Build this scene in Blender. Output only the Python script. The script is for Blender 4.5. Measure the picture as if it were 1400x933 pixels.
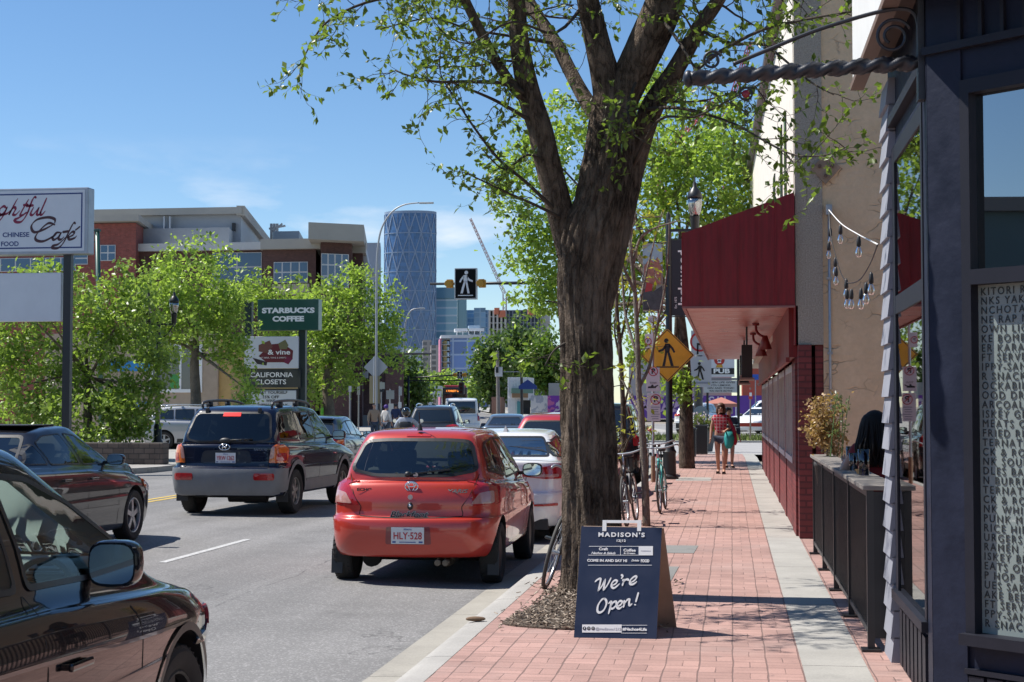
import bpy, bmesh, math, random
import numpy as np
from mathutils import Vector, Matrix, Quaternion
from mathutils.bvhtree import BVHTree
from mathutils.geometry import tessellate_polygon
R = math.radians
random.seed(7); rng = np.random.default_rng(7)
scene = bpy.context.scene
for o in list(bpy.data.objects): bpy.data.objects.remove(o)
COL = scene.collection

# ------------------------------------------------------------------ camera, sky, sun, exposure
CAMZ = 1.56
FPX = 2150.0; PITCH = math.atan(91.5/FPX); YAW = math.atan(300/FPX*math.cos(PITCH))
cd = bpy.data.cameras.new('camera'); cam = bpy.data.objects.new('camera', cd); COL.objects.link(cam)
cam.location = (0, 0, CAMZ); cam.rotation_euler = (R(90)+PITCH, 0, YAW)
cd.sensor_width = 36; cd.lens = FPX/1400*36; cd.clip_start = .1; cd.clip_end = 8000
cd.dof.use_dof = True; cd.dof.focus_distance = 17; cd.dof.aperture_fstop = 18
scene.camera = cam
SUN_EL = 56.0; SUN_AZ = (-1.0, .10)
SUN_S, SKY_S, EXPO = 4.8, .095, 0.55
_sd = Vector((SUN_AZ[0], SUN_AZ[1], 0)).normalized()*math.cos(R(SUN_EL)); SDIR = Vector((_sd.x, _sd.y, math.sin(R(SUN_EL))))
sl = bpy.data.lights.new('sun', 'SUN'); sl.energy = SUN_S; sl.angle = R(.5); sl.color = (1, .955, .89)
so = bpy.data.objects.new('sun', sl); COL.objects.link(so); so.location = (-40, 0, 60)
so.rotation_euler = (-SDIR).to_track_quat('-Z', 'Y').to_euler()
world = bpy.data.worlds.new('World'); scene.world = world; world.use_nodes = True
wn = world.node_tree.nodes; wl = world.node_tree.links; wn.clear()
wo = wn.new('ShaderNodeOutputWorld'); bg = wn.new('ShaderNodeBackground'); sky = wn.new('ShaderNodeTexSky')
sky.sky_type = 'NISHITA'; sky.sun_disc = False; sky.sun_elevation = R(SUN_EL); sky.sun_rotation = math.atan2(SDIR.x, SDIR.y)
sky.altitude = 1050; sky.air_density = 1.0; sky.dust_density = .15; sky.ozone_density = 3.0
# a few thin fair weather clouds low over the horizon
tc = wn.new('ShaderNodeTexCoord'); mp = wn.new('ShaderNodeMapping'); mp.inputs['Scale'].default_value = (5, 5, 17); mp.inputs['Location'].default_value = (2.35, .4, 1.1)
nz = wn.new('ShaderNodeTexNoise'); nz.inputs['Scale'].default_value = 1.5; nz.inputs['Detail'].default_value = 7; nz.inputs['Roughness'].default_value = .55
cr = wn.new('ShaderNodeMapRange'); cr.inputs[1].default_value = .53; cr.inputs[2].default_value = .74
sx = wn.new('ShaderNodeSeparateXYZ'); zr = wn.new('ShaderNodeMapRange'); zr.inputs[1].default_value = .17; zr.inputs[2].default_value = .08
mu = wn.new('ShaderNodeMath'); mu.operation = 'MULTIPLY'; mx = wn.new('ShaderNodeMixRGB'); mx.inputs[2].default_value = (7.5, 7.7, 8.0, 1)
wl.new(tc.outputs['Generated'], mp.inputs[0]); wl.new(mp.outputs[0], nz.inputs['Vector']); wl.new(nz.outputs[0], cr.inputs[0])
wl.new(tc.outputs['Generated'], sx.inputs[0]); wl.new(sx.outputs[2], zr.inputs[0]); wl.new(cr.outputs[0], mu.inputs[0]); wl.new(zr.outputs[0], mu.inputs[1])
wl.new(mu.outputs[0], mx.inputs[0]); hs = wn.new('ShaderNodeHueSaturation'); hs.inputs['Saturation'].default_value = 1.14; wl.new(sky.outputs[0], hs.inputs['Color']); wl.new(hs.outputs[0], mx.inputs[1]); wl.new(mx.outputs[0], bg.inputs[0]); wl.new(bg.outputs[0], wo.inputs[0])
bg.inputs[1].default_value = SKY_S
vs = scene.view_settings; vs.view_transform = 'Standard'; vs.look = 'None'; vs.exposure = EXPO; vs.gamma = 1; vs.use_curve_mapping = False
scene.render.engine = 'CYCLES'
scene.cycles.max_bounces = 7; scene.cycles.transparent_max_bounces = 12; scene.cycles.caustics_reflective = False; scene.cycles.caustics_refractive = False
scene.cycles.sample_clamp_indirect = 6

# ------------------------------------------------------------------ helpers
_fw = Vector((-math.sin(YAW)*math.cos(PITCH), math.cos(YAW)*math.cos(PITCH), math.sin(PITCH)))
_rt = Vector((math.cos(YAW), math.sin(YAW), 0)); _up = _rt.cross(_fw)
def ray(px, py): return _fw + _rt*((px-700)/FPX) + _up*((466.5-py)/FPX)
def at(px, py, Y):            # surveyed point: the place seen at (px, py) that lies Y metres up the street
 d = ray(px, py); return Vector((0, 0, CAMZ)) + d*(Y/d.y)
def gr(px, py, z=0.):
 d = ray(px, py); return Vector((0, 0, CAMZ)) + d*((z-CAMZ)/d.z)
def tag(o, label=None, cat=None, group=None, kind=None):
 if label: o['label'] = label
 if cat: o['category'] = cat
 if group: o['group'] = group
 if kind: o['kind'] = kind
 return o
def thing(name, label, cat, loc=(0, 0, 0), rz=0, group=None):
 o = bpy.data.objects.new(name, None); COL.objects.link(o); o.empty_display_size = .2
 o.location = loc; o.rotation_euler = (0, 0, rz); return tag(o, label, cat, group)
def copy_thing(root, loc, rz=None, label=None, scale=None):
 r = root.copy(); COL.objects.link(r); r.location = loc
 if rz is not None: r.rotation_euler = (0, 0, rz)
 if label: r['label'] = label
 if scale: r.scale = (scale,)*3
 for ch in list(root.children):
  c = ch.copy(); COL.objects.link(c); c.parent = r
  for g in list(ch.children):
   d = g.copy(); COL.objects.link(d); d.parent = c
 return r
def frame(d, upv=Vector((0, 0, 1))):
 d = Vector(d).normalized(); s = d.cross(upv)
 if s.length < 1e-4: s = d.cross(Vector((0, 1, 0)))
 s.normalize(); return s, d, s.cross(d)
class MB:
 def __init__(s): s.v = []; s.f = []; s.m = []; s.M = None
 def add(s, vs, fs, m=0):
  b = len(s.v)
  for p in vs:
   p = Vector(p); s.v.append(s.M @ p if s.M else p)
  for f in fs: s.f.append(tuple(b+i for i in f)); s.m.append(m)
  return s
 def box(s, x0, x1, y0, y1, z0, z1, m=0):
  return s.add([(x0,y0,z0),(x1,y0,z0),(x1,y1,z0),(x0,y1,z0),(x0,y0,z1),(x1,y0,z1),(x1,y1,z1),(x0,y1,z1)],
   [(0,3,2,1),(4,5,6,7),(0,1,5,4),(1,2,6,5),(2,3,7,6),(3,0,4,7)], m)
 def bbox(s, c, size, b=.02, m=0, rot=None):    # box with chamfered edges
  bm = bmesh.new(); bmesh.ops.create_cube(bm, size=1); bmesh.ops.scale(bm, vec=size, verts=bm.verts)
  bmesh.ops.bevel(bm, geom=bm.edges[:], offset=min(b, min(size)*.45), segments=2, affect='EDGES', profile=.6)
  T = Matrix.Translation(c) @ (rot.to_4x4() if rot else Matrix()); bm.verts.index_update()
  s.add([T @ v.co for v in bm.verts], [[v.index for v in f.verts] for f in bm.faces], m); bm.free(); return s
 def bar(s, p0, p1, w, h=None, m=0, upv=Vector((0, 0, 1))):
  h = h or w; p0 = Vector(p0); p1 = Vector(p1); a, d, u = frame(p1-p0, upv); vs = []
  for p in (p0, p1):
   for i, j in ((-1,-1),(1,-1),(1,1),(-1,1)): vs.append(p+a*(i*w/2)+u*(j*h/2))
  return s.add(vs, [(0,1,2,3),(7,6,5,4),(0,4,5,1),(1,5,6,2),(2,6,7,3),(3,7,4,0)], m)
 def tube(s, pts, r, n=8, m=0, cap=True):
  pts = [Vector(p) for p in pts]; k = len(pts); r = r if hasattr(r, '__len__') else [r]*k
  vs = []; prev = None
  for i, p in enumerate(pts):
   d = (pts[min(i+1, k-1)]-pts[max(i-1, 0)])
   if d.length < 1e-9: d = Vector((0, 0, 1))
   d.normalize()
   if prev is None: a = frame(d)[0]
   else:
    a = prev-d*prev.dot(d); a = a.normalized() if a.length > 1e-5 else frame(d)[0]
   prev = a; b = d.cross(a)
   for j in range(n):
    t = 2*math.pi*j/n; vs.append(p+(a*math.cos(t)+b*math.sin(t))*r[i])
  fs = [(i*n+j, i*n+(j+1) % n, (i+1)*n+(j+1) % n, (i+1)*n+j) for i in range(k-1) for j in range(n)]
  if cap: fs += [tuple(range(n-1, -1, -1)), tuple(range((k-1)*n, k*n))]
  return s.add(vs, fs, m)
 def lathe(s, prof, c=(0, 0, 0), axis='z', n=24, m=0, close=False):
  c = Vector(c); vs = []; k = len(prof)
  for r_, h in prof:
   for j in range(n):
    t = 2*math.pi*j/n; a, b = r_*math.cos(t), r_*math.sin(t)
    vs.append(c+Vector({'z': (a, b, h), 'x': (h, a, b), 'y': (b, h, a)}[axis]))
  fs = [(i*n+j, i*n+(j+1) % n, (i+1)*n+(j+1) % n, (i+1)*n+j) for i in range(k-1) for j in range(n)]
  if close: fs += [((k-1)*n+j, (k-1)*n+(j+1) % n, (j+1) % n, j) for j in range(n)]
  else: fs += [tuple(range(n-1, -1, -1)), tuple(range((k-1)*n, k*n))]
  return s.add(vs, fs, m)
 def ball(s, c, r, m=0, seg=14, ring=9, rot=None):
  bm = bmesh.new(); bmesh.ops.create_uvsphere(bm, u_segments=seg, v_segments=ring, radius=1)
  r = Vector(r) if hasattr(r, '__len__') else Vector((r, r, r)); c = Vector(c); bm.verts.index_update()
  vs = []
  for v in bm.verts:
   p = Vector((v.co.x*r.x, v.co.y*r.y, v.co.z*r.z)); vs.append(c+(rot @ p if rot else p))
  s.add(vs, [[v.index for v in f.verts] for f in bm.faces], m); bm.free(); return s
 def prism(s, poly, o, u, v, t, m=0):   # 2D outline in plane (o; u, v), thickness t along u x v (extruded backward)
  o, u, v = Vector(o), Vector(u), Vector(v); nrm = u.cross(v).normalized(); k = len(poly)
  A = [o+u*a+v*b for a, b in poly]; B = [p-nrm*t for p in A]
  ar = sum(poly[i][0]*poly[(i+1) % k][1]-poly[(i+1) % k][0]*poly[i][1] for i in range(k))
  tris = tessellate_polygon([[Vector((a, b, 0)) for a, b in poly]])
  fs = []
  for tr in tris:
   a2 = [poly[i] for i in tr]; sg = (a2[1][0]-a2[0][0])*(a2[2][1]-a2[0][1])-(a2[2][0]-a2[0][0])*(a2[1][1]-a2[0][1])
   tr = tr if sg > 0 else tr[::-1]; fs.append(tuple(tr)); fs.append(tuple(i+k for i in tr[::-1]))
  for i in range(k):
   j = (i+1) % k; fs.append((i, i+k, j+k, j) if ar > 0 else (j, j+k, i+k, i))
  return s.add(A+B, fs, m)
 def build(s, name, mat, parent=None, world=True, smooth=False, org=None, ang=None):
  me = bpy.data.meshes.new(name); o = bpy.data.objects.new(name, me); COL.objects.link(o)
  V = s.v
  if parent is not None:
   off = Vector(parent.location) if (world and not parent.parent) else Vector((0, 0, 0))
   if world and parent.parent: off = Vector(parent.location)+Vector(parent.parent.location)
   o.parent = parent
  else:
   if org is None:
    if V:
     a = np.array([tuple(p) for p in V]); org = ((a[:,0].min()+a[:,0].max())/2, (a[:,1].min()+a[:,1].max())/2, a[:,2].min())
    else: org = (0, 0, 0)
   off = Vector(org); o.location = off
  me.from_pydata([tuple(p-off) for p in V], [], s.f)
  for mm in (mat if isinstance(mat, (list, tuple)) else [mat]): me.materials.append(mm)
  if isinstance(mat, (list, tuple)): me.polygons.foreach_set('material_index', s.m)
  if smooth:
   me.polygons.foreach_set('use_smooth', [True]*len(me.polygons))
   if ang: me.set_sharp_from_angle(angle=R(ang))
  me.update(); return o
def mesh_obj(name, me, mat, parent=None):
 o = bpy.data.objects.new(name, me); COL.objects.link(o)
 if parent: o.parent = parent
 if mat is not None:
  me.materials.clear()
  for mm in (mat if isinstance(mat, (list, tuple)) else [mat]): me.materials.append(mm)
 return o
def smoothline(pts, k=6, closed=False):
 P = [Vector(p) for p in pts]; n = len(P); out = []
 for i in range(n if closed else n-1):
  g = (lambda q: P[q % n]) if closed else (lambda q: P[min(max(q, 0), n-1)])
  a, b, c, d = g(i-1), g(i), g(i+1), g(i+2)
  for j in range(k):
   t = j/k; out.append(.5*((2*b)+(c-a)*t+(2*a-5*b+4*c-d)*t*t+(3*b-a-3*c+d)*t**3))
 if not closed: out.append(P[-1])
 return out
def roundpoly(pts, r, n=4):
 out = []; k = len(pts); rs = r if hasattr(r, '__len__') else [r]*k
 for i in range(k):
  p, a, b = Vector(pts[i]), Vector(pts[i-1]), Vector(pts[(i+1) % k]); da, db = a-p, b-p
  q = min(rs[i], da.length*.45, db.length*.45); A = p+da.normalized()*q; B = p+db.normalized()*q
  if q < 1e-4: out.append(p); continue
  for j in range(n+1):
   t = j/n; out.append(A*(1-t)**2+p*2*t*(1-t)+B*t*t)
 return [(v.x, v.y) for v in out]
def inset(poly, d):
 k = len(poly); ar = sum(poly[i][0]*poly[(i+1) % k][1]-poly[(i+1) % k][0]*poly[i][1] for i in range(k)); s = 1 if ar > 0 else -1
 out = []
 for i in range(k):
  p = Vector(poly[i]); a = (p-Vector(poly[i-1])); b = (Vector(poly[(i+1) % k])-p)
  if a.length < 1e-7: a = b
  if b.length < 1e-7: b = a
  a.normalize(); b.normalize(); na = Vector((-a.y, a.x)); nb = Vector((-b.y, b.x)); m = (na+nb)
  if m.length < 1e-5: m = na
  m.normalize(); out.append(tuple(p+m*(s*d/max(.4, m.dot(na)))))
 return out

# ------------------------------------------------------------------ materials
MATS = {}
def nodes(name):
 m = bpy.data.materials.new(name); m.use_nodes = True; nt = m.node_tree
 return m, nt.nodes, nt.links, nt.nodes['Principled BSDF']
def P(name, col, rough=.6, metal=0, coat=0, var=.0, vs=3., bump=0., bs=40., spec=None, emit=None, es=1., rv=0., alpha=None, stretch=None, dirt=None):
 if name in MATS: return MATS[name]
 m, N, L, b = nodes(name); c = (*col, 1)
 b.inputs['Base Color'].default_value = c; b.inputs['Roughness'].default_value = rough; b.inputs['Metallic'].default_value = metal
 if coat: b.inputs['Coat Weight'].default_value = coat; b.inputs['Coat Roughness'].default_value = .03
 if spec is not None: b.inputs['Specular IOR Level'].default_value = spec
 if emit: b.inputs['Emission Color'].default_value = (*emit, 1); b.inputs['Emission Strength'].default_value = es
 if var or bump or rv or dirt:
  t = N.new('ShaderNodeTexCoord'); src = t.outputs['Object']
  if stretch:
   q = N.new('ShaderNodeMapping'); q.inputs['Scale'].default_value = stretch; L.new(src, q.inputs[0]); src = q.outputs[0]
  n = N.new('ShaderNodeTexNoise'); n.inputs['Scale'].default_value = vs; n.inputs['Detail'].default_value = 6; n.inputs['Roughness'].default_value = .6; L.new(src, n.inputs['Vector'])
  if var:
   r_ = N.new('ShaderNodeMapRange'); r_.inputs[1].default_value = .3; r_.inputs[2].default_value = .7; r_.inputs[3].default_value = 1-var; r_.inputs[4].default_value = 1+var
   x = N.new('ShaderNodeVectorMath'); x.operation = 'SCALE'; x.inputs[0].default_value = col; L.new(n.outputs[0], r_.inputs[0]); L.new(r_.outputs[0], x.inputs['Scale']); co = x.outputs[0]
   if dirt:
    n3 = N.new('ShaderNodeTexNoise'); n3.inputs['Scale'].default_value = vs*.6; n3.inputs['Detail'].default_value = 8; n3.inputs['Roughness'].default_value = .75; L.new(src, n3.inputs['Vector'])
    r3 = N.new('ShaderNodeMapRange'); r3.inputs[1].default_value = .52; r3.inputs[2].default_value = .7; r3.inputs[4].default_value = .6; L.new(n3.outputs[0], r3.inputs[0])
    mm = N.new('ShaderNodeMixRGB'); mm.inputs[2].default_value = (*dirt, 1); L.new(r3.outputs[0], mm.inputs[0]); L.new(co, mm.inputs[1]); co = mm.outputs[0]
   L.new(co, b.inputs['Base Color'])
  if rv:
   r2 = N.new('ShaderNodeMapRange'); r2.inputs[1].default_value = .3; r2.inputs[2].default_value = .7; r2.inputs[3].default_value = max(.02, rough-rv); r2.inputs[4].default_value = rough+rv; L.new(n.outputs[0], r2.inputs[0]); L.new(r2.outputs[0], b.inputs['Roughness'])
  if bump:
   n2 = N.new('ShaderNodeTexNoise'); n2.inputs['Scale'].default_value = bs; n2.inputs['Detail'].default_value = 5; L.new(src, n2.inputs['Vector'])
   bp = N.new('ShaderNodeBump'); bp.inputs['Strength'].default_value = bump; bp.inputs['Distance'].default_value = .02; L.new(n2.outputs[0], bp.inputs['Height']); L.new(bp.outputs[0], b.inputs['Normal'])
 MATS[name] = m; return m
def glass(name, tint=(.75, .85, .85), rough=.01, ior=1.5, boost=0.):
 if name in MATS: return MATS[name]
 m, N, L, b = nodes(name); N.remove(b); out = N['Material Output']
 t = N.new('ShaderNodeBsdfTransparent'); t.inputs[0].default_value = (*tint, 1); g = N.new('ShaderNodeBsdfGlossy'); g.inputs['Roughness'].default_value = rough
 f = N.new('ShaderNodeFresnel'); f.inputs[0].default_value = ior; x = N.new('ShaderNodeMixShader')
 a = N.new('ShaderNodeMath'); a.operation = 'ADD'; a.use_clamp = True; a.inputs[1].default_value = boost; L.new(f.outputs[0], a.inputs[0])
 L.new(a.outputs[0], x.inputs[0]); L.new(t.outputs[0], x.inputs[1]); L.new(g.outputs[0], x.inputs[2]); L.new(x.outputs[0], out.inputs[0])
 MATS[name] = m; return m
def wpos(N): return N.new('ShaderNodeNewGeometry').outputs['Position']
def math_(N, L, op, a, b=None, c=None):
 n = N.new('ShaderNodeMath'); n.operation = op
 for i, x in enumerate((a, b, c)):
  if x is None: continue
  if isinstance(x, (int, float)): n.inputs[i].default_value = x
  else: L.new(x, n.inputs[i])
 return n.outputs[0]
def noise(N, L, src, sc, det=6, rough=.6, lo=.3, hi=.7, a=0., b=1.):
 n = N.new('ShaderNodeTexNoise'); n.inputs['Scale'].default_value = sc; n.inputs['Detail'].default_value = det; n.inputs['Roughness'].default_value = rough; L.new(src, n.inputs['Vector'])
 r_ = N.new('ShaderNodeMapRange'); r_.inputs[1].default_value = lo; r_.inputs[2].default_value = hi; r_.inputs[3].default_value = a; r_.inputs[4].default_value = b; L.new(n.outputs[0], r_.inputs[0]); return r_.outputs[0]
def mixc(N, L, fac, a, b, mode='MIX'):
 n = N.new('ShaderNodeMixRGB'); n.blend_type = mode
 for i, x in enumerate((fac, a, b)):
  if isinstance(x, (int, float)): n.inputs[i].default_value = x
  elif isinstance(x, tuple): n.inputs[i].default_value = (*x, 1)
  else: L.new(x, n.inputs[i])
 return n.outputs[0]
def bumpn(N, L, h, b, s=.4, d=.01):
 n = N.new('ShaderNodeBump'); n.inputs['Strength'].default_value = s; n.inputs['Distance'].default_value = d; L.new(h, n.inputs['Height']); L.new(n.outputs[0], b.inputs['Normal']); return n
def paint(name, col, metal=.0, rough=.35):
 if name in MATS: return MATS[name]
 m = P(name, col, rough, metal, 1.0, var=.06, vs=1.2); b = m.node_tree.nodes['Principled BSDF']; b.inputs['Coat Roughness'].default_value = .02; b.inputs['Specular IOR Level'].default_value = .5 if max(col) > .1 else .08
 return m
def brickwall(name, col, mortar, bw=.21, rh=.075, axis='y', var=.25, ms=.012, rough=.85):
 if name in MATS: return MATS[name]
 m, N, L, b = nodes(name); p = wpos(N); s = N.new('ShaderNodeSeparateXYZ'); L.new(p, s.inputs[0]); c = N.new('ShaderNodeCombineXYZ')
 L.new(math_(N, L, 'ADD', s.outputs[0], s.outputs[1]) if axis == 'xy' else s.outputs['xyz'.index(axis)], c.inputs[0]); L.new(s.outputs[2], c.inputs[1])
 t = N.new('ShaderNodeTexBrick'); t.inputs['Scale'].default_value = 1; t.inputs['Brick Width'].default_value = bw; t.inputs['Row Height'].default_value = rh; t.inputs['Mortar Size'].default_value = ms; t.inputs['Mortar Smooth'].default_value = .2
 t.inputs['Color1'].default_value = (*[x*(1-var) for x in col], 1); t.inputs['Color2'].default_value = (*[x*(1+var) for x in col], 1); t.inputs['Mortar'].default_value = (*mortar, 1); L.new(c.outputs[0], t.inputs['Vector'])
 co = mixc(N, L, .5, t.outputs[0], mixc(N, L, 1., t.outputs[0], mixc(N, L, noise(N, L, p, 4.), (.6, .6, .6), (1.3, 1.3, 1.3)), 'MULTIPLY')); L.new(co, b.inputs['Base Color']); b.inputs['Roughness'].default_value = rough
 bumpn(N, L, math_(N, L, 'SUBTRACT', 1., t.outputs['Fac']), b, .6, .01); MATS[name] = m; return m
WHITE = P('white_paint', (.78, .78, .76), .5, var=.05); BLACKM = P('black_metal', (.018, .018, .02), .4, var=.1); BLACKP = P('black_plastic', (.02, .02, .022), .5)
STEEL = P('galvanised_steel', (.42, .44, .46), .45, .7, var=.12, vs=8); RUBBER = P('rubber', (.022, .021, .02), .85, var=.15, vs=20); CHROME = P('chrome', (.8, .8, .82), .12, 1)
INKW = P('white_lettering', (.82, .82, .8), .5); INKB = P('black_lettering', (.012, .012, .014), .5); INKR = P('red_lettering', (.5, .02, .03), .5)
SKIN = P('skin', (.46, .25, .17), .5, var=.08, vs=9)

def text(txt, size, loc, u, v, mat, parent, name='lettering', align='CENTER', bold=0., shear=0., sx=1., sp=1., depth=.002, valign='CENTER', width=None):
 c = bpy.data.curves.new('t', 'FONT'); c.body = txt; c.size = size; c.align_x = align; c.align_y = valign; c.offset = bold; c.shear = shear; c.space_character = sp; c.resolution_u = 3
 c.extrude = depth/2
 t = bpy.data.objects.new('t', c); COL.objects.link(t); bpy.context.view_layer.update()
 dg = bpy.context.evaluated_depsgraph_get(); me = bpy.data.meshes.new_from_object(t.evaluated_get(dg)); bpy.data.objects.remove(t); bpy.data.curves.remove(c)
 u = Vector(u).normalized(); v = Vector(v).normalized(); n = u.cross(v); loc = Vector(loc)
 if width and len(me.vertices):
  xs = [q.co.x for q in me.vertices]; sx = width/max(1e-6, max(xs)-min(xs))
 off = Vector((0, 0, 0))
 if parent is not None:
  off = Vector(parent.location)+(Vector(parent.parent.location) if parent.parent else Vector((0, 0, 0)))
 for q in me.vertices: q.co = loc-off+u*(q.co.x*sx)+v*q.co.y+n*(q.co.z+depth/2+.0015)
 return mesh_obj(name, me, mat, parent)
def stroke_mb(mb, pts2, w, o, u, v, t=.002, k=6, pen=None, m=0, lift=.0015):   # a brush stroke in plane (o;u,v)
 o, u, v = Vector(o), Vector(u).normalized(), Vector(v).normalized(); n = u.cross(v)
 pts = smoothline([(p[0], p[1], 0) for p in pts2], k); N_ = len(pts); A = []; B = []
 for i, p in enumerate(pts):
  d = pts[min(i+1, N_-1)]-pts[max(i-1, 0)]
  if d.length < 1e-9: d = Vector((1, 0, 0))
  d.normalize(); nn = Vector((-d.y, d.x, 0)); ww = w
  if pen is not None: ww = w*(pen[0]+(1-pen[0])*abs(math.sin(math.atan2(d.y, d.x)-pen[1])))
  s = i/(N_-1); ww *= min(1, .45+4*min(s, 1-s))
  A.append(p+nn*ww/2); B.append(p-nn*ww/2)
 vs = [o+u*a.x+v*a.y+n*(t+lift) for a in A]+[o+u*a.x+v*a.y+n*(t+lift) for a in B]
 mb.add(vs, [(i+N_, i+1+N_, i+1, i) for i in range(N_-1)], m); return mb
# ------------------------------------------------------------------ ground, road, pavements
BEND = R(11.5)
def _path():
 xs, ys, hs = [0.], [-30.], [0.]; s = -30.
 while s < 900:
  t = min(1, max(0, (s-46)/34)); h = BEND*(t*t*(3-2*t)); xs.append(xs[-1]-math.sin(h)); ys.append(ys[-1]+math.cos(h)); hs.append(h); s += 1
 return np.array(xs), np.array(ys), np.array(hs)
_px, _py, _ph = _path(); _ps = np.arange(len(_px))-30.
def gz(y): return max(0., .006*(y-70)) if y < 400 else .006*330
def B(x, s, z=0.):        # street coordinates (across, along) -> world, following the bend of the street
 X = np.interp(s, _ps, _px); Y = np.interp(s, _ps, _py); h = np.interp(s, _ps, _ph)
 return Vector((X+x*math.cos(h), Y+x*math.sin(h), z+gz(Y)))
def roadz(x): return -.14+.07*max(0, 1-((x+8.6)/6.4)**2)
def asphalt():
 m, N, L, b = nodes('asphalt'); p = wpos(N)
 big = noise(N, L, p, .35, 4, .6, .3, .7, .82, 1.14); fine = noise(N, L, p, 95., 3, .7, .25, .75, .72, 1.3)
 q = N.new('ShaderNodeMapping'); q.inputs['Scale'].default_value = (1.3, .06, 1); L.new(p, q.inputs[0]); track = noise(N, L, q.outputs[0], 1.1, 3, .5, .35, .65, .88, 1.1)
 v = math_(N, L, 'MULTIPLY', math_(N, L, 'MULTIPLY', big, fine), track)
 sp_ = N.new('ShaderNodeSeparateXYZ'); L.new(p, sp_.inputs[0]); d = N.new('ShaderNodeVectorMath'); d.operation = 'ADD'; n = N.new('ShaderNodeTexNoise'); n.inputs['Scale'].default_value = 1.3; n.inputs['Detail'].default_value = 5; L.new(p, n.inputs['Vector']); L.new(p, d.inputs[0]); L.new(n.outputs[1], d.inputs[1])
 vo = N.new('ShaderNodeTexVoronoi'); vo.feature = 'DISTANCE_TO_EDGE'; vo.inputs['Scale'].default_value = .42; L.new(d.outputs[0], vo.inputs['Vector'])
 ck = math_(N, L, 'LESS_THAN', vo.outputs['Distance'], .003); ck = math_(N, L, 'MULTIPLY', ck, noise(N, L, p, .5, 2, .5, .45, .55)); ck = math_(N, L, 'MULTIPLY', ck, .4)
 seam = math_(N, L, 'LESS_THAN', math_(N, L, 'ABSOLUTE', math_(N, L, 'ADD', math_(N, L, 'ADD', sp_.outputs[0], 4.25), math_(N, L, 'MULTIPLY', noise(N, L, p, .8, 4), .12))), .012); ck = math_(N, L, 'MAXIMUM', ck, math_(N, L, 'MULTIPLY', seam, noise(N, L, p, 1.5, 3, .6, .4, .6, 0, .55)))
 spk = N.new('ShaderNodeTexVoronoi'); spk.inputs['Scale'].default_value = 75.; L.new(p, spk.inputs['Vector']); v = math_(N, L, 'MULTIPLY', v, math_(N, L, 'MULTIPLY_ADD', math_(N, L, 'GREATER_THAN', spk.outputs['Color'], .72), .42, .90))
 oil = noise(N, L, p, .7, 5, .65, .56, .75, 0, .5)
 co = N.new('ShaderNodeVectorMath'); co.operation = 'SCALE'; co.inputs[0].default_value = (.20, .195, .19); L.new(v, co.inputs['Scale'])
 c2 = mixc(N, L, oil, co.outputs[0], (.07, .068, .066)); c3 = mixc(N, L, ck, c2, (.03, .03, .03)); L.new(c3, b.inputs['Base Color']); b.inputs['Roughness'].default_value = .82; b.inputs['Specular IOR Level'].default_value = .3
 bumpn(N, L, fine, b, .5, .004); return m
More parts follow.
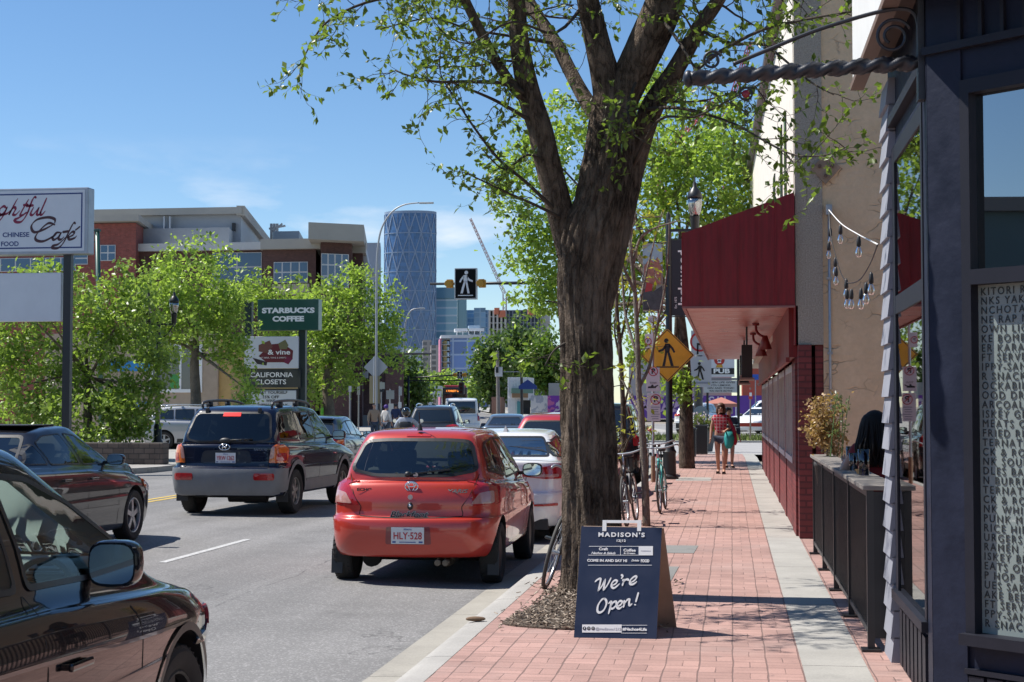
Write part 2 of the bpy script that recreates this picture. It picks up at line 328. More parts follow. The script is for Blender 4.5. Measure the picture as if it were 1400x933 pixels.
def pavers():
 m, N, L, b = nodes('brick_pavers'); p = wpos(N); s = N.new('ShaderNodeSeparateXYZ'); L.new(p, s.inputs[0])
 nw = N.new('ShaderNodeTexNoise'); nw.inputs['Scale'].default_value = 2.; L.new(p, nw.inputs['Vector'])
 C = .205; wob = math_(N, L, 'MULTIPLY', math_(N, L, 'SUBTRACT', nw.outputs[0], .5), .12)
 x = math_(N, L, 'ADD', math_(N, L, 'DIVIDE', s.outputs[0], C), wob); y = math_(N, L, 'ADD', math_(N, L, 'DIVIDE', s.outputs[1], C), wob)
 fx, fy = math_(N, L, 'FLOOR', x), math_(N, L, 'FLOOR', y); ux, uy = math_(N, L, 'FRACT', x), math_(N, L, 'FRACT', y)
 par = math_(N, L, 'PINGPONG', math_(N, L, 'ADD', fx, fy), 1.)
 sel = math_(N, L, 'ADD', math_(N, L, 'MULTIPLY', ux, par), math_(N, L, 'MULTIPLY', uy, math_(N, L, 'SUBTRACT', 1., par)))
 e1 = math_(N, L, 'ABSOLUTE', math_(N, L, 'SUBTRACT', sel, .5))
 e = lambda u: math_(N, L, 'SUBTRACT', .5, math_(N, L, 'ABSOLUTE', math_(N, L, 'SUBTRACT', u, .5)))
 ed = math_(N, L, 'MINIMUM', math_(N, L, 'MINIMUM', e(ux), e(uy)), math_(N, L, 'ADD', e1, .012))
 wn_ = math_(N, L, 'MULTIPLY_ADD', noise(N, L, p, 3.5, 4, .6, .3, .75), .05, .012)
 mr = N.new('ShaderNodeMapRange'); mr.interpolation_type = 'SMOOTHSTEP'; L.new(ed, mr.inputs[0]); mr.inputs[1].default_value = .01; L.new(wn_, mr.inputs[2]); mr.inputs[3].default_value = 1; mr.inputs[4].default_value = 0; mort = mr.outputs[0]
 cv = N.new('ShaderNodeCombineXYZ'); L.new(fx, cv.inputs[0]); L.new(fy, cv.inputs[1]); L.new(math_(N, L, 'GREATER_THAN', sel, .5), cv.inputs[2])
 wh = N.new('ShaderNodeTexWhiteNoise'); L.new(cv.outputs[0], wh.inputs[0])
 v = math_(N, L, 'MULTIPLY_ADD', wh.outputs[0], .22, .86); v = math_(N, L, 'MULTIPLY', v, noise(N, L, p, 1.1, 5, .65, .3, .7, .82, 1.15)); v = math_(N, L, 'MULTIPLY', v, noise(N, L, p, 60., 3, .6, .3, .7, .9, 1.1))
 co = N.new('ShaderNodeVectorMath'); co.operation = 'SCALE'; co.inputs[0].default_value = (.39, .235, .20); L.new(v, co.inputs['Scale'])
 worn = mixc(N, L, noise(N, L, p, .6, 5, .7, .5, .75, 0, .5), co.outputs[0], (.36, .29, .265))
 gm = N.new('ShaderNodeTexVoronoi'); gm.inputs['Scale'].default_value = 2.3; L.new(p, gm.inputs['Vector']); gum = math_(N, L, 'LESS_THAN', gm.outputs['Distance'], noise(N, L, p, .9, 2, .5, .45, .7, 0., .075))
 st = mixc(N, L, noise(N, L, p, 7., 4, .6, .64, .74, 0, .6), worn, (.09, .07, .065)); st = mixc(N, L, math_(N, L, 'MULTIPLY', gum, .65), st, (.05, .04, .04)); st = mixc(N, L, noise(N, L, p, .45, 6, .7, .5, .7, 0, .38), st, (.15, .10, .09))
 L.new(mixc(N, L, math_(N, L, 'MULTIPLY', mort, .8), st, (.13, .085, .075)), b.inputs['Base Color']); b.inputs['Roughness'].default_value = .85
 bumpn(N, L, math_(N, L, 'SUBTRACT', 1., mort), b, .5, .006); return m
def concrete(name, col, joint=None, off=0.):
 m, N, L, b = nodes(name); p = wpos(N); v = math_(N, L, 'MULTIPLY', noise(N, L, p, 1.2, 6, .65, .3, .7, .84, 1.12), noise(N, L, p, 70., 3, .6, .3, .7, .9, 1.1))
 co = N.new('ShaderNodeVectorMath'); co.operation = 'SCALE'; co.inputs[0].default_value = col; L.new(v, co.inputs['Scale']); o = mixc(N, L, noise(N, L, p, 3., 6, .7, .58, .72, 0, .5), co.outputs[0], tuple(x*.5 for x in col))
 if joint:
  s = N.new('ShaderNodeSeparateXYZ'); L.new(p, s.inputs[0]); f = math_(N, L, 'FRACT', math_(N, L, 'DIVIDE', math_(N, L, 'ADD', s.outputs[1], off), joint)); o = mixc(N, L, math_(N, L, 'LESS_THAN', math_(N, L, 'ABSOLUTE', math_(N, L, 'SUBTRACT', f, .5)), .006/joint), o, tuple(x*.25 for x in col))
 L.new(o, b.inputs['Base Color']); b.inputs['Roughness'].default_value = .85; bumpn(N, L, noise(N, L, p, 70.), b, .3, .003); return m
ASPH = asphalt(); PAV = pavers(); CONC = concrete('concrete_pavement', (.35, .335, .305), 1.5); KERB = concrete('concrete_kerb', (.35, .335, .31), 3.0, .7); GUTT = concrete('concrete_gutter', (.31, .29, .25), 3.0, .7)
GRD = P('dusty_ground', (.24, .215, .18), .9, var=.25, vs=.7, bump=.3, bs=60)
def sheet(name, xs, ss, zf, mat, kind='structure'):
 mb = MB(); n = len(xs)
 for s in ss:
  for x in xs: mb.v.append(B(x, s, zf(x)))
 for i in range(len(ss)-1):
  for j in range(n-1): mb.f.append((i*n+j, i*n+j+1, (i+1)*n+j+1, (i+1)*n+j)); mb.m.append(0)
 o = mb.build(name, mat, org=(0, 0, 0), smooth=True, ang=40); tag(o, kind=kind); return o
SS = [-12, -4, 4, 12, 20, 28, 36, 42]+list(range(46, 84, 2))+[90, 100, 120, 150, 190, 240, 300, 330, 332, 420, 600]
mb = MB()
for i, y in enumerate([-300, 0, 70, 100, 150, 200, 300, 400, 401, 900, 6000]):
 for x in (-4000, -300, -60, 60, 300, 4000): mb.v.append(Vector((x, y, gz(y)-.26)))
 if i:
  for j in range(5): mb.f.append(((i-1)*6+j, (i-1)*6+j+1, i*6+j+1, i*6+j)); mb.m.append(0)
tag(mb.build('ground', GRD, org=(0, 0, 0)), kind='structure')
sheet('road', [-15.0, -13, -11, -9.5, -8.6, -7.5, -6, -4.5, -3.2, -2.28], SS, roadz, ASPH)
sheet('gutter', [-2.28, -2.04, -2.0], SS, lambda x: {-2.28: -.137, -2.04: -.128, -2.0: -.115}[x], GUTT)
sheet('kerb', [-2.0, -1.97, -1.92, -1.86, -1.745], [s for s in SS if s <= 54], lambda x: {-2.0: -.115, -1.97: -.05, -1.92: -.012, -1.86: 0., -1.745: .002}[x], KERB)
sheet('brick_pavement', [-1.745, .415], [s for s in SS if s <= 42]+[45, 50, 54], lambda x: 0., PAV)
sheet('concrete_pavement', [.415, .80], [s for s in SS if s <= 42]+[45, 50, 54], lambda x: .003, CONC)
sheet('brick_margin', [.80, 6.], [-12, 0, 12, 19.3], lambda x: -.002, PAV)
# right hand cross street and the grass verge and lot beyond it
mb = MB(); mb.add([(-2.5, 54.05, -.02), (60, 54.05, -.02), (60, 72.5, -.02), (-6., 72.5, -.02), (-3.6, 60, -.02)], [(0, 1, 2, 3, 4)]); tag(mb.build('cross_street', concrete('pale_asphalt', (.33, .32, .31))), kind='structure')
mb = MB(); mb.box(-5.2, 60, 72.5, 73.0, -.1, .06); tag(mb.build('far_kerb', KERB), kind='structure')
mb = MB(); mb.box(-5.4, 60, 73.0, 82, -.1, .05); tag(mb.build('verge', P('verge_soil', (.20, .19, .10), .9, var=.3, vs=2)), kind='structure')
mb = MB(); mb.box(-7, 80, 82, 200, -.1, .16); tag(mb.build('parking_lot', concrete('lot_asphalt', (.24, .235, .23))), kind='structure')
gm = MB()
for i in range(5200):
 x, y = rng.uniform(-5.3, 14), rng.uniform(73.1, 81.8); h = rng.uniform(.1, .34); a = rng.uniform(0, 6.28); dx, dy = math.cos(a)*.035, math.sin(a)*.035; lx, ly = rng.uniform(-.12, .12, 2)
 gm.add([(x-dx, y-dy, .05), (x+dx, y+dy, .05), (x+lx, y+ly, .05+h)], [(0, 1, 2)])
tag(gm.build('grass', P('verge_grass', (.13, .17, .035), .8, var=.4, vs=1.5), org=(0, 76, 0)), 'strip of dry green grass beside the far kerb', 'grass', kind='stuff')
# left hand pavement, kerb and lot
LP_ = [s for s in SS if s >= 42]
def lsheet(name, pts, z, mat): mb = MB(); mb.add([(x, y, z) for x, y in pts], [tuple(range(len(pts)))]); return tag(mb.build(name, mat), kind='structure')
sheet('far_pavement', [-60, -19.6, -15.25], LP_, lambda x: .0, CONC)
sheet('far_kerb_strip', [-15.25, -15.1, -15.06], LP_, lambda x: {-15.25: .0, -15.1: -.005, -15.06: -.15}[x], KERB)
corner = [(-15.25, 42), (-15.25, 40.5)]+[(-18.2+2.95*math.cos(t), 40.3-2.95*math.sin(t)) for t in np.linspace(.05, math.pi/2, 8)]+[(-60, 37.35), (-60, 42)]
mb = MB(); mb.prism(corner, (0, 0, .001), (1, 0, 0), (0, 1, 0), .2); tag(mb.build('corner_pavement', concrete('corner_concrete', (.30, .28, .26))), kind='structure')
ck = [(-15.17, 42), (-15.17, 40.5)]+[(-18.2+3.03*math.cos(t), 40.3-3.03*math.sin(t)) for t in np.linspace(.05, math.pi/2, 10)]+[(-60, 37.27)]
mb = MB()
for a, b_ in zip(ck, ck[1:]): mb.bar((*a, -.075), (*b_, -.075), .17, .155)
tag(mb.build('corner_kerb', KERB), kind='structure')
lsheet('side_street', [(-15.0, -12), (-15.0, 42), (-60, 42), (-60, -12)], -.145, ASPH); tag(MB().box(-60, -16, -14, 20, -.2, 0).build('opposite_pavement', CONC), kind='structure')
sheet('right_far_pavement', [-1.9, 3.0], [s for s in SS if s >= 76], lambda x: .03, CONC)
# lane markings
LINE = P('road_paint', (.45, .45, .44), .7, var=.4, vs=26, dirt=(.19, .19, .18)); YEL = P('yellow_road_paint', (.55, .38, .07), .7, var=.3, vs=20, dirt=(.25, .22, .17))
for s0 in [8.6, 16.1, 23.6, 31.1, 38.6, 90, 97.5, 105]:
 sheet('lane_marking', [-6.04, -5.95], [s0, s0+1, s0+2, s0+3], lambda x: roadz(x)+.004, LINE)
for xx in (-10.35, -10.1): sheet('centre_line', [xx, xx+.11], [s for s in SS if s <= 56], lambda x: roadz(x)+.004, YEL)
mb = MB()
for (a, b_, y0, y1) in ((-1.0, -.38, 17.05, 18.0), (-.98, -.52, 14.25, 15.6)):
 mb.add([(a, y0, .004), (b_-.03, y0, .004), (b_, y1, .004), (a, y1, .004)], [(0, 1, 2, 3)])
tag(mb.build('paving_patch', concrete('grey_patch', (.2, .2, .19))), kind='structure')
tag(MB().add([(-1.2, 34.0, .004), (-.45, 34.0, .004), (-.45, 35.6, .004), (-1.2, 35.6, .004)], [(0, 1, 2, 3)]).build('paving_patch', MATS.get('grey_patch', KERB)), kind='structure')
# bark mulch bed round the street tree
bed = [(-1.68, 11.25), (-1.2, 11.05), (-.75, 11.15), (-.55, 11.9), (-.55, 13.9), (-.95, 14.4), (-1.35, 14.3), (-1.5, 13.2), (-1.56, 12.2)]
mb = MB(); mb.prism(roundpoly(bed, .2), (0, 0, .012), (1, 0, 0), (0, 1, 0), .05); tag(mb.build('tree_pit_soil', P('mulch_soil', (.10, .075, .055), .95, var=.4, vs=30, bump=.8, bs=60)), kind='structure')
ch = MB()
from mathutils.geometry import intersect_point_line
def inpoly(x, y, poly):
 c = False; k = len(poly)
 for i in range(k):
  (x1, y1), (x2, y2) = poly[i], poly[i-1]
  if (y1 > y) != (y2 > y) and x < (x2-x1)*(y-y1)/(y2-y1)+x1: c = not c
 return c
k = 0
while k < 2600:
 x, y = rng.uniform(-1.75, -.4), rng.uniform(10.95, 14.4)
 if not inpoly(x, y, bed) and rng.random() > .05: continue
 l, w, a, t = rng.uniform(.018, .05), rng.uniform(.006, .014), rng.uniform(0, 6.28), rng.uniform(-.5, .5)
 d = Vector((math.cos(a)*math.cos(t), math.sin(a)*math.cos(t), math.sin(t))); z = .016+rng.uniform(0, .02)+.05*max(0, 1-math.hypot(x+1.12, y-13.2)/1.3)
 ch.bar(Vector((x, y, z))-d*l/2, Vector((x, y, z))+d*l/2, w, w*.5, m=int(rng.integers(0, 3))); k += 1
tag(ch.build('bark_mulch', [P('bark_chip_dark', (.12, .085, .06), .9), P('bark_chip', (.25, .19, .14), .9), P('bark_chip_pale', (.40, .33, .26), .9)], org=(-1.1, 12.7, 0)), 'loose bark chips scattered round the foot of the big street tree', 'mulch', kind='stuff')
lf = MB(); lf.ball((-1.86, 11.42, .02), (.075, .03, .018), rot=Matrix.Rotation(.2, 3, 'Z')); tag(lf.build('dry_leaf', P('dry_leaf_brown', (.16, .1, .06), .9)), 'curled brown dead leaf lying on the kerb', 'leaf')
# ------------------------------------------------------------------ right hand side: black storefront
NAVY = P('navy_gloss_paint', (.013, .017, .034), .55, var=.3, vs=5, bump=.12, bs=25, rv=.1, spec=.22); NAVYD = P('dark_window_frame', (.016, .017, .025), .5, var=.15, spec=.25)
SIDING = P('grey_clapboard', (.27, .28, .32), .6, var=.08)
GLASSB = glass('shop_glass', (.55, .62, .64), .012, 1.5, .10)
FX = 1.0; Y0, Y1 = 8.2, 10.4           # face parallel to the street, from the corner post to the far end
cu = Vector((.74, -.67, 0)).normalized(); cn = Vector((-cu.y*-1, -cu.x, 0)); cn = Vector((-.67, -.74, 0)).normalized()   # entrance bay: along / outward
store = thing('storefront_building', 'dark navy storefront with bay windows at the right edge of the pavement', 'shop', (FX, Y0, 0))
def fbox(mb, s0, s1, z0, z1, d0, d1):  # box on the entrance bay face: along s, out of the face d
 o = Vector((FX, Y0, 0)); P8 = []
 for z in (z0, z1):
  for s, d in ((s0, d0), (s1, d0), (s1, d1), (s0, d1)): P8.append(o+cu*s+cn*d+Vector((0, 0, z)))
 mb.add(P8, [(3, 2, 1, 0), (4, 5, 6, 7), (4, 7, 3, 0), (5, 4, 0, 1), (6, 5, 1, 2), (7, 6, 2, 3)])
core = MB()
core.box(FX+.02, FX+.30, Y0+.16, Y1-.0, -.05, .40); core.box(FX+.02, FX+.3, Y0+.14, Y1, 3.16, 5.6)       # street face, below and above the window
core.box(FX+.02, FX+.22, 9.86, Y1, .40, 3.16); core.box(FX+.0, FX+.16, Y0+.02, Y0+.20, -.05, 5.6)       # far pier, corner post
fbox(core, .0, .20, -.05, 5.6, -.2, .0); fbox(core, .19, 2.2, -.05, .395, -.2, -.02); fbox(core, .19, 2.2, 3.2, 5.6, -.2, -.015)
core.box(FX+.25, 7.0, Y1-.05, Y1-.001, -.05, 5.6)    # far end wall
wall = core.build('wall', NAVY, store)
# panelled dado, transoms, sills, header battens
tr = MB()
tr.box(FX-.035, FX+.2, Y0+.19, 9.93, .40, .455); tr.box(FX-.007, FX+.05, 9.80, 9.93, .455, 3.16); tr.box(FX-.007, FX+.05, Y0+.2, Y0+.27, .455, 3.16)
tr.box(FX-.006, FX+.06, Y0+.27, 9.80, 2.13, 2.24); tr.box(FX-.006, FX+.06, Y0+.27, 9.80, 3.06, 3.16)
for y in np.arange(Y0+.3, 9.8, .19): tr.box(FX-.004, FX+.05, y, y+.13, .02, .36)
tr.box(FX-.03, FX+.03, Y0+.1, 9.95, 3.30, 3.36)
fbox(tr, .19, 2.2, .395, .45, -.1, .06); fbox(tr, .252, 2.2, 2.17, 2.245, -.1, .03); fbox(tr, .20, .252, .45, 3.13, -.08, .012); fbox(tr, .20, 2.2, 3.13, 3.2, -.08, .012)
fbox(tr, -.01, 2.2, 3.36, 3.40, -.02, .03); fbox(tr, .19, 2.2, 3.93, 3.97, -.02, .02)
for s in np.arange(.19, 2.1, .123): fbox(tr, s, s+.02, 3.40, 3.93, -.02, .012)
fbox(tr, .19, 2.2, .25, .275, -.03, .015)
for s in np.arange(.21, 2.1, .105): fbox(tr, s, s+.085, -.05, .24, -.03, .008)
tr.build('window_frame', NAVYD, store)
# painted bottom rail text backing: frosted film behind the lower bay pane
g = MB(); fbox(g, .252, 2.2, 2.245, 3.13, -.06, -.052); g.build('upper_pane', glass('sky_glass', (.10, .15, .20), .008, 1.5, .36), store)
g = MB(); fbox(g, .252, 2.2, .45, 2.17, -.06, -.052); pane = g.build('frosted_pane', P('frosted_film', (.25, .295, .28), .22, var=.12, vs=2.5, coat=.6), store)
g = MB(); g.box(FX+.002, FX+.008, Y0+.27, 9.80, .455, 2.13); g.box(FX+.002, FX+.008, Y0+.27, 9.80, 2.24, 3.06); g.build('side_pane', GLASSB, store)
words = 'YAKITORI RAMEN|THANKS YAKIMONO|BINCHOTAN SOJU R|WINE RAP NOODLES|BROWN LIQUOR DON|SAKE BOMBS ALTER|BEER KARAGE ROCK|SOFT SERVE COCKT|HIPPY-SAN DRAFT|BAR SNACKS NEW WA|ROCKABILLY GIN S|FOOD DRINK FUNK|CHARCOAL GRILL S|WHISKEY GRUNGE|MEATS ON STICKS|FRIED RICE HIP|ALTERNATIVE FOOD|ROCK & ROLL CHAR|PUNK SOUL WHIPPY|NOODLES BAR SNACK|CHICKEN BURRI ROCKAB|ALTERNATIVE FOOD|ROCK & ROLL CHARC|DRINK WHISKEY GIN|PUNK MEATS ON S|RICE HIP HOP BR|BURGERS BLUES S|RAMEN SAKE BEER|WHISKEY BINCHOT|MEATS ON STICKS F|HIP HOP BROWN LI|BLUES SAKE BOMB|SAKE BEER KARAG|SOFT SERVE COCKT|HIPPY-SAN DRAFT|BAR SNACKS NEW W'.split('|')
cut = [2, 3, 2, 2, 2, 2, 2, 2, 1, 2, 1, 1, 2, 2, 0, 0, 2, 2, 2, 3, 6, 2, 2, 3, 0, 0, 1, 0, 2, 1, 2, 2, 1, 2, 2, 2]
letM = P('window_lettering', (.03, .035, .035), .5); letR = INKR; n_ = len(words)
for i, wd in enumerate(words):
 z = 2.135-i*(2.135-.50)/(n_-1); o = Vector((FX, Y0, 0))+cu*.268+cn*-.0515+Vector((0, 0, z))
 text(wd[cut[i]:], .054, o, cu, (0, 0, 1), letM, store, 'lettering', 'LEFT', 0, sp=1.3, sx=.9)
for i, c_ in enumerate('GORILLA'):
 z = 2.135-(13+i)*(2.135-.50)/(n_-1); text(c_, .056, Vector((FX, Y0, 0))+cu*.508+cn*-.049+Vector((0, 0, z)), cu, (0, 0, 1), letR, store, 'lettering', 'LEFT', .002)
# clapboards on the far pier
sd = MB()
for i in range(24):
 z = -.02+i*.165
 if z > 3.6: break
 sd.add([(FX-.040, 9.95, z), (FX-.040, Y1, z), (FX-.018, Y1, z+.172), (FX-.018, 9.95, z+.172), (FX+.02, 9.95, z), (FX+.02, Y1, z), (FX+.02, Y1, z+.172), (FX+.02, 9.95, z+.172)],
  [(3, 2, 1, 0), (5, 4, 0, 1), (6, 5, 1, 2), (2, 3, 7, 6), (4, 7, 3, 0), (4, 5, 6, 7)])
sd.build('clapboard_siding', SIDING, store)
# cornice that overhangs the pavement: white fascia, dark soffit
cm = MB(); cm.box(.80, .84, 7.4, Y1+.03, 3.68, 4.9); cm.build('fascia', P('white_fascia', (.74, .74, .72), .5, var=.05), store)
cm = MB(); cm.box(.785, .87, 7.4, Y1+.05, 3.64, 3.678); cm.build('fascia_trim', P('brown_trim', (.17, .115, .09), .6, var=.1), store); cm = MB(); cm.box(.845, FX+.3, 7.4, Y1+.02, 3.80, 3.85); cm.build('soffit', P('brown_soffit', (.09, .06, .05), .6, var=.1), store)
# inside of the shop
inn = MB(); inn.box(FX+.5, 5.5, 6.0, 10.3, -.02, .02); inn.box(5.5, 5.55, 6.0, 10.3, 0, 4); inn.box(FX+.5, 5.5, 10.22, 10.27, 0, 4); inn.box(FX+.4, 5.5, 5.5, 10.3, 4, 4.05); inn.build('interior', P('shop_interior', (.13, .12, .11), .8), store)
cu_ = MB()
for i in range(26):
 y = 8.75+i*.04; cu_.tube([(FX+.14+.012*math.sin(i*1.7), y, .5), (FX+.14+.012*math.sin(i*1.7+1), y, 2.1)], .022, 6)
cu_.build('curtain', P('pale_curtain', (.50, .58, .56), .8, var=.1), store)
# twisted iron sign bracket
br = thing('sign_bracket', 'twisted black iron bracket reaching over the pavement from the storefront corner', 'bracket', (FX, 8.3, 3.33))
def twist(mb, p0, p1, r, turns):
 p0, p1 = Vector(p0), Vector(p1); n = 120; vs = []; a, d, u = frame(p1-p0)
 for i in range(n+1):
  t = i/n; c = p0.lerp(p1, t); ph = t*turns*2*math.pi; k = r*min(1, .55+t*14)
  for j in range(8):
   q = 2*math.pi*j/8; rr = k*(.62+.50*abs(math.cos(q))); vs.append(c+(a*math.cos(q+ph)+u*math.sin(q+ph))*rr)
 mb.add(vs, [(i*8+j, i*8+(j+1) % 8, (i+1)*8+(j+1) % 8, (i+1)*8+j) for i in range(n) for j in range(8)]+[tuple(range(7, -1, -1)), tuple(range(n*8, n*8+8))])
IRON = P('wrought_iron', (.03, .033, .042), .42, .3, var=.25, vs=12)
mb = MB(); twist(mb, (FX-.02, 8.3, 3.35), (-.20, 8.3, 3.30), .041, 5); mb.ball((-.215, 8.3, 3.30), (.03, .04, .045)); mb.build('twisted_bar', IRON, br, smooth=True)
mb = MB(); mb.box(FX-.035, FX-.003, 8.255, 8.345, 3.15, 3.72); mb.build('wall_plate', IRON, br)
loop = [(FX-.03, 8.3, 3.36), (FX+.0-.025, 8.3, 3.52), (.95, 8.3, 3.61), (.87, 8.3, 3.635), (.72, 8.3, 3.61), (.45, 8.3, 3.535), (.2, 8.3, 3.44), (.02, 8.3, 3.37)]
mb = MB(); mb.tube(smoothline(loop, 8), .011, 8); mb.build('tie_rod', IRON, br, smooth=True)
def scroll(cx, cz, r, n=40, turns=1.6): return [(cx+(r*(1-.6*i/n))*math.cos(.4+turns*6.283*i/n), 8.3, cz+(r*(1-.6*i/n))*math.sin(.4+turns*6.283*i/n)) for i in range(n+1)]
mb = MB(); mb.tube(scroll(.845, 3.49, .095), .009, 8); mb.build('scroll', IRON, br, smooth=True)
mb = MB(); mb.tube(scroll(-.09, 3.395, .05), .007, 8); mb.build('scroll', IRON, br, smooth=True)
hang = thing('wind_ornament', 'small red glass ornament hanging on a chain from the iron bracket', 'ornament', (.085, 8.3, 3.27))
mb = MB(); mb.tube([(.085, 8.3, 3.265), (.085, 8.3, 3.245)], .003, 6); mb.tube([(.085+.032*math.cos(t), 8.3, 3.21+.032*math.sin(t)) for t in np.linspace(0, 6.283, 25)], .006, 6, cap=False); mb.build('ring', IRON, hang, smooth=True)
mb = MB(); mb.ball((.085, 8.3, 3.21), (.022, .01, .022)); mb.build('glass_disc', P('red_glass', (.25, .01, .02), .15), hang, smooth=True)
mb = MB()
for i in range(9): mb.tube([(.085+.007*math.cos(t), 8.3, 3.165-i*.019+.011*math.sin(t)) for t in np.linspace(0, 6.283, 9)], .002, 5, cap=False)
mb.build('chain', IRON, hang)

# ------------------------------------------------------------------ fence round the patio
fence = thing('patio_fence', 'black steel picket fence with a wooden drinks ledge beside the pavement', 'fence', (.88, 13.7, 0))
fy = [10.42, 12.1, 13.8, 15.5, 17.2]
for y in fy: mb = MB(); mb.box(.86, .905, y-.022, y+.022, .013, 1.03); mb.box(.82, .94, y-.07, y+.07, .001, .014); mb.build('post', BLACKM, fence)
mb = MB(); mb.box(.868, .897, 10.42, 17.2, .10, .135); mb.box(.868, .897, 10.42, 17.2, .985, 1.02)
y = 10.5
while y < 17.15:
 if min(abs(y-q) for q in fy) > .04: mb.box(.875, .890, y-.0075, y+.0075, .135, .985)
 y += .088
mb.build('picket_panel', BLACKM, fence)
mb = MB(); mb.box(.905, 2.4, 10.40, 10.43, .08, 1.02); mb.build('end_panel', P('black_panel', (.012, .012, .013), .55), fence)
LEDGE = P('weathered_plank', (.20, .18, .16), .8, var=.25, vs=6, stretch=(1, 12, 1), bump=.2, bs=30)
mb = MB()
for i, (a, b_) in enumerate(zip([10.38, 11.7, 13.5, 15.4], [11.69, 13.49, 15.39, 17.25])): mb.bbox((.955, (a+b_)/2, 1.045), (.24, b_-a, .032), .006)
mb.build('ledge', LEDGE, fence)

# ------------------------------------------------------------------ red and tan pub building beyond the fence
RED = P('oxblood_paint', (.215, .010, .014), .45, var=.3, vs=4, rv=.12, stretch=(5, 5, .5)); REDB = brickwall('red_painted_brick', (.17, .028, .027), (.12, .02, .02), .22, .075, 'y', .22, .012, .6); REDBX = brickwall('red_painted_brick_end', (.17, .028, .027), (.10, .018, .018), .22, .075, 'x', .22, .012, .6)
def stucco():
 m, N, L, b = nodes('tan_stucco'); p = wpos(N)
 q = N.new('ShaderNodeMapping'); q.inputs['Scale'].default_value = (1, 1, 1.7); L.new(p, q.inputs[0]); d = N.new('ShaderNodeVectorMath'); d.operation = 'ADD'; n = N.new('ShaderNodeTexNoise'); n.inputs['Scale'].default_value = 3.2; n.inputs['Detail'].default_value = 2; sc = N.new('ShaderNodeVectorMath'); sc.operation = 'SCALE'; sc.inputs['Scale'].default_value = .35
 L.new(q.outputs[0], n.inputs['Vector']); L.new(n.outputs[1], sc.inputs[0]); L.new(q.outputs[0], d.inputs[0]); L.new(sc.outputs[0], d.inputs[1])
 v = N.new('ShaderNodeTexVoronoi'); v.feature = 'DISTANCE_TO_EDGE'; v.inputs['Scale'].default_value = 2.6; L.new(d.outputs[0], v.inputs['Vector'])
 mr = N.new('ShaderNodeMapRange'); mr.interpolation_type = 'SMOOTHSTEP'; mr.inputs[1].default_value = .0; mr.inputs[2].default_value = .035; mr.inputs[3].default_value = 1; mr.inputs[4].default_value = 0; L.new(v.outputs['Distance'], mr.inputs[0])
 cr_ = math_(N, L, 'MULTIPLY', mr.outputs[0], noise(N, L, p, 2.2, 3, .5, .48, .6))
 co = mixc(N, L, noise(N, L, p, 2., 6, .65, .3, .7), (.62, .47, .29), (.78, .60, .385)); co = mixc(N, L, noise(N, L, p, 25., 4, .6, .3, .7, 0, .3), co, (.51, .38, .235)); L.new(mixc(N, L, math_(N, L, 'MULTIPLY', cr_, .45), co, (.2, .15, .11)), b.inputs['Base Color']); b.inputs['Roughness'].default_value = .9
 h = math_(N, L, 'SUBTRACT', noise(N, L, p, 14., 5, .6, .3, .7, 0, .35), cr_); bumpn(N, L, h, b, .6, .03); return m
STUC = stucco()
pub = thing('pub_building', 'tan stucco building with a red brick shopfront under a dark red awning', 'building', (.8, 19.2, 0))
mb = MB(); mb.box(1.10, 14, 19.22, 19.6, -.05, 8.0); mb.build('end_wall', STUC, pub)
PIL = P('pebble_dash', (.38, .35, .285), .95, var=.3, vs=60, bump=.8, bs=90)
mb = MB(); mb.box(.775, 1.10, 19.2, 19.55, 2.32, 8.0); mb.build('corner_pilaster', PIL, pub)
for q_ in ((.80, .955, 19.17, 19.5, .0, 2.32), (1.003, 1.10, 19.24, 19.5, .0, 2.35)): mb = MB(); mb.box(*q_); mb.build('brick_pier', REDBX, pub)
# upper white facade following the street line
def fx(y): return .775-.0097*(y-19.3)
up = MB(); up.add([(fx(19.55), 19.55, 2.7), (fx(46), 46, 2.7), (fx(46), 46, 7.9), (fx(19.55), 19.55, 7.1), (3, 19.55, 2.7), (3, 46, 2.7), (3, 46, 7.9), (3, 19.55, 7.1)], [(0, 3, 2, 1), (4, 5, 6, 7), (2, 3, 7, 6), (1, 2, 6, 5), (0, 4, 7, 3), (0, 1, 5, 4)])
up.build('upper_wall', P('white_stucco', (.70, .66, .58), .8, var=.06, bump=.2), pub)
cp = MB(); cp.bar((fx(19.5)-.03, 19.5, 7.14), (fx(46)-.03, 46, 7.94), .22, .12); cp.build('coping', P('dark_coping', (.05, .05, .055), .5), pub)
for (y0, y1, z0, z1) in ((21.3, 21.75, 3.6, 5.55), (22.6, 23.1, 3.6, 5.6), (25.3, 25.9, 3.6, 5.3), (30.5, 31.2, 3.5, 4.9), (32.5, 33.3, 3.5, 5.0)):
 mb = MB(); mb.add([(fx(y0)-.02, y0, z0), (fx(y1)-.02, y1, z0), (fx(y1)-.02, y1, z1), (fx(y0)-.02, y0, z1), (fx(y0)+.04, y0, z0), (fx(y1)+.04, y1, z0), (fx(y1)+.04, y1, z1), (fx(y0)+.04, y0, z1)], [(0, 3, 2, 1), (0, 4, 7, 3), (1, 2, 6, 5), (3, 7, 6, 2), (0, 1, 5, 4)]); mb.build('slit_window', P('slit_glass', (.02, .022, .025), .15), pub)
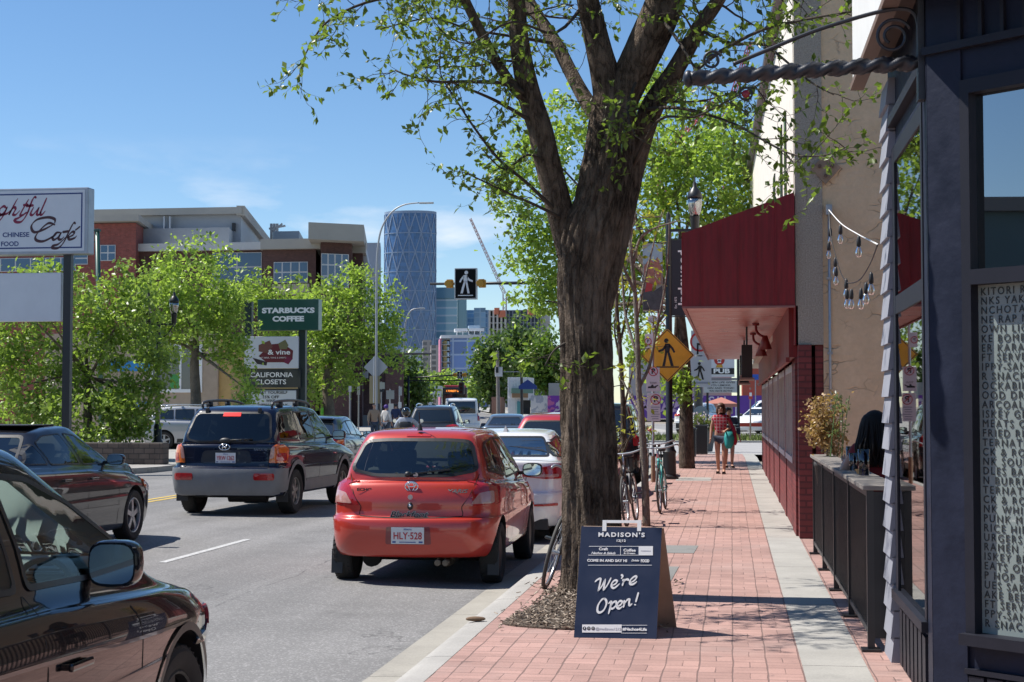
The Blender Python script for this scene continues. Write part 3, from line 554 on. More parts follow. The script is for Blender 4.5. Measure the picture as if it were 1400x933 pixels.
# awning: solid sheet metal hood with a flat soffit
AX = -.57
aw = thing('awning', 'dark red sheet metal awning with a flat painted soffit over the pavement', 'awning', (.1, 19.2, 2.8))
YA, YB = 19.15, 40.5
mb = MB(); mb.prism([(AX, 2.79), (.765, 2.79), (.765, 4.12), (AX, 3.64)], (0, YA, 0), (1, 0, 0), (0, 0, 1), .04)
for x in np.arange(AX+.22, .76, .222): zt = 3.64+(x-AX)/(.765-AX)*.48; mb.box(x-.006, x+.006, YA-.012, YA+.002, 2.80, zt-.01)
mb.build('end_panel', RED, aw)
mb = MB(); mb.add([(AX, YA, 3.64), (.765, YA, 4.12), (fx(YB), YB, 4.12), (AX, YB, 3.64), (AX, YA, 3.68), (.765, YA, 4.16), (fx(YB), YB, 4.16), (AX, YB, 3.68)], [(3, 2, 1, 0), (4, 5, 6, 7), (0, 1, 5, 4), (0, 4, 7, 3), (2, 3, 7, 6)]); mb.box(AX-.02, AX+.02, YA+.05, YB, 2.78, 3.70); mb.build('hood', RED, aw)
SOF = P('pink_red_soffit', (.42, .10, .075), .35, var=.12, vs=3, rv=.1)
mb = MB(); y = YA+.05
while y < YB: mb.box(AX+.02, .77, y, min(y+1.18, YB), 2.80, 2.815); y += 1.2
mb.build('soffit', SOF, aw); mb = MB(); mb.box(AX+.02, .77, YA+.05, YB, 2.82, 2.83); mb.box(AX-.015, .765, YA-.012, YA+.03, 2.765, 2.79); mb.build('trim', P('awning_trim', (.30, .13, .11), .5), aw)
# red fascia and shopfront under the awning
mb = MB(); mb.box(.70, .80, 19.5, 41, 2.18, 2.8); mb.box(.76, .80, 19.2, 19.5, 2.32, 2.79); mb.build('fascia', RED, pub)
mb = MB(); mb.box(.665, .71, 19.55, 41, 2.12, 2.18); mb.build('fascia_moulding', P('red_moulding', (.27, .035, .03), .5), pub)
mb = MB(); mb.box(.785, 1.1, 19.55, 41, -.02, .85)
for y0, y1 in ((19.5, 20.5), (23.0, 23.5), (26.3, 26.9), (29.7, 30.3), (33, 33.6), (36.4, 37), (40.4, 41)): mb.box(.772, 1.1, y0, y1, -.02, 2.18)
mb.build('brick_wall', REDB, pub)
mb = MB(); mb.box(.80, .9, 20.4, 20.75, .0, .10); mb.build('stone_foot', P('sandy_stone', (.42, .33, .2), .9, var=.2), pub)
WF = P('worn_white_frame', (.62, .58, .54), .6, var=.1)
wy = [(20.5, 23.0), (23.5, 26.3), (26.9, 29.7), (30.3, 33), (33.6, 36.4), (37, 40.4)]
for (a, b_) in wy:
 mb = MB()
 for k, y in enumerate(np.linspace(a, b_-.08, 4)): mb.box(.772, .87, y, y+.08, .85, 2.13)
 mb.box(.765, .87, a, b_, .85, .93); mb.box(.772, .87, a, b_, 2.03, 2.12); f = mb.build('window', WF, pub)
 mb = MB(); mb.box(.835, .845, a+.02, b_-.02, .93, 2.03); mb.build('pane', glass('pub_glass', (.30, .32, .33), .01, 1.5, .12), f)
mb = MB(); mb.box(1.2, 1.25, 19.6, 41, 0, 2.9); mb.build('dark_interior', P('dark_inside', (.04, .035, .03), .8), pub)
# conduit, anchor plate, string lights
cdt = thing('conduit', 'grey electrical conduit running up the tan stucco wall', 'pipe', (1.17, 19.17, .3))
mb = MB(); mb.tube([(1.175, 19.185, .3), (1.175, 19.185, 3.93)], .016, 8); mb.build('pipe', STEEL, cdt, smooth=True)
mb = MB(); [mb.box(1.145, 1.205, 19.16, 19.22, z, z+.03) for z in (1.2, 2.2, 3.1)]; mb.box(1.14, 1.21, 19.13, 19.22, 3.88, 4.0); mb.build('clip', STEEL, cdt)
ap = thing('anchor_plate', 'rusty diamond shaped anchor plate on the tan stucco wall', 'anchor plate', (1.14, 19.2, 4.45))
mb = MB(); mb.prism([(1.14, 4.25), (1.32, 4.45), (1.14, 4.62), (.97, 4.45)], (0, 19.17, 0), (1, 0, 0), (0, 0, 1), .05); mb.build('plate', P('rusty_plate', (.30, .22, .15), .8, var=.3, vs=9), ap)
mb = MB(); [mb.lathe([(.022, -.03), (.022, 0)], (x, 19.17, z), 'y', 8) for x, z in ((1.14, 4.35), (1.07, 4.47), (1.22, 4.47))]; mb.build('bolt', P('rust_bolt', (.12, .07, .05), .7), ap)
sl_ = thing('string_lights', 'drooping string of clear light bulbs between the tan wall and the dark storefront', 'string lights', (1.17, 19.1, 3.9))
A = Vector((1.17, 19.1, 3.93)); Bq = at(1200, 334.5, 10.46)
wire1 = [A, at(1150, 306, 17.3), at(1172, 320, 15.5), Bq]
wire2 = [A, at(1136, 322, 18.8), at(1143, 351, 18.3), at(1150, 374, 17.8), at(1158, 386, 17.2), at(1166, 387, 16.6), at(1175, 383, 16), at(1183, 373, 15.4), at(1192, 356, 14.6), Bq]
mb = MB(); mb.tube(smoothline(wire1, 6), .006, 6); mb.build('white_wire', WHITE, sl_, smooth=True)
W2 = smoothline(wire2, 6); mb = MB(); mb.tube(W2, .006, 6); mb.build('black_wire', BLACKP, sl_, smooth=True)
BULB = glass('bulb_glass', (.95, .92, .85), .02, 1.45, .25)
for p in (at(1149, 307, 17.3), at(1174, 322, 15.4), at(1135, 311, 18.9), at(1133, 330, 18.8), at(1142, 352, 18.3), at(1143, 365, 18.2), at(1157, 381, 17.2), at(1158, 395, 17.1), at(1164, 395, 16.7), at(1177, 394, 15.9), at(1184, 386, 15.3), at(1191, 372, 14.7)):
 mb = MB(); mb.lathe([(.006, .0), (.016, -.02), (.022, -.06), (.022, -.10), (.016, -.105)], tuple(p), 'z', 10); f = mb.build('bulb_socket', BLACKP, sl_, smooth=True)
 mb = MB(); mb.lathe([(.014, -.105), (.022, -.125), (.034, -.16), (.034, -.185), (.02, -.21), (.004, -.215)], tuple(p), 'z', 12); mb.v = [q for q in mb.v]; b_ = mb.build('bulb', BULB, f, smooth=True, world=False); b_.location = -sl_.location
 mb = MB(); mb.lathe([(.004, -.11), (.008, -.15), (.003, -.19)], tuple(p), 'z', 6); b_ = mb.build('filament', P('filament', (.75, .55, .35), .4), f, world=False); b_.location = -sl_.location
# hanging box signs and gooseneck lamps under the awning
for i, (y, lab) in enumerate(((24.6, 'dark boxed hanging sign nearest the viewer under the red awning'), (29.5, 'dark boxed hanging sign farther back under the red awning'))):
 h = thing('hanging_sign', lab, 'hanging sign', (.25, y, 2.1), group='box signs under the awning')
 mb = MB(); mb.box(.16, .32, y-.45, y+.45, 2.02, 2.52); mb.build('sign_box', P('dark_sign_box', (.022, .018, .018), .5), h)
 mb = MB(); mb.box(.13, .35, y-.50, y+.50, 1.99, 2.02); mb.box(.13, .16, y-.47, y+.5, 2.02, 2.06); mb.build('sign_frame', P('tan_sign_frame', (.30, .2, .16), .6), h)
 mb = MB(); mb.tube([(.24, y-.3, 2.52), (.24, y-.3, 2.8)], .012); mb.tube([(.24, y+.3, 2.52), (.24, y+.3, 2.8)], .012); mb.build('hanger', BLACKM, h)
for i, (y, lab) in enumerate(((23.2, 'maroon gooseneck spot lamp nearest the viewer under the awning soffit'), (26.2, 'maroon gooseneck spot lamp between the two hanging box signs'))):
 h = thing('spot_lamp', lab, 'lamp', (.38, y, 2.6), group='spot lamps under the awning')
 mb = MB(); mb.tube(smoothline([(.36, y, 2.79), (.37, y, 2.68), (.42, y-.05, 2.62), (.46, y-.1, 2.6)], 5), .02); mb.lathe([(.05, 2.76), (.05, 2.795)], (.36, y, 0), 'z', 12); mb.build('arm', RED, h, smooth=True)
 mb = MB(); mb.lathe([(.03, .06), (.05, 0), (.10, -.14), (.095, -.14), (.04, 0)], (.49, y-.12, 2.55), 'z', 14); mb.build('lamp_shade', P('maroon_shade', (.2, .03, .03), .4), h, smooth=True)

# flat roofed shop across the street, behind the viewer's left shoulder: seen mirrored in the storefront panes
op = thing('opposite_shop', 'flat roofed teal shop across the street mirrored in the upper storefront window', 'shop', (-21.5, 1, 0)); mb = MB(); mb.box(-28, -19.5, -16, 17, -.2, 5.1); mb.build('wall', P('teal_render', (.10, .16, .18), .7, var=.08, vs=.6), op); mb = MB(); mb.box(-28.2, -19.3, -16.2, 17.2, 5.1, 5.35); mb.build('roof', P('grey_roof', (.2, .2, .2), .8), op)
for y in (2.2, 3.1): mb = MB(); mb.box(-22, -21.4, y, y+.6, 5.35, 6.1); mb.build('chimney', P('chimney_grey', (.22, .23, .25), .8), op)
for y in (-13, -6, 1, 8): mb = MB(); mb.box(-19.52, -19.44, y, y+4.5, .7, 3.1); f = mb.build('window', WHITE, op); mb = MB(); mb.box(-19.44, -19.43, y+.1, y+4.4, .8, 3.0); mb.build('pane', P('opposite_pane', (.03, .035, .04), .08), f)
# ------------------------------------------------------------------ vehicles
def outline(yr, yf, w, rr, rf, tr, tf, br, bf, ns=30, nc=6, ne=6):
 """half outline (x >= 0) of one horizontal ring, from the middle of the tail to the middle of the nose"""
 ym = (yr+yf)/2; pts = []
 def W(y):
  s = (ym-y)/(ym-yr) if y < ym else 0; t = (y-ym)/(yf-ym) if y > ym else 0
  return w*(1-tr*s**2.2-tf*t**2.2)
 y0 = yr+br; y1 = yf-bf; cr_ = min(rr, w*.8); cf = min(rf, w*.8)
 wr = W(y0+cr_); wf = W(y1-cf)
 for i in range(ne): x = (wr-cr_)*i/ne; pts.append((x, yr+br*(x/wr)**2))
 xe = wr-cr_; ye = yr+br*(xe/wr)**2
 for i in range(nc): a = math.pi/2*i/nc; pts.append((xe+cr_*math.sin(a), ye+(y0+cr_-ye)*(1-math.cos(a))))
 for i in range(ns+1): y = y0+cr_+(y1-cf-y0-cr_)*i/ns; pts.append((W(y), y))
 xe = wf-cf; ye = yf-bf*(xe/wf)**2
 for i in range(1, nc+1): a = math.pi/2*i/nc; pts.append((xe+cf*math.cos(a), ye-(ye-(y1-cf))*(1-math.sin(a))))
 for i in range(1, ne+1): x = xe*(1-i/ne); pts.append((x, yf-bf*(x/wf)**2))
 return pts
def zfun(z):
 if isinstance(z, (int, float)): return lambda y: z
 a = [p[0] for p in z]; b = [p[1] for p in z]; return lambda y: float(np.interp(y, a, b))
def ringmesh(rings, sub=4, ns=30):
 RR = []
 for r in rings:
  o = outline(r['yr'], r['yf'], r['w'], r.get('rr', .12), r.get('rf', .12), r.get('tr', .03), r.get('tf', .05), r.get('br', .04), r.get('bf', .08), ns)
  z = zfun(r['z']); cw = r.get('crown', 0); w = r['w']
  RR.append([Vector((x, y, z(y)+cw*(1-(x/w)**2))) for x, y in o])
 n = len(RR[0]); full = []
 for k in range(len(RR)-1):
  a, b, c, d = RR[max(k-1, 0)], RR[k], RR[k+1], RR[min(k+2, len(RR)-1)]
  for j in range(sub):
   t = j/sub; row = []
   for i in range(n):
    m1 = (c[i]-a[i])*.5; m2 = (d[i]-b[i])*.5; dl = (c[i]-b[i]).length     # limit the tangents so close rings stay crisp
    m1 = m1*min(1, 1.2*dl/max(1e-6, m1.length)); m2 = m2*min(1, 1.2*dl/max(1e-6, m2.length))
    h00, h10, h01, h11 = 2*t**3-3*t*t+1, t**3-2*t*t+t, -2*t**3+3*t*t, t**3-t*t
    row.append(b[i]*h00+m1*h10+c[i]*h01+m2*h11)
   full.append(row)
 full.append(RR[-1]); mb = MB(); L = 2*n-2
 for row in full: mb.v += row+[Vector((-p.x, p.y, p.z)) for p in row[-2:0:-1]]
 for k in range(len(full)-1):
  for i in range(L): mb.f.append((k*L+i, k*L+(i+1) % L, (k+1)*L+(i+1) % L, (k+1)*L+i)); mb.m.append(0)
 for k, fl in ((0, True), (len(full)-1, False)):
  for i in range(n-1):
   a, b, c, d = k*L+i, k*L+i+1, k*L+(L-i-1) % L, k*L+(L-i) % L
   f = [a, b] if i == n-2 else [a, b, c]
   f = [a, b, c, d]; f = list(dict.fromkeys(f))
   if len(f) > 2: mb.f.append(tuple(f[::-1] if not fl else f)); mb.m.append(0)
 return mb
def tess(poly, ml):
 bm = bmesh.new(); vs = [bm.verts.new((p[0], p[1], 0)) for p in poly]
 for tr in tessellate_polygon([[Vector((a, b, 0)) for a, b in poly]]):
  try: bm.faces.new([vs[i] for i in tr])
  except ValueError: pass
 for _ in range(7):
  es = [e for e in bm.edges if e.calc_length() > ml]
  if not es: break
  bmesh.ops.subdivide_edges(bm, edges=es, cuts=1, use_grid_fill=False); bmesh.ops.triangulate(bm, faces=bm.faces[:])
  bmesh.ops.beautify_fill(bm, faces=bm.faces[:], edges=bm.edges[:])
 bm.verts.index_update(); V = [(v.co.x, v.co.y) for v in bm.verts]; F = [[v.index for v in f.verts] for f in bm.faces]; bm.free(); return V, F
class Car:
 def __init__(s, name, label, loc, rz, spec, mat, group=None, cat='car', detail=1, cut=False):
  s.s = spec; s.root = thing(name, label, cat, loc, rz, group); s.mat = mat; s.cut = cut; s.d = detail; s.holes = {}
  s.L = spec['L']; s.hw = spec['W']/2; s.body()
 def body(s):
  q = s.s; L, hw = q['L'], s.hw; g = q.get('gc', .2); zb = q['bump']; zs = q['shoulder']; zg = q['glassbase']; zr = q['roof']
  c = lambda **k: k
  rr, rf = q.get('rr', .16), q.get('rf', .22); br, bf = q.get('br', .06), q.get('bf', .12)
  K = dict(rr=rr, rf=rf, br=br, bf=bf, tr=q.get('tr', .03), tf=q.get('tf', .05))
  wr = q.get('wroof', .70)
  rings = [c(z=g+.05, yr=.30, yf=L-.32, w=hw*.80, **K), c(z=g, yr=.10, yf=L-.10, w=hw*.92, **K), c(z=g+.06, yr=.04, yf=L-.04, w=hw*.965, **K),
   c(z=(g+zb)/2+.02, yr=.0, yf=L, w=hw*.985, **K), c(z=q.get('bumpz', zb), yr=.015, yf=L-.015, w=hw, **K), c(z=[(0, zb+.03), (L, zb+.03)], yr=q.get('step', .05), yf=L-.03, w=hw*.998, **K),
   c(z=[(p[0], (zb+.03)*.45+p[1]*.55) for p in zs], yr=q.get('step', .05)+.015, yf=L-.05, w=hw*q.get('wmid', 1.0), **K),
   c(z=zs, yr=q['ys'], yf=L-q.get('nose', .16), w=hw*.972, **K),
   c(z=[(p[0], p[1]+.018) for p in zs], yr=q['ys']+.05, yf=L-q.get('nose', .16)-.10, w=hw*.94, crown=.02, **K)]
  if q.get('deck'): rings.append(c(z=zg, yr=q['deck'], yf=(L-.2+q['cowl'])/2, w=hw*.91, rr=.12, rf=.2, br=.05, bf=.1, tr=.05, tf=.04, crown=.02))
  rings += [c(z=zg, yr=q['gr'], yf=q['cowl'], w=hw*.90, rr=q.get('grr', .10), rf=.10, br=q.get('gbr', .07), bf=.13, tr=q.get('gtr', .05), tf=.03, crown=.012)]
  ry, fy, zt = q['roof_r'], q['roof_f'], zfun(zr); yb, yc = q['gr'], q['cowl']; zgf = zfun(zg)
  for t, bul in ((.34, .018), (.70, .016)):
   yr = yb+(ry-yb)*t; yf = yc+(fy-yc)*t; k = q.get('glbow', .03)
   rings.append(c(z=[(y, zgf(y)*(1-t)+(zt(y)-.07)*t) for y in np.linspace(yr, yf, 9)], yr=yr-k*4*t*(1-t), yf=yf+k*1.2*4*t*(1-t), w=hw*(.90*(1-t)+wr*t+bul), rr=.11, rf=.11, br=.06, bf=.11, tr=q.get('gtr', .05)*(1-t)+.07*t, tf=.04))
  rings += [c(z=[(y, zt(y)-.055) for y in np.linspace(ry, fy, 9)], yr=ry, yf=fy, w=hw*wr, rr=.12, rf=.12, br=.05, bf=.09, tr=.07, tf=.05),
   c(z=[(y, zt(y)-.018) for y in np.linspace(ry, fy, 9)], yr=ry+.06, yf=fy-.07, w=hw*(wr-.055), rr=.12, rf=.12, br=.05, bf=.09, tr=.07, tf=.05),
   c(z=[(y, zt(y)) for y in np.linspace(ry, fy, 9)], yr=ry+.16, yf=fy-.17, w=hw*(wr-.19), rr=.12, rf=.12, br=.05, bf=.08, tr=.07, tf=.05, crown=.004),
   c(z=[(y, zt(y)+.012) for y in np.linspace(ry, fy, 9)], yr=ry+.35, yf=fy-.36, w=hw*(wr-.5), rr=.08, rf=.08, br=.02, bf=.02)]
  mb = ringmesh(rings, 4 if s.d else 2, 34 if s.d else 16); s.bvh = BVHTree.FromPolygons(mb.v, mb.f)
  o = mb.build('body', [s.mat, BLACKP, q.get('in_mat', P('car_interior', (.035, .036, .038), .8))], s.root, world=False, smooth=True); s.bodyo = o
  cutters = []
  for y in (q['wr'], q['wf']):
   for sx in (-1, 1):
    m = MB(); m.lathe([(q['arch'], sx*(hw-.30)), (q['arch'], sx*(hw+.2))], (0, y, q['rad']+q.get('archup', .015)), 'x', 40, 1); cutters.append(m)
  m = MB()
  for k in cutters: m.add(k.v, k.f, 1)
  s.boolean(o, m)
  s.holes_m = MB()
  if s.cut:     # hollow cabin
   rg = []
   for r in rings[-7 if not q.get('deck') else -7:-1]:
    e = dict(r); e['w'] = r['w']-.055; e['yr'] = r['yr']+.06; e['yf'] = r['yf']-.06; z = zfun(r['z']); e['z'] = [(y, z(y)-.035) for y in np.linspace(r['yr']-.1, r['yf']+.1, 12)]; rg.append(e)
   b0 = dict(rg[0]); b0['z'] = q.get('floor', .42); b0['w'] = hw*.82; b0['yr'] = max(q['gr']+.1, q['wr']-.1); b0['yf'] = q['cowl']+.1; 
   mc = ringmesh([b0]+rg, 2, 14); m = MB(); m.add(mc.v, [f for f in mc.f], 2); s.boolean(o, m)
 def boolean(s, o, m):
  bm = bmesh.new(); bm.from_mesh(o.data); bmesh.ops.recalc_face_normals(bm, faces=bm.faces[:]); bm.to_mesh(o.data); bm.free()
  for att in range(6):
   me = bpy.data.meshes.new('cut'); me.from_pydata([tuple(Vector(v)+(Vector(rng.normal(0, .0012, 3)) if att > 1 else Vector((0, 0, 0)))) for v in m.v], [], m.f)
   for mm in o.data.materials: me.materials.append(mm)
   me.polygons.foreach_set('material_index', m.m); bm = bmesh.new(); bm.from_mesh(me); bmesh.ops.recalc_face_normals(bm, faces=bm.faces[:])
   if att % 2: bmesh.ops.reverse_faces(bm, faces=bm.faces[:])
   bm.to_mesh(me); bm.free()
   c = bpy.data.objects.new('cut', me); COL.objects.link(c); c.parent = s.root
   md = o.modifiers.new('b', 'BOOLEAN'); md.operation = 'DIFFERENCE'; md.object = c; md.solver = 'EXACT'
   bpy.context.view_layer.update(); dg = bpy.context.evaluated_depsgraph_get(); n = bpy.data.meshes.new_from_object(o.evaluated_get(dg)); o.modifiers.clear(); bpy.data.objects.remove(c); ok = len(n.polygons) > .9*len(o.data.polygons)
   if ok: o.data = n; n.name = 'body'; break
  o.data.polygons.foreach_set('use_smooth', [True]*len(o.data.polygons)); o.data.set_sharp_from_angle(angle=R(38))
 def hit(s, view, a, b):
  if view in ('R', 'L'): k = 1 if view == 'R' else -1; h = s.bvh.ray_cast(Vector((k*4, a, b)), Vector((-k, 0, 0)))
  elif view == 'B': h = s.bvh.ray_cast(Vector((a, -4, b)), Vector((0, 1, 0)))
  elif view == 'F': h = s.bvh.ray_cast(Vector((a, s.L+4, b)), Vector((0, -1, 0)))
  else: h = s.bvh.ray_cast(Vector((a, b, 6)), Vector((0, 0, -1)))
  if h[0] is None: return None
  n = h[1]; d = {'R': Vector((1, 0, 0)), 'L': Vector((-1, 0, 0)), 'B': Vector((0, -1, 0)), 'F': Vector((0, 1, 0)), 'T': Vector((0, 0, 1))}[view]
  return h[0], (n if n.dot(d) > 0 else -n)
 def patch(s, mb, view, poly, off=.004, ml=.09, thick=None, m=0):
  V, F = tess(poly, ml); H = [s.hit(view, a, b) for a, b in V]; ok = [h is not None for h in H]
  pts = [h[0]+h[1]*off if h else Vector((0, 0, 0)) for h in H]; nr = [h[1] if h else Vector((0, 0, 1)) for h in H]
  dv = {'R': Vector((1, 0, 0)), 'L': Vector((-1, 0, 0)), 'B': Vector((0, -1, 0)), 'F': Vector((0, 1, 0)), 'T': Vector((0, 0, 1))}[view]
  out = []
  for f in F:
   if not all(ok[i] for i in f): continue
   a, b, c = [pts[i] for i in f]
   if max((a-b).length, (b-c).length, (c-a).length) > 3.2*ml+.03: continue
   out.append(tuple(f) if (b-a).cross(c-a).dot(dv) > 0 else tuple(f[::-1]))
  mb.add(pts, out, m)
  if thick:      # skirt back to the body
   k = len(mb.v)-len(pts); E = {}
   for f in out:
    for i in range(3): E[(f[i], f[(i+1) % 3])] = 1
   for (i, j) in list(E):
    if (j, i) not in E: mb.add([pts[i], pts[j], pts[j]-nr[j]*thick, pts[i]-nr[i]*thick], [(1, 0, 3, 2)], m)
 def ringp(s, mb, view, outer, inner, off=.005, m=0):
  H = [s.hit(view, *p) for p in outer]; I = [s.hit(view, *p) for p in inner]; k = len(outer)
  for i in range(k):
   j = (i+1) % k; q = [H[i], H[j], I[j], I[i]]
   if all(q): mb.add([h[0]+h[1]*off for h in q], [(0, 1, 2, 3)], m)
 def line(s, mb, view, pts, w=.008, off=.0015, m=0, k=4, sm=True):
  P_ = smoothline([(*p, 0) for p in pts], k) if sm else [Vector((*p, 0)) for p in pts]
  A = []; Bv = []
  for i, p in enumerate(P_):
   d = P_[min(i+1, len(P_)-1)]-P_[max(0, i-1)]; n = Vector((-d.y, d.x, 0)).normalized()*w/2; A.append(s.hit(view, p.x+n.x, p.y+n.y)); Bv.append(s.hit(view, p.x-n.x, p.y-n.y))
  for i in range(len(P_)-1):
   q = [A[i], Bv[i], Bv[i+1], A[i+1]]
   if all(q): mb.add([h[0]+h[1]*off for h in q], [(0, 1, 2, 3)], m)
 def window(s, view, poly, mat, name='window', r=.04, trim=.022, trimmat=None):
  tm = trimmat or P('window_rubber', (.012, .012, .013), .45)
  po = roundpoly(poly, r, 4); pi = roundpoly(inset(poly, trim), r*.8, 4)
  # resample so that the projected edge follows the bodywork
  def rs(p):
   out = []
   for i in range(len(p)):
    a, b = Vector(p[i]), Vector(p[(i+1) % len(p)]); k = max(1, int((b-a).length/.07))
    out += [tuple(a.lerp(b, j/k)) for j in range(k)]
   return out
  po2 = rs(po); pi2 = []
  for i in range(len(po)):
   a, b = Vector(po[i]), Vector(po[(i+1) % len(po)]); k = max(1, int((b-a).length/.07)); a2, b2 = Vector(pi[i]), Vector(pi[(i+1) % len(po)])
   pi2 += [tuple(a2.lerp(b2, j/k)) for j in range(k)]
  g = MB(); s.patch(g, view, pi2 if s.cut else po2, .003, .10); w = g.build(name, mat, s.root, world=False, smooth=True)
  f = MB(); s.ringp(f, view, po2, pi2, .006)
  if f.f: f.build('window_trim', tm, w, world=False)
  if s.cut: s.holes.setdefault(view, []).append(roundpoly(inset(poly, trim*.7), r*.8, 3))
  return w
 def cutholes(s):
  if not s.cut: return
  o = s.bodyo; hw = s.hw
  for view, polys in s.holes.items():
   for p in polys:
    m = MB()
    if view == 'R': m.add(*s._prism(p, .25*hw, hw+.3, 1))
    elif view == 'L': m.add(*s._prism(p, -hw-.3, -.25*hw, 1))
    elif view == 'B': m.add(*s._prism(p, -.3, s.s['roof_r']+.35))
    else: m.add(*s._prism(p, s.s['roof_f']-.35, s.L+.3))
    m.m = [2]*len(m.f); s.boolean(o, m)
 def _prism(s, p, y0, y1, ax=0):
  k = len(p); A = [(y, a, b) if ax else (a, y, b) for y in (y0, y1) for a, b in p]
  tr = tessellate_polygon([[Vector((a, b, 0)) for a, b in p]]); F = []
  for t in tr: F.append(tuple(t)); F.append(tuple(i+k for i in t[::-1]))
  for i in range(k): j = (i+1) % k; F.append((i, j, j+k, i+k))
  return A, F
 def wheels(s, spokes=5, rimcol='alloy', turn=0., steel=False, n=28):
  q = s.s; r = q['rad']; w = q.get('tw', .20); rr = r*q.get('rimr', .66)
  rim = {'alloy': P('alloy_rim', (.42, .42, .43), .38, .7, var=.1), 'dark': P('dark_steel_rim', (.035, .034, .033), .6, .2, var=.2), 'dusty': P('dusty_alloy_rim', (.30, .285, .26), .55, .5, var=.15)}[rimcol]
  for y in (q['wr'], q['wf']):
   for sx in (-1, 1):
    xo = sx*(s.hw-q.get('win', .016)-w/2); h = bpy.data.objects
    m = MB(); m.lathe([(rr*.98, -w*.40), (rr*.98, w*.02)] if sx > 0 else [(rr*.98, -w*.02), (rr*.98, w*.40)], (0, 0, 0), 'x', n); m.lathe([(rr*.6, w*.03*sx), (rr*.6, w*.06*sx)], (0, 0, 0), 'x', 18)
    wo_ = m.build('wheel', P('brake_dark', (.03, .028, .027), .7), s.root, world=False); wo_.location = (xo, y, r)
    if y == q['wf'] and turn: wo_.rotation_euler = (0, 0, turn)
    t = MB(); k = w/2
    t.lathe([(rr, -k*.82), (rr*1.12, -k*.98), (r*.90, -k), (r*.975, -k*.84), (r, -k*.62), (r*1.002, 0), (r, k*.62), (r*.975, k*.84), (r*.90, k), (rr*1.12, k*.98), (rr, k*.82), (rr*.97, k*.5), (rr*.97, -k*.5)], (0, 0, 0), 'x', n+8, close=True)
    if s.d:
     for j in range(40):
      a = 6.283*j/40
      for e in (-1, 1): t.bar(Vector((e*k*.5, math.cos(a)*r*.993, math.sin(a)*r*.993)), Vector((e*k*.9, math.cos(a+.06)*r*.955, math.sin(a+.06)*r*.955)), .014, .012)
    t.build('tyre', RUBBER, wo_, world=False, smooth=True, ang=35)
    d = MB(); ox = sx*k*.62
    d.lathe([(rr, sx*k*.80), (rr*.965, sx*k*.86), (rr*.92, sx*k*.80), (rr*.90, sx*k*.45)], (0, 0, 0), 'x', n, close=True) if not steel else d.lathe([(rr, sx*k*.75), (rr*.9, sx*k*.8), (rr*.8, sx*k*.55), (rr*.45, sx*k*.62), (rr*.3, sx*k*.75), (.01, sx*k*.78)], (0, 0, 0), 'x', n)
    d.lathe([(rr*.22, ox-sx*.03), (rr*.22, ox+sx*.004), (rr*.16, ox+sx*.012), (.004, ox+sx*.012)], (0, 0, 0), 'x', 16)
    if not steel:
     for j in range(spokes):
      a = 6.283*(j+.25)/spokes; u_ = Vector((0, math.cos(a), math.sin(a))); v_ = Vector((0, -math.sin(a), math.cos(a))); A = []
      for rad, hw_ in ((rr*.14, rr*.15), (rr*.55, rr*.125), (rr*.94, rr*.17)):
       for e in (-1, 1):
        for x in (ox-sx*.05, ox+sx*(.006 if rad < rr*.8 else .0)): A.append(u_*rad+v_*e*hw_+Vector((x, 0, 0)))
      d.add(A, [(1, 3, 7, 5), (5, 7, 11, 9), (0, 1, 5, 4), (4, 5, 9, 8), (3, 2, 6, 7), (7, 6, 10, 11), (8, 9, 11, 10)])
    d.build('rim', rim, wo_, world=False)
 def mirror(s, y, z, mat, out=.17, size=(.10, .055, .075), sides=(1, -1)):
  for k in sides:
   h = s.hit('R' if k > 0 else 'L', y, z-.02); x = abs(h[0].x) if h else s.hw*.9
   m = MB(); m.ball((k*(x+out*.75), y-.01, z+.02), (size[0], size[1], size[2]), seg=18, ring=12)
   for i, v in enumerate(m.v):
    c = Vector((k*(x+out*.75), y-.01, z+.02)); d = v-c; d = Vector([math.copysign(abs(a/b)**.62, a)*b for a, b in zip(d, size)])
    if d.y < -size[1]*.55: d.y = -size[1]*.55
    m.v[i] = c+d
   m.bar((k*(x-.04), y, z-.02), (k*(x+out*.6), y, z-.01), .05, .035); mo = m.build('side_mirror', mat, s.root, world=False, smooth=True, ang=40)
   g = MB(); c = Vector((k*(x+out*.75), y-.01-size[1]*.56, z+.02)); n = 20
   g.add([c+Vector((math.copysign(abs(math.cos(t))**.6, math.cos(t))*size[0]*.86, -.001, math.copysign(abs(math.sin(t))**.6, math.sin(t))*size[2]*.84)) for t in np.linspace(0, 6.283, n, endpoint=False)], [tuple(range(n))]); g.build('mirror_glass', P('mirror_silver', (.75, .78, .8), .02, 1), mo, world=False)
 def handle(s, y, z, mat, sides=('R', 'L'), w=.20):
  for v in sides:
   h = s.hit(v, y, z)
   if not h: continue
   k = 1 if v == 'R' else -1; m = MB(); m.bbox(h[0]+Vector((k*.024, 0, 0)), (.018, w, .028), .008); m.bar(h[0]+Vector((0, -w*.4, 0)), h[0]+Vector((k*.024, -w*.4, 0)), .02); m.bar(h[0]+Vector((0, w*.4, 0)), h[0]+Vector((k*.024, w*.4, 0)), .02); m.build('door_handle', mat, s.root, world=False)
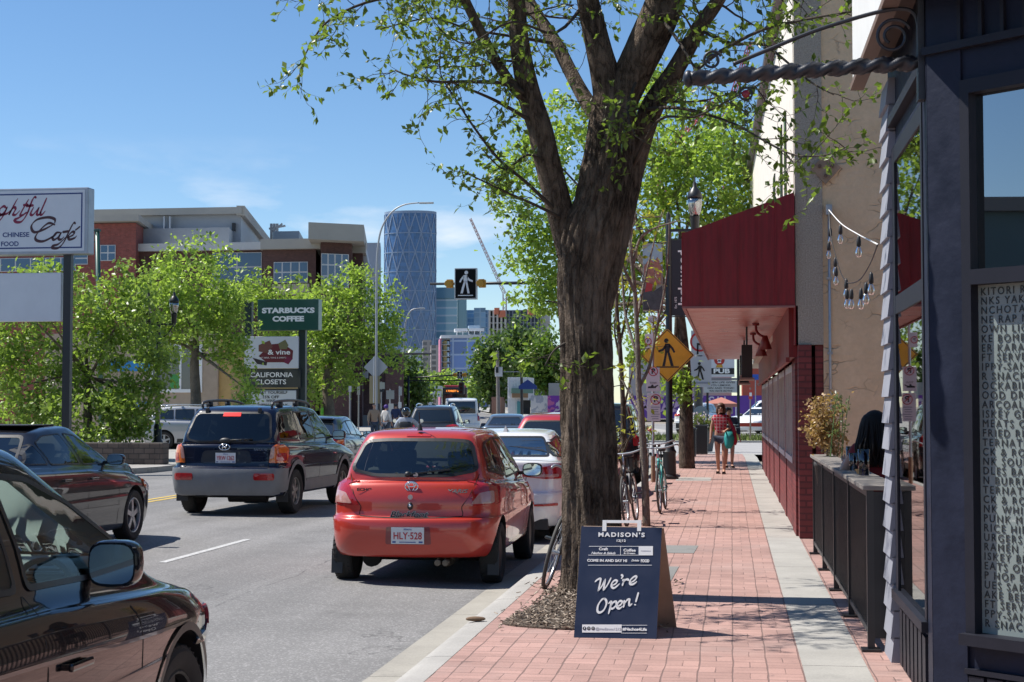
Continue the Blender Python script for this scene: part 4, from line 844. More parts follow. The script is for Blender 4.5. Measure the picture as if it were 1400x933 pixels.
 def plate(s, z, txt, x=0., w=.31, h=.155, col=INKR, view='B', off=.012):
  hh = s.hit(view, x, z)
  if not hh: return
  y = min([q[0].y for q in (s.hit(view, x-w/2, z-h/2), s.hit(view, x+w/2, z+h/2), hh) if q])-off; m = MB(); m.box(x-w/2, x+w/2, y-.004, y, z-h/2, z+h/2); pl = m.build('licence_plate', P('plate_white', (.72, .72, .72), .4), s.root, world=False)
  if txt: 
   t = text(txt, h*.60, (x, y-.004, z-.005), (1, 0, 0), (0, 0, 1), col, None, width=w*.86, bold=.001); t.parent = pl
   t = text('Alberta', h*.17, (x, y-.004, z+h*.38), (1, 0, 0), (0, 0, 1), P('plate_blue', (.03, .08, .3), .5), None); t.parent = pl
   m = MB(); m.box(x-w*.46, x-w*.36, y-.006, y-.0045, z-h*.44, z-h*.34); m.box(x+w*.34, x+w*.46, y-.006, y-.0045, z-h*.44, z-h*.34); m.box(x-w*.25, x+w*.25, y-.0055, y-.0045, z-h*.42, z-h*.37); m.build('sticker', MATS['plate_blue'], pl, world=False)
  return pl
 def part(s, name, mat, fn, smooth=False):
  m = MB(); fn(m)
  if m.f: return m.build(name, mat, s.root, world=False, smooth=smooth)
 def seams(s, lines, w=.008):
  for view, pts in lines:
          m = MB(); s.line(m, view, pts, w)
          if m.f: m.build('panel_gap', P('panel_gap_dark', (.004, .004, .004), .8), s.root, world=False)
 def seats(s, ys, z=.46, mat=None, xs=(-.36, .36), top=.62):
  mat = mat or P('seat_cloth', (.05, .05, .055), .85, var=.2)
  for y in ys:
   for x in xs:
    m = MB(); m.bbox((x, y+.22, z+.06), (.48, .52, .16), .06); m.bbox((x, y-.02, z+top*.55), (.46, .14, top), .06, rot=Matrix.Rotation(.2, 3, 'X')); m.bbox((x, y-.10, z+top+.10), (.25, .09, .17), .04); m.tube([(x-.05, y-.09, z+top-.05), (x-.05, y-.1, z+top+.08)], .008, 6); m.tube([(x+.05, y-.09, z+top-.05), (x+.05, y-.1, z+top+.08)], .008, 6)
    m.build('seat', mat, s.root, world=False, smooth=True, ang=40)
 def dash(s, z, mat=None, wheel_x=-.36):
  mat = mat or P('dashboard_plastic', (.045, .045, .047), .7); y = s.s['cowl']-.12; hw = s.hw
  m = MB(); m.bbox((0, y-.32, z-.12), (hw*1.55, .55, .24), .08); m.build('dashboard', mat, s.root, world=False, smooth=True, ang=40)
  m = MB(); c = Vector((wheel_x, y-.72, z-.02)); m.tube([c+Vector((.185*math.cos(t), .07*math.sin(t), .17*math.sin(t))) for t in np.linspace(0, 6.283, 29)], .016, 8, cap=False); m.bar(c-Vector((.17, 0, 0)), c+Vector((.17, 0, 0)), .03, .02); m.bar(c, c+Vector((0, .3, -.1)), .05); m.build('steering_wheel', BLACKP, s.root, world=False, smooth=True)
def mirrorx(p): return [(-a, b) for a, b in p][::-1]
CARGLASS = glass('car_glass', (.58, .66, .63), .012, 1.5, .09); CARGLASSD = glass('privacy_glass', (.10, .115, .12), .012, 1.5, .05); TINT = P('tinted_glass', (.012, .016, .019), .03, coat=.8, spec=.8)
TAILR = P('tail_light_red', (.36, .012, .014), .12, coat=1, var=.2, vs=30); TAILA = P('tail_light_amber', (.62, .13, .02), .12, coat=1, var=.2, vs=30); TAILW = P('tail_light_clear', (.46, .24, .21), .12, coat=1, var=.15, vs=30); BRAKE = P('high_brake_light', (.45, .03, .03), .2, coat=1)
def lamp(c, mats, polys, name='taillight'):
 """one lamp per side; polys: (material index, view, polygon) for the right hand lamp"""
 for k in (1, -1):
  m = MB()
  for i, view, p in polys:
   v = view if view in 'BFT' else ('R' if k > 0 else 'L'); pp = p if (view in 'RL' or k > 0) else mirrorx(p)
   c.patch(m, v, roundpoly(pp, .02, 3), .010+(.005 if i and len(polys) > 2 and i != polys[0][0] else 0), .05, .014, i)
  m.build(name, mats, c.root, world=False, smooth=True, ang=50)

# --- small red hatchback parked at the kerb
HX, HY = -3.03, 14.62
red = paint('red_paint', (.48, .036, .019), .15, .33)
spec = dict(L=3.78, W=1.66, gc=.28, bump=.64, step=.10, shoulder=[(0, .97), (1.6, .93), (2.9, .87), (3.78, .70)], ys=.17, nose=.25, glassbase=[(0, 1.04), (1, .985), (3.0, .94)], gr=.22, cowl=3.12, roof=[(0, 1.43), (.6, 1.47), (1.2, 1.49), (1.9, 1.485), (2.4, 1.44)], roof_r=.52, roof_f=2.35, wroof=.70, wr=.62, wf=3.08, rad=.295, arch=.345, rr=.30, br=.12, gbr=.13, gtr=.10, tw=.19, rimr=.66, wmid=.995, grr=.13)
c = Car('parked_hatchback', 'small red hatchback parked at the kerb in front of the white sedan', (HX, HY, -.138), R(.5), spec, red, cut=True)
side = [(.46, 1.02), (.72, 1.36), (1.42, 1.40), (1.42, .98)]
sideq = [[(.52, 1.08), (.62, 1.28), (.80, 1.36), (1.32, 1.405), (1.36, 1.0)], [(1.42, .98), (1.385, 1.405), (1.95, 1.39), (2.30, 1.27), (2.72, 1.0)]]
for k in 'RL':
 for p in sideq: c.window(k, p, CARGLASS, r=.05)
c.window('B', [(-.635, 1.09), (-.53, 1.385), (-.3, 1.40), (.3, 1.40), (.53, 1.385), (.635, 1.09), (.38, 1.035), (-.38, 1.035)], CARGLASS, 'rear_window', r=.07, trim=.03)
c.window('F', [(-.66, .99), (-.50, 1.38), (.50, 1.38), (.66, .99)], CARGLASS, 'windscreen', r=.06, trim=.03)
c.cutholes()
lamp(c, [TAILR, TAILW], [(0, 'B', [(.50, .765), (.585, .90), (.65, 1.0), (.72, 1.02), (.79, 1.0), (.81, .78)]), (0, 'R', [(.26, .79), (.26, .99), (.40, 1.02), (.47, .97), (.34, .81)]), (1, 'B', [(.575, .785), (.645, .885), (.76, .905), (.77, .79)])])
for o in [x for x in c.root.children if x.name.startswith('taillight')]:
 pass
c.seams([('B', [(-.63, 1.06), (-.56, .86), (-.49, .76), (-.50, .69), (-.44, .665), (0, .655), (.44, .665), (.50, .69), (.49, .76), (.56, .86), (.63, 1.06)]), ('R', [(1.40, .97), (1.38, .60), (1.40, .27)]), ('R', [(2.55, .96), (2.60, .60), (2.55, .28)]), ('R', [(.92, .98), (.90, .90), (.99, .64), (1.02, .40)]), ('L', [(1.40, .97), (1.38, .60), (1.40, .27)]), ('L', [(2.55, .96), (2.60, .60), (2.55, .28)]), ('T', [(-.47, .75), (-.47, 2.1)]), ('T', [(.47, .75), (.47, 2.1)])])
c.wheels(steel=True, rimcol='dark')
c.mirror(2.62, 1.0, BLACKP, out=.20, size=(.11, .06, .075)); c.handle(1.55, .86, red); c.handle(.5, .5, red, sides=())
def f(m):
 m.bar((fk*.765, .36, .33), (fk*.765, .335, .10), .11, .012, upv=Vector((0, 1, 0)))
for fk in (-1, 1): c.part('mud_flap', BLACKP, f)
c.part('exhaust', P('exhaust_metal', (.16, .13, .1), .5, .7, var=.3, vs=15), lambda m: [m.lathe([(.026, -.10), (.030, -.10), (.030, .2), (.026, .2)], (.27+dx, .17, .235), 'y', 14) for dx in (0, .075)]+[m.lathe([(.07, .12), (.085, .16), (.085, .5), (.07, .54)], (.30, .2, .25), 'y', 14)], True)
c.part('underbody', P('underbody_black', (.012, .012, .012), .8), lambda m: (m.box(-.55, .55, .8, 3.5, .19, .30), m.tube([(-.66, .62, .27), (.66, .62, .27)], .045), m.lathe([(.09, -.05), (.09, .05)], (-.45, .5, .24), 'y', 12)))
c.plate(.495, 'HLY·528', w=.315)
c.part('plate_recess', P('red_recess', (.20, .012, .018), .4, coat=1), lambda m: c.patch(m, 'B', roundpoly([(-.22, .41), (-.21, .575), (.21, .575), (.22, .41)], .02), .003, .06))
c.part('antenna', BLACKP, lambda m: (m.lathe([(.03, 0), (.02, .03), (.012, .06)], (0, .60, 1.475), 'z', 10), m.tube([(0, .60, 1.52), (0, .54, 1.66)], [.006, .004])))
c.part('keyhole_cap', BLACKP, lambda m: m.ball(c.hit('B', .0, .765)[0]+Vector((0, -.005, 0)), (.028, .012, .036)), True)
c.part('keyhole', CHROME, lambda m: m.ball(c.hit('B', .0, .77)[0]+Vector((0, -.014, 0)), (.014, .006, .016)), True)
for z in (1.055, .85): c.part('round_sticker', P('sticker_cream', (.6, .5, .45), .6), lambda m, z=z: m.lathe([(.024, -.008), (.024, .0), (.001, .0)], c.hit('B', .0 if z < 1 else .03, z)[0]+Vector((0, -.004, 0)), 'y', 14))
def emb(m):
 y = c.hit('B', 0, .955)[0].y-.016; 
 for rx, rz, dz in ((.062, .045, 0), (.026, .042, 0), (.045, .018, .016)): m.tube([(rx*math.cos(t)+.005, y, .95+dz+rz*math.sin(t)) for t in np.linspace(0, 6.283, 33)], .006, 6, cap=False)
c.part('emblem', CHROME, emb, True)
def rtext(c, txt, size, x, z, mat, name='lettering', **k):
 h = c.hit('B', x, z); t = text(txt, size, (x, h[0].y-.006, z), (1, 0, 0), Vector((0, 0, 1)) if 'up' not in k else k.pop('up'), mat, None, name, **k); t.parent = c.root; return t
rtext(c, 'YARIS', .05, .44, .905, CHROME, bold=.002, shear=.3, sx=1.5); rtext(c, 'ECHO', .038, -.46, .915, P('dark_badge', (.06, .03, .03), .4), bold=.002, sx=1.4)
rtext(c, 'Blackfoot', .075, -.015, .685, INKB, bold=.0005, shear=.3, sx=1.25); rtext(c, 'Blackfoot', .075, -.015, .685, P('badge_silver', (.5, .48, .46), .4), bold=.0045, shear=.3, sx=1.25).location.y += .002
c.part('high_brake_light', BRAKE, lambda m: c.patch(m, 'B', [(-.12, 1.415), (.12, 1.415), (.12, 1.435), (-.12, 1.435)], .006, .06))
c.part('wiper', BLACKP, lambda m: (m.bar(c.hit('B', -.05, 1.06)[0]+Vector((0, -.02, 0)), c.hit('B', .36, 1.11)[0]+Vector((0, -.02, 0)), .014), m.ball(c.hit('B', -.05, 1.06)[0], (.03, .03, .03))))
c.seats((.95, 1.75)); c.dash(.98)
c.part('door_trim_panel', P('grey_lining', (.10, .10, .10), .8), lambda m: m.box(-.6, .6, .45, .80, .5, .9))

# --- dark blue and grey SUV waiting in the second lane
navy = paint('navy_paint', (.006, .009, .026), .0, .25); GREYCL = P('grey_cladding', (.16, .165, .175), .5, var=.12, dirt=(.22, .2, .17))
spec = dict(L=4.5, W=1.82, gc=.30, bump=.72, step=.12, shoulder=[(0, 1.06), (2.2, 1.04), (3.4, 1.0), (4.5, .82)], ys=.14, nose=.22, glassbase=[(0, 1.11), (1, 1.09), (3.4, 1.06)], gr=.17, cowl=3.42, roof=[(.2, 1.60), (.7, 1.655), (1.6, 1.68), (2.3, 1.66), (2.8, 1.60)], roof_r=.44, roof_f=2.75, wroof=.74, wr=.86, wf=3.48, rad=.345, arch=.41, rr=.20, br=.09, gbr=.10, gtr=.07, tw=.23, rimr=.62)
SFX, SFY = -7.60, 22.93
c = Car('waiting_suv', 'dark blue station SUV with grey lower cladding and roof rails waiting in the far lane', (SFX, SFY, roadz(-7.6)), R(-2.0), spec, navy, cut=True)
for k in 'RL':
 c.window(k, [(.36, 1.15), (.42, 1.38), (.62, 1.535), (1.16, 1.57), (1.20, 1.14)], CARGLASSD, r=.06); c.window(k, [(1.26, 1.14), (1.22, 1.575), (1.98, 1.585), (2.0, 1.13)], CARGLASSD, r=.05); c.window(k, [(2.07, 1.125), (2.05, 1.585), (2.42, 1.55), (2.72, 1.42), (3.10, 1.14)], CARGLASS, r=.05)
c.window('B', [(-.70, 1.14), (-.60, 1.57), (.60, 1.57), (.70, 1.14), (.45, 1.10), (-.45, 1.10)], CARGLASSD, 'rear_window', r=.10, trim=.03); c.window('F', [(-.72, 1.13), (-.58, 1.56), (.58, 1.56), (.72, 1.13)], CARGLASS, 'windscreen', r=.06, trim=.03); c.cutholes()
lamp(c, [TAILA, TAILR, TAILW], [(0, 'B', [(.665, .80), (.70, 1.03), (.78, 1.09), (.90, 1.06), (.91, .80)]), (0, 'R', [(.22, .80), (.22, 1.06), (.34, 1.07), (.48, 1.0), (.36, .80)]), (2, 'B', [(.672, .86), (.70, 1.03), (.745, 1.06), (.735, .87)]), (1, 'B', [(.77, .83), (.78, .95), (.88, .95), (.885, .83)])])
def clad(m):
 for v in 'RL':
  for y in (.86, 3.48):
   o_ = [(y+.475*math.cos(t), .36+.475*math.sin(t)) for t in np.linspace(-.25, math.pi+.25, 30)]; i_ = [(y+.405*math.cos(t), .36+.405*math.sin(t)) for t in np.linspace(-.25, math.pi+.25, 30)]
   H = [c.hit(v, *p) for p in o_]; I = [c.hit(v, *p) for p in i_]
   for i in range(29):
    q = [H[i], H[i+1], I[i+1], I[i]]
    if all(q): m.add([h[0]+h[1]*.012 for h in q], [(0, 1, 2, 3)])
  c.patch(m, v, [(1.30, .34), (1.34, .52), (3.02, .52), (3.04, .34)], .012, .2); c.patch(m, v, [(.02, .36), (.02, .72), (.42, .72), (.42, .45), (.46, .36)], .010, .1)
 c.patch(m, 'B', [(-.90, .36), (-.90, .72), (-.72, .72), (-.66, .71), (.66, .71), (.72, .72), (.90, .72), (.90, .36), (.75, .32), (-.75, .32)], .012, .08, .012)
c.part('bumper_cladding', GREYCL, clad, True)
for k in (-1, 1): c.part('reflector', TAILR, lambda m: c.patch(m, 'B', roundpoly([(k*.63-.15, .545), (k*.63-.15, .645), (k*.63+.15, .645), (k*.63+.15, .545)], .03), .024, .07, .01))
c.part('tailgate_recess', P('navy_recess', (.008, .010, .022), .35, coat=1), lambda m: c.patch(m, 'B', roundpoly([(-.42, .80), (-.36, .99), (.36, .99), (.42, .80)], .06), .003, .08))
c.plate(.875, 'YRW·1262', w=.32)
for k in (-1, 1): c.part('roof_rail', P('rail_black', (.03, .03, .032), .4), lambda m: [(m.tube(smoothline([(k*.56, .62, 1.64), (k*.57, .70, 1.72), (k*.575, 1.3, 1.75), (k*.575, 2.0, 1.745), (k*.565, 2.45, 1.70), (k*.555, 2.55, 1.645)], 5), .022), m.bar((k*.572, .95, 1.64), (k*.572, .95, 1.735), .10, .04), m.bar((k*.572, 1.75, 1.66), (k*.572, 1.75, 1.74), .08, .03))], True)
c.part('high_brake_light', P('lit_red_lens', (.55, .05, .04), .2, coat=1, emit=(.9, .05, .03), es=.5), lambda m: c.patch(m, 'B', [(-.14, 1.50), (.14, 1.50), (.14, 1.555), (-.14, 1.555)], .012, .06, .01))
for k in (-1, 1): c.part('hinge', BLACKP, lambda m: m.bbox(c.hit('B', k*.42, 1.585)[0]+Vector((0, -.01, 0)), (.06, .05, .10), .02))
c.part('wiper', BLACKP, lambda m: (m.ball(c.hit('B', -.02, 1.135)[0]+Vector((0, -.02, 0)), (.09, .04, .045)), m.bar(c.hit('B', -.02, 1.14)[0]+Vector((0, -.035, 0)), c.hit('B', .40, 1.16)[0]+Vector((0, -.03, 0)), .014)), True)
def emb(m):
 y = c.hit('B', 0, 1.04)[0].y-.014; m.tube([(.085*math.cos(t)-.02, y, 1.04+.045*math.sin(t)) for t in np.linspace(0, 6.283, 25)], .008, 6, cap=False); m.bar((-.055, y, 1.005), (-.035, y, 1.07), .014); m.bar((-.005, y, 1.01), (.015, y, 1.075), .014); m.bar((-.045, y, 1.035), (.005, y, 1.045), .012)
c.part('emblem', CHROME, emb, True)
rtext(c, 'SANTA FE', .045, .52, 1.0, CHROME, bold=.001, shear=.2, sx=1.2); rtext(c, 'V6', .035, .60, .955, CHROME); rtext(c, '4WD', .04, .56, .765, CHROME)
c.seams([('B', [(-.66, 1.10), (-.66, .75), (-.62, .735), (.62, .735), (.66, .75), (.66, 1.10)]), ('R', [(1.24, 1.12), (1.20, .95), (1.30, .78)]), ('R', [(2.03, 1.12), (2.03, .7), (1.98, .40)]), ('R', [(3.08, 1.08), (3.06, .7), (2.98, .42)]), ('L', [(2.03, 1.12), (2.03, .7), (1.98, .40)])])
c.wheels(6, 'dusty'); c.mirror(2.98, 1.16, navy, out=.22, size=(.115, .07, .085)); c.handle(1.45, .985, navy); c.handle(2.2, .98, navy)
for fk in (-1, 1): c.part('mud_flap', BLACKP, lambda m: m.box(fk*.80-.10, fk*.80+.09, .42, .432, .20, .38))
c.part('underbody', MATS['underbody_black'], lambda m: (m.box(-.6, .6, .4, 4.2, .26, .40), m.tube([(-.7, .86, .34), (.7, .86, .34)], .06), m.lathe([(.10, -.3), (.10, .3)], (.25, .45, .29), 'x', 12)))
c.seats((1.35, 2.15), z=.66); c.dash(1.10)

# --- charcoal sedan in the far lane
char = paint('charcoal_paint', (.013, .013, .017), .3, .28)
spec = dict(L=4.58, W=1.80, gc=.17, bump=.56, step=.04, shoulder=[(0, .93), (2.4, .90), (3.5, .84), (4.58, .66)], ys=.10, nose=.24, deck=.55, glassbase=[(0, .985), (1.0, .985), (3.4, .94)], gr=.86, cowl=3.36, roof=[(1.4, 1.36), (1.9, 1.415), (2.3, 1.43), (2.7, 1.40), (2.9, 1.37)], roof_r=1.42, roof_f=2.62, wroof=.66, wr=.98, wf=3.68, rad=.312, arch=.355, rr=.24, tw=.205, rimr=.70, rf=.34, bf=.2, gtr=.12)
VX, VY = -8.17, 14.95
c = Car('charcoal_sedan', 'glossy charcoal four door sedan in the far lane at the left edge', (VX, VY, roadz(-8.2)), R(0), spec, char, cut=True)
for k in 'RL':
 c.window(k, [(.98, 1.02), (1.20, 1.17), (1.36, 1.24), (1.42, 1.005)], CARGLASS, r=.02, trim=.014); c.window(k, [(1.47, 1.0), (1.41, 1.25), (1.62, 1.325), (2.02, 1.345), (2.20, .985)], CARGLASS, r=.05, trim=.014); c.window(k, [(2.27, .98), (2.10, 1.35), (2.42, 1.315), (2.72, 1.19), (3.08, .965)], CARGLASS, r=.05, trim=.014)
c.window('B', [(-.62, 1.01), (-.46, 1.33), (.46, 1.33), (.62, 1.01)], CARGLASS, 'rear_window', r=.06, trim=.03); c.window('F', [(-.68, .98), (-.50, 1.34), (.50, 1.34), (.68, .98)], CARGLASS, 'windscreen', r=.06, trim=.03); c.cutholes()
lamp(c, [TAILR], [(0, 'B', [(.60, .66), (.62, .95), (.75, .94), (.88, .88), (.88, .62)]), (0, 'R', [(.20, .64), (.20, .88), (.36, .88), (.30, .62)])])
lamp(c, [P('headlight_lens', (.45, .47, .5), .06, coat=1), TAILA], [(0, 'F', [(.50, .58), (.50, .68), (.84, .72), (.86, .60)]), (0, 'R', [(4.05, .60), (4.0, .72), (4.36, .66), (4.42, .58)]), (1, 'R', [(3.96, .66), (3.93, .75), (4.03, .71), (4.05, .62)])], 'headlight')
c.seams([('R', [(1.42, .98), (1.36, .80), (1.50, .55), (1.52, .25)]), ('R', [(2.24, .975), (2.22, .6), (2.20, .25)]), ('R', [(3.10, .96), (3.14, .6), (3.12, .25)]), ('R', [(3.36, .86), (3.42, .80), (3.52, .68)])])
c.wheels(5, 'alloy'); c.mirror(2.94, 1.0, char, out=.20, size=(.11, .07, .065)); c.handle(1.62, .83, char); c.handle(2.36, .82, char)
c.part('sill_strip', char, lambda m: c.line(m, 'R', [(1.35, .47), (2.2, .46), (3.2, .45)], .05, .010))
c.part('sunroof_rail', BLACKP, lambda m: m.bbox((0, 1.95, 1.435), (.85, .75, .014), .006))
c.plate(.74, 'BKT·417'); c.seats((1.55, 2.3), z=.42); c.dash(.96)

# --- black crossover parked nearest the camera
blk = paint('black_paint', (.006, .006, .008), .0, .2); 
spec = dict(L=4.42, W=1.84, gc=.22, bump=.66, step=.06, tf=.13, shoulder=[(0, 1.02), (2.2, .985), (3.3, .93), (4.0, .86), (4.42, .72)], ys=.14, nose=.20, glassbase=[(0, 1.09), (1, 1.09), (3.0, 1.03), (3.4, .99)], gr=.2, cowl=3.46, roof=[(.2, 1.50), (.8, 1.57), (1.6, 1.60), (2.2, 1.585), (2.7, 1.53)], roof_r=.6, roof_f=2.58, wroof=.72, wr=.86, wf=3.50, rad=.345, arch=.385, rr=.22, tw=.225, win=.05, rf=.46, bf=.26, rimr=.68)
NX, NY = -3.20, 3.0
BTINT = glass('green_glass', (.80, .90, .87), .012, 1.45, .0)
spec['in_mat'] = P('grey_interior', (.20, .22, .215), .75, var=.05)
c = Car('parked_crossover', 'black crossover parked nearest the viewer in the bottom left corner', (NX, NY, -.135), R(0), spec, blk, cut=True)
for k in 'RL':
 c.window(k, [(.62, 1.12), (.86, 1.38), (1.18, 1.44), (1.20, 1.11)], CARGLASSD, r=.04); c.window(k, [(1.27, 1.10), (1.25, 1.45), (1.98, 1.475), (2.02, 1.07)], BTINT, r=.04); c.window(k, [(2.09, 1.07), (2.06, 1.475), (2.36, 1.45), (2.66, 1.35), (3.0, 1.17), (3.16, 1.04)], BTINT, r=.04)
c.window('B', [(-.66, 1.13), (-.54, 1.46), (.54, 1.46), (.66, 1.13)], CARGLASSD, 'rear_window', r=.08, trim=.03); c.window('F', [(-.70, 1.06), (-.54, 1.49), (.54, 1.49), (.70, 1.06)], BTINT, 'windscreen', r=.06, trim=.03); c.cutholes()
lamp(c, [TAILR], [(0, 'B', [(.55, .85), (.55, 1.05), (.88, 1.03), (.9, .82)])]); lamp(c, [P('dark_lamp_lens', (.05, .03, .035), .05, coat=1), P('lamp_red', (.25, .02, .03), .1, coat=1)], [(0, 'F', [(.45, .66), (.45, .76), (.80, .80), (.88, .66)]), (0, 'R', [(4.02, .66), (3.98, .80), (4.28, .75), (4.34, .64)]), (1, 'R', [(3.92, .72), (3.90, .81), (4.02, .78), (4.03, .70)])], 'headlight')
c.seams([('R', [(2.05, 1.06), (2.06, .7), (2.02, .30)]), ('R', [(2.70, 1.04), (2.86, .93), (2.95, .80), (2.93, .30)][1:]), ('R', [(1.22, 1.08), (1.20, .9), (1.28, .7)])])
c.part('crease_trim', P('dark_crease', (.02, .02, .022), .3, coat=1), lambda m: c.line(m, 'R', [(.9, .865), (2.0, .84), (2.9, .80), (3.6, .78)], .014, .004))
c.wheels(5, 'dark'); c.mirror(2.66, 1.095, blk, out=.14, size=(.10, .075, .088)); c.handle(2.28, .80, blk, w=.19); c.handle(1.42, .82, blk)
for v in 'RL':
 for y in (.86, 3.5): c.part('wheel_arch_trim', P('arch_black', (.02, .019, .018), .45), lambda m: c.ringp(m, v, [(y+k*math.cos(t), .36+k*math.sin(t)) for k, T in ((.42, 1), (.386, -1)) for t in np.linspace(.0, math.pi, 30)[::T]], [(y+.40*math.cos(t), .36+.40*math.sin(t)) for T in (1, -1) for t in np.linspace(0, math.pi, 30)[::T]], .010))
DASHG = P('pale_grey_dash', (.30, .33, .32), .75, var=.05)
c.seats((1.0, 1.75), z=.5, mat=P('grey_seat', (.12, .12, .12), .8)); c.dash(1.085, DASHG)
c.part('speaker_grille', BLACKP, lambda m: m.lathe([(.06, 0), (.06, .004), (.001, .004)], (.50, 3.15, 1.09), 'z', 18))
def vent(m):
 cx, cy, cz = .60, 2.73, 1.04
 m.tube([(cx+.10*math.cos(t), cy, cz+.075*math.sin(t)) for t in np.linspace(0, 6.283, 25)], .012, 6, cap=False, m=1)
 for i in range(-3, 4): m.box(cx-.09*math.cos(i*.42), cx+.09*math.cos(i*.42), cy-.008, cy+.02, cz+i*.019-.004, cz+i*.019+.004)
m = MB(); vent(m); m.build('air_vent', [BLACKP, DASHG], c.root, world=False)

# --- white sedan ahead of the red hatchback
wht = paint('white_car_paint', (.74, .74, .73), .0, .3)
spec = dict(L=4.75, W=1.86, gc=.20, bump=.62, step=.05, shoulder=[(0, 1.0), (2.4, .92), (3.6, .84), (4.75, .68)], ys=.08, nose=.24, deck=.42, glassbase=[(0, 1.03), (1.0, 1.0), (3.4, .94)], gr=.62, cowl=3.35, roof=[(1.3, 1.335), (1.9, 1.38), (2.3, 1.40), (2.9, 1.36)], roof_r=1.45, roof_f=2.6, wroof=.68, wr=1.0, wf=3.85, rad=.335, arch=.38, rr=.26, tw=.22, rimr=.70, br=.12)
WX, WY = -3.03, 19.5
c = Car('parked_white_sedan', 'white sedan parked between the red hatchback and the big tree trunk', (WX, WY, -.13), R(.3), spec, wht, cut=True)
for k in 'RL': c.window(k, [(.85, 1.06), (1.35, 1.25), (1.95, 1.31), (2.0, 1.0)], CARGLASS); c.window(k, [(2.06, .99), (2.03, 1.31), (2.5, 1.27), (3.08, .98)], CARGLASS)
c.window('B', [(-.70, 1.055), (-.54, 1.31), (.54, 1.31), (.70, 1.055)], glass('blue_glass', (.6, .70, .76), .01, 1.5, .28), 'rear_window', r=.05, trim=.02); c.window('F', [(-.68, .99), (-.52, 1.30), (.52, 1.30), (.68, .99)], CARGLASS, 'windscreen'); c.cutholes()
lamp(c, [TAILR, TAILW], [(0, 'B', [(.36, .84), (.50, .91), (.80, .97), (.92, .98), (.92, .80), (.70, .80)]), (0, 'R', [(.24, .80), (.24, .98), (.38, .98), (.44, .93), (.32, .82)]), (1, 'B', [(.52, .825), (.60, .855), (.86, .86), (.86, .82)])])
for k in (-1, 1): c.part('bumper_reflector', TAILR, lambda m: c.patch(m, 'B', roundpoly([(k*.70-.16, .46), (k*.70-.14, .485), (k*.70+.16, .50), (k*.70+.16, .465)], .01), .008, .07, .01))
c.part('fin_antenna', P('grey_fin', (.45, .45, .46), .4), lambda m: m.add([(-.03, 1.62, 1.36), (.03, 1.62, 1.36), (.02, 1.86, 1.38), (-.02, 1.86, 1.38), (0, 1.66, 1.455), (0, 1.74, 1.43)], [(0, 1, 4), (1, 2, 5, 4), (2, 3, 5), (3, 0, 4, 5), (3, 2, 1, 0)]))
c.seams([('B', [(-.5, 1.02), (-.46, .72), (-.4, .66), (.4, .66), (.46, .72), (.5, 1.02)]), ('R', [(2.03, .98), (2.0, .3)]), ('R', [(.42, .80), (.62, .60), (.7, .5)])])
c.part('badge', P('badge_blue', (.05, .05, .15), .3, coat=1), lambda m: c.patch(m, 'B', [(-.075, .885), (-.075, .915), (.075, .915), (.075, .885)], .006, .06))
c.plate(.56, 'CKF·802'); c.wheels(5, 'alloy'); c.mirror(3.0, 1.02, wht); c.seats((1.5, 2.35), z=.40, mat=P('pale_seat', (.30, .30, .30), .8)); c.dash(.96)
c.part('rear_diffuser', BLACKP, lambda m: m.box(-.75, .75, .09, .5, .17, .30)); c.part('parcel_shelf', P('grey_shelf', (.2, .2, .21), .8), lambda m: m.box(-.6, .6, .75, 1.45, .93, .96))

# --- traffic farther up the street (opaque tinted windows at this size)
def suv_spec(**k):
 d = dict(L=4.55, W=1.86, gc=.24, bump=.72, step=.07, shoulder=[(0, 1.06), (2.2, 1.03), (3.4, .98), (4.55, .80)], ys=.12, nose=.22, glassbase=[(0, 1.13), (1, 1.10), (3.4, 1.04)], gr=.18, cowl=3.42, roof=[(.2, 1.58), (.7, 1.64), (1.6, 1.68), (2.3, 1.66), (2.8, 1.60)], roof_r=.50, roof_f=2.7, wroof=.72, wr=.88, wf=3.53, rad=.35, arch=.40, rr=.2, tw=.22, gbr=.09); d.update(k); return d
def sedan_spec(**k):
 d = dict(L=4.6, W=1.80, gc=.18, bump=.58, step=.04, shoulder=[(0, .97), (2.4, .91), (3.5, .85), (4.6, .68)], ys=.10, nose=.24, deck=.45, glassbase=[(0, 1.0), (1.0, .99), (3.4, .94)], gr=.75, cowl=3.36, roof=[(1.3, 1.36), (1.9, 1.42), (2.3, 1.44), (2.9, 1.39)], roof_r=1.4, roof_f=2.6, wroof=.67, wr=1.0, wf=3.72, rad=.32, arch=.365, rr=.24, tw=.2); d.update(k); return d
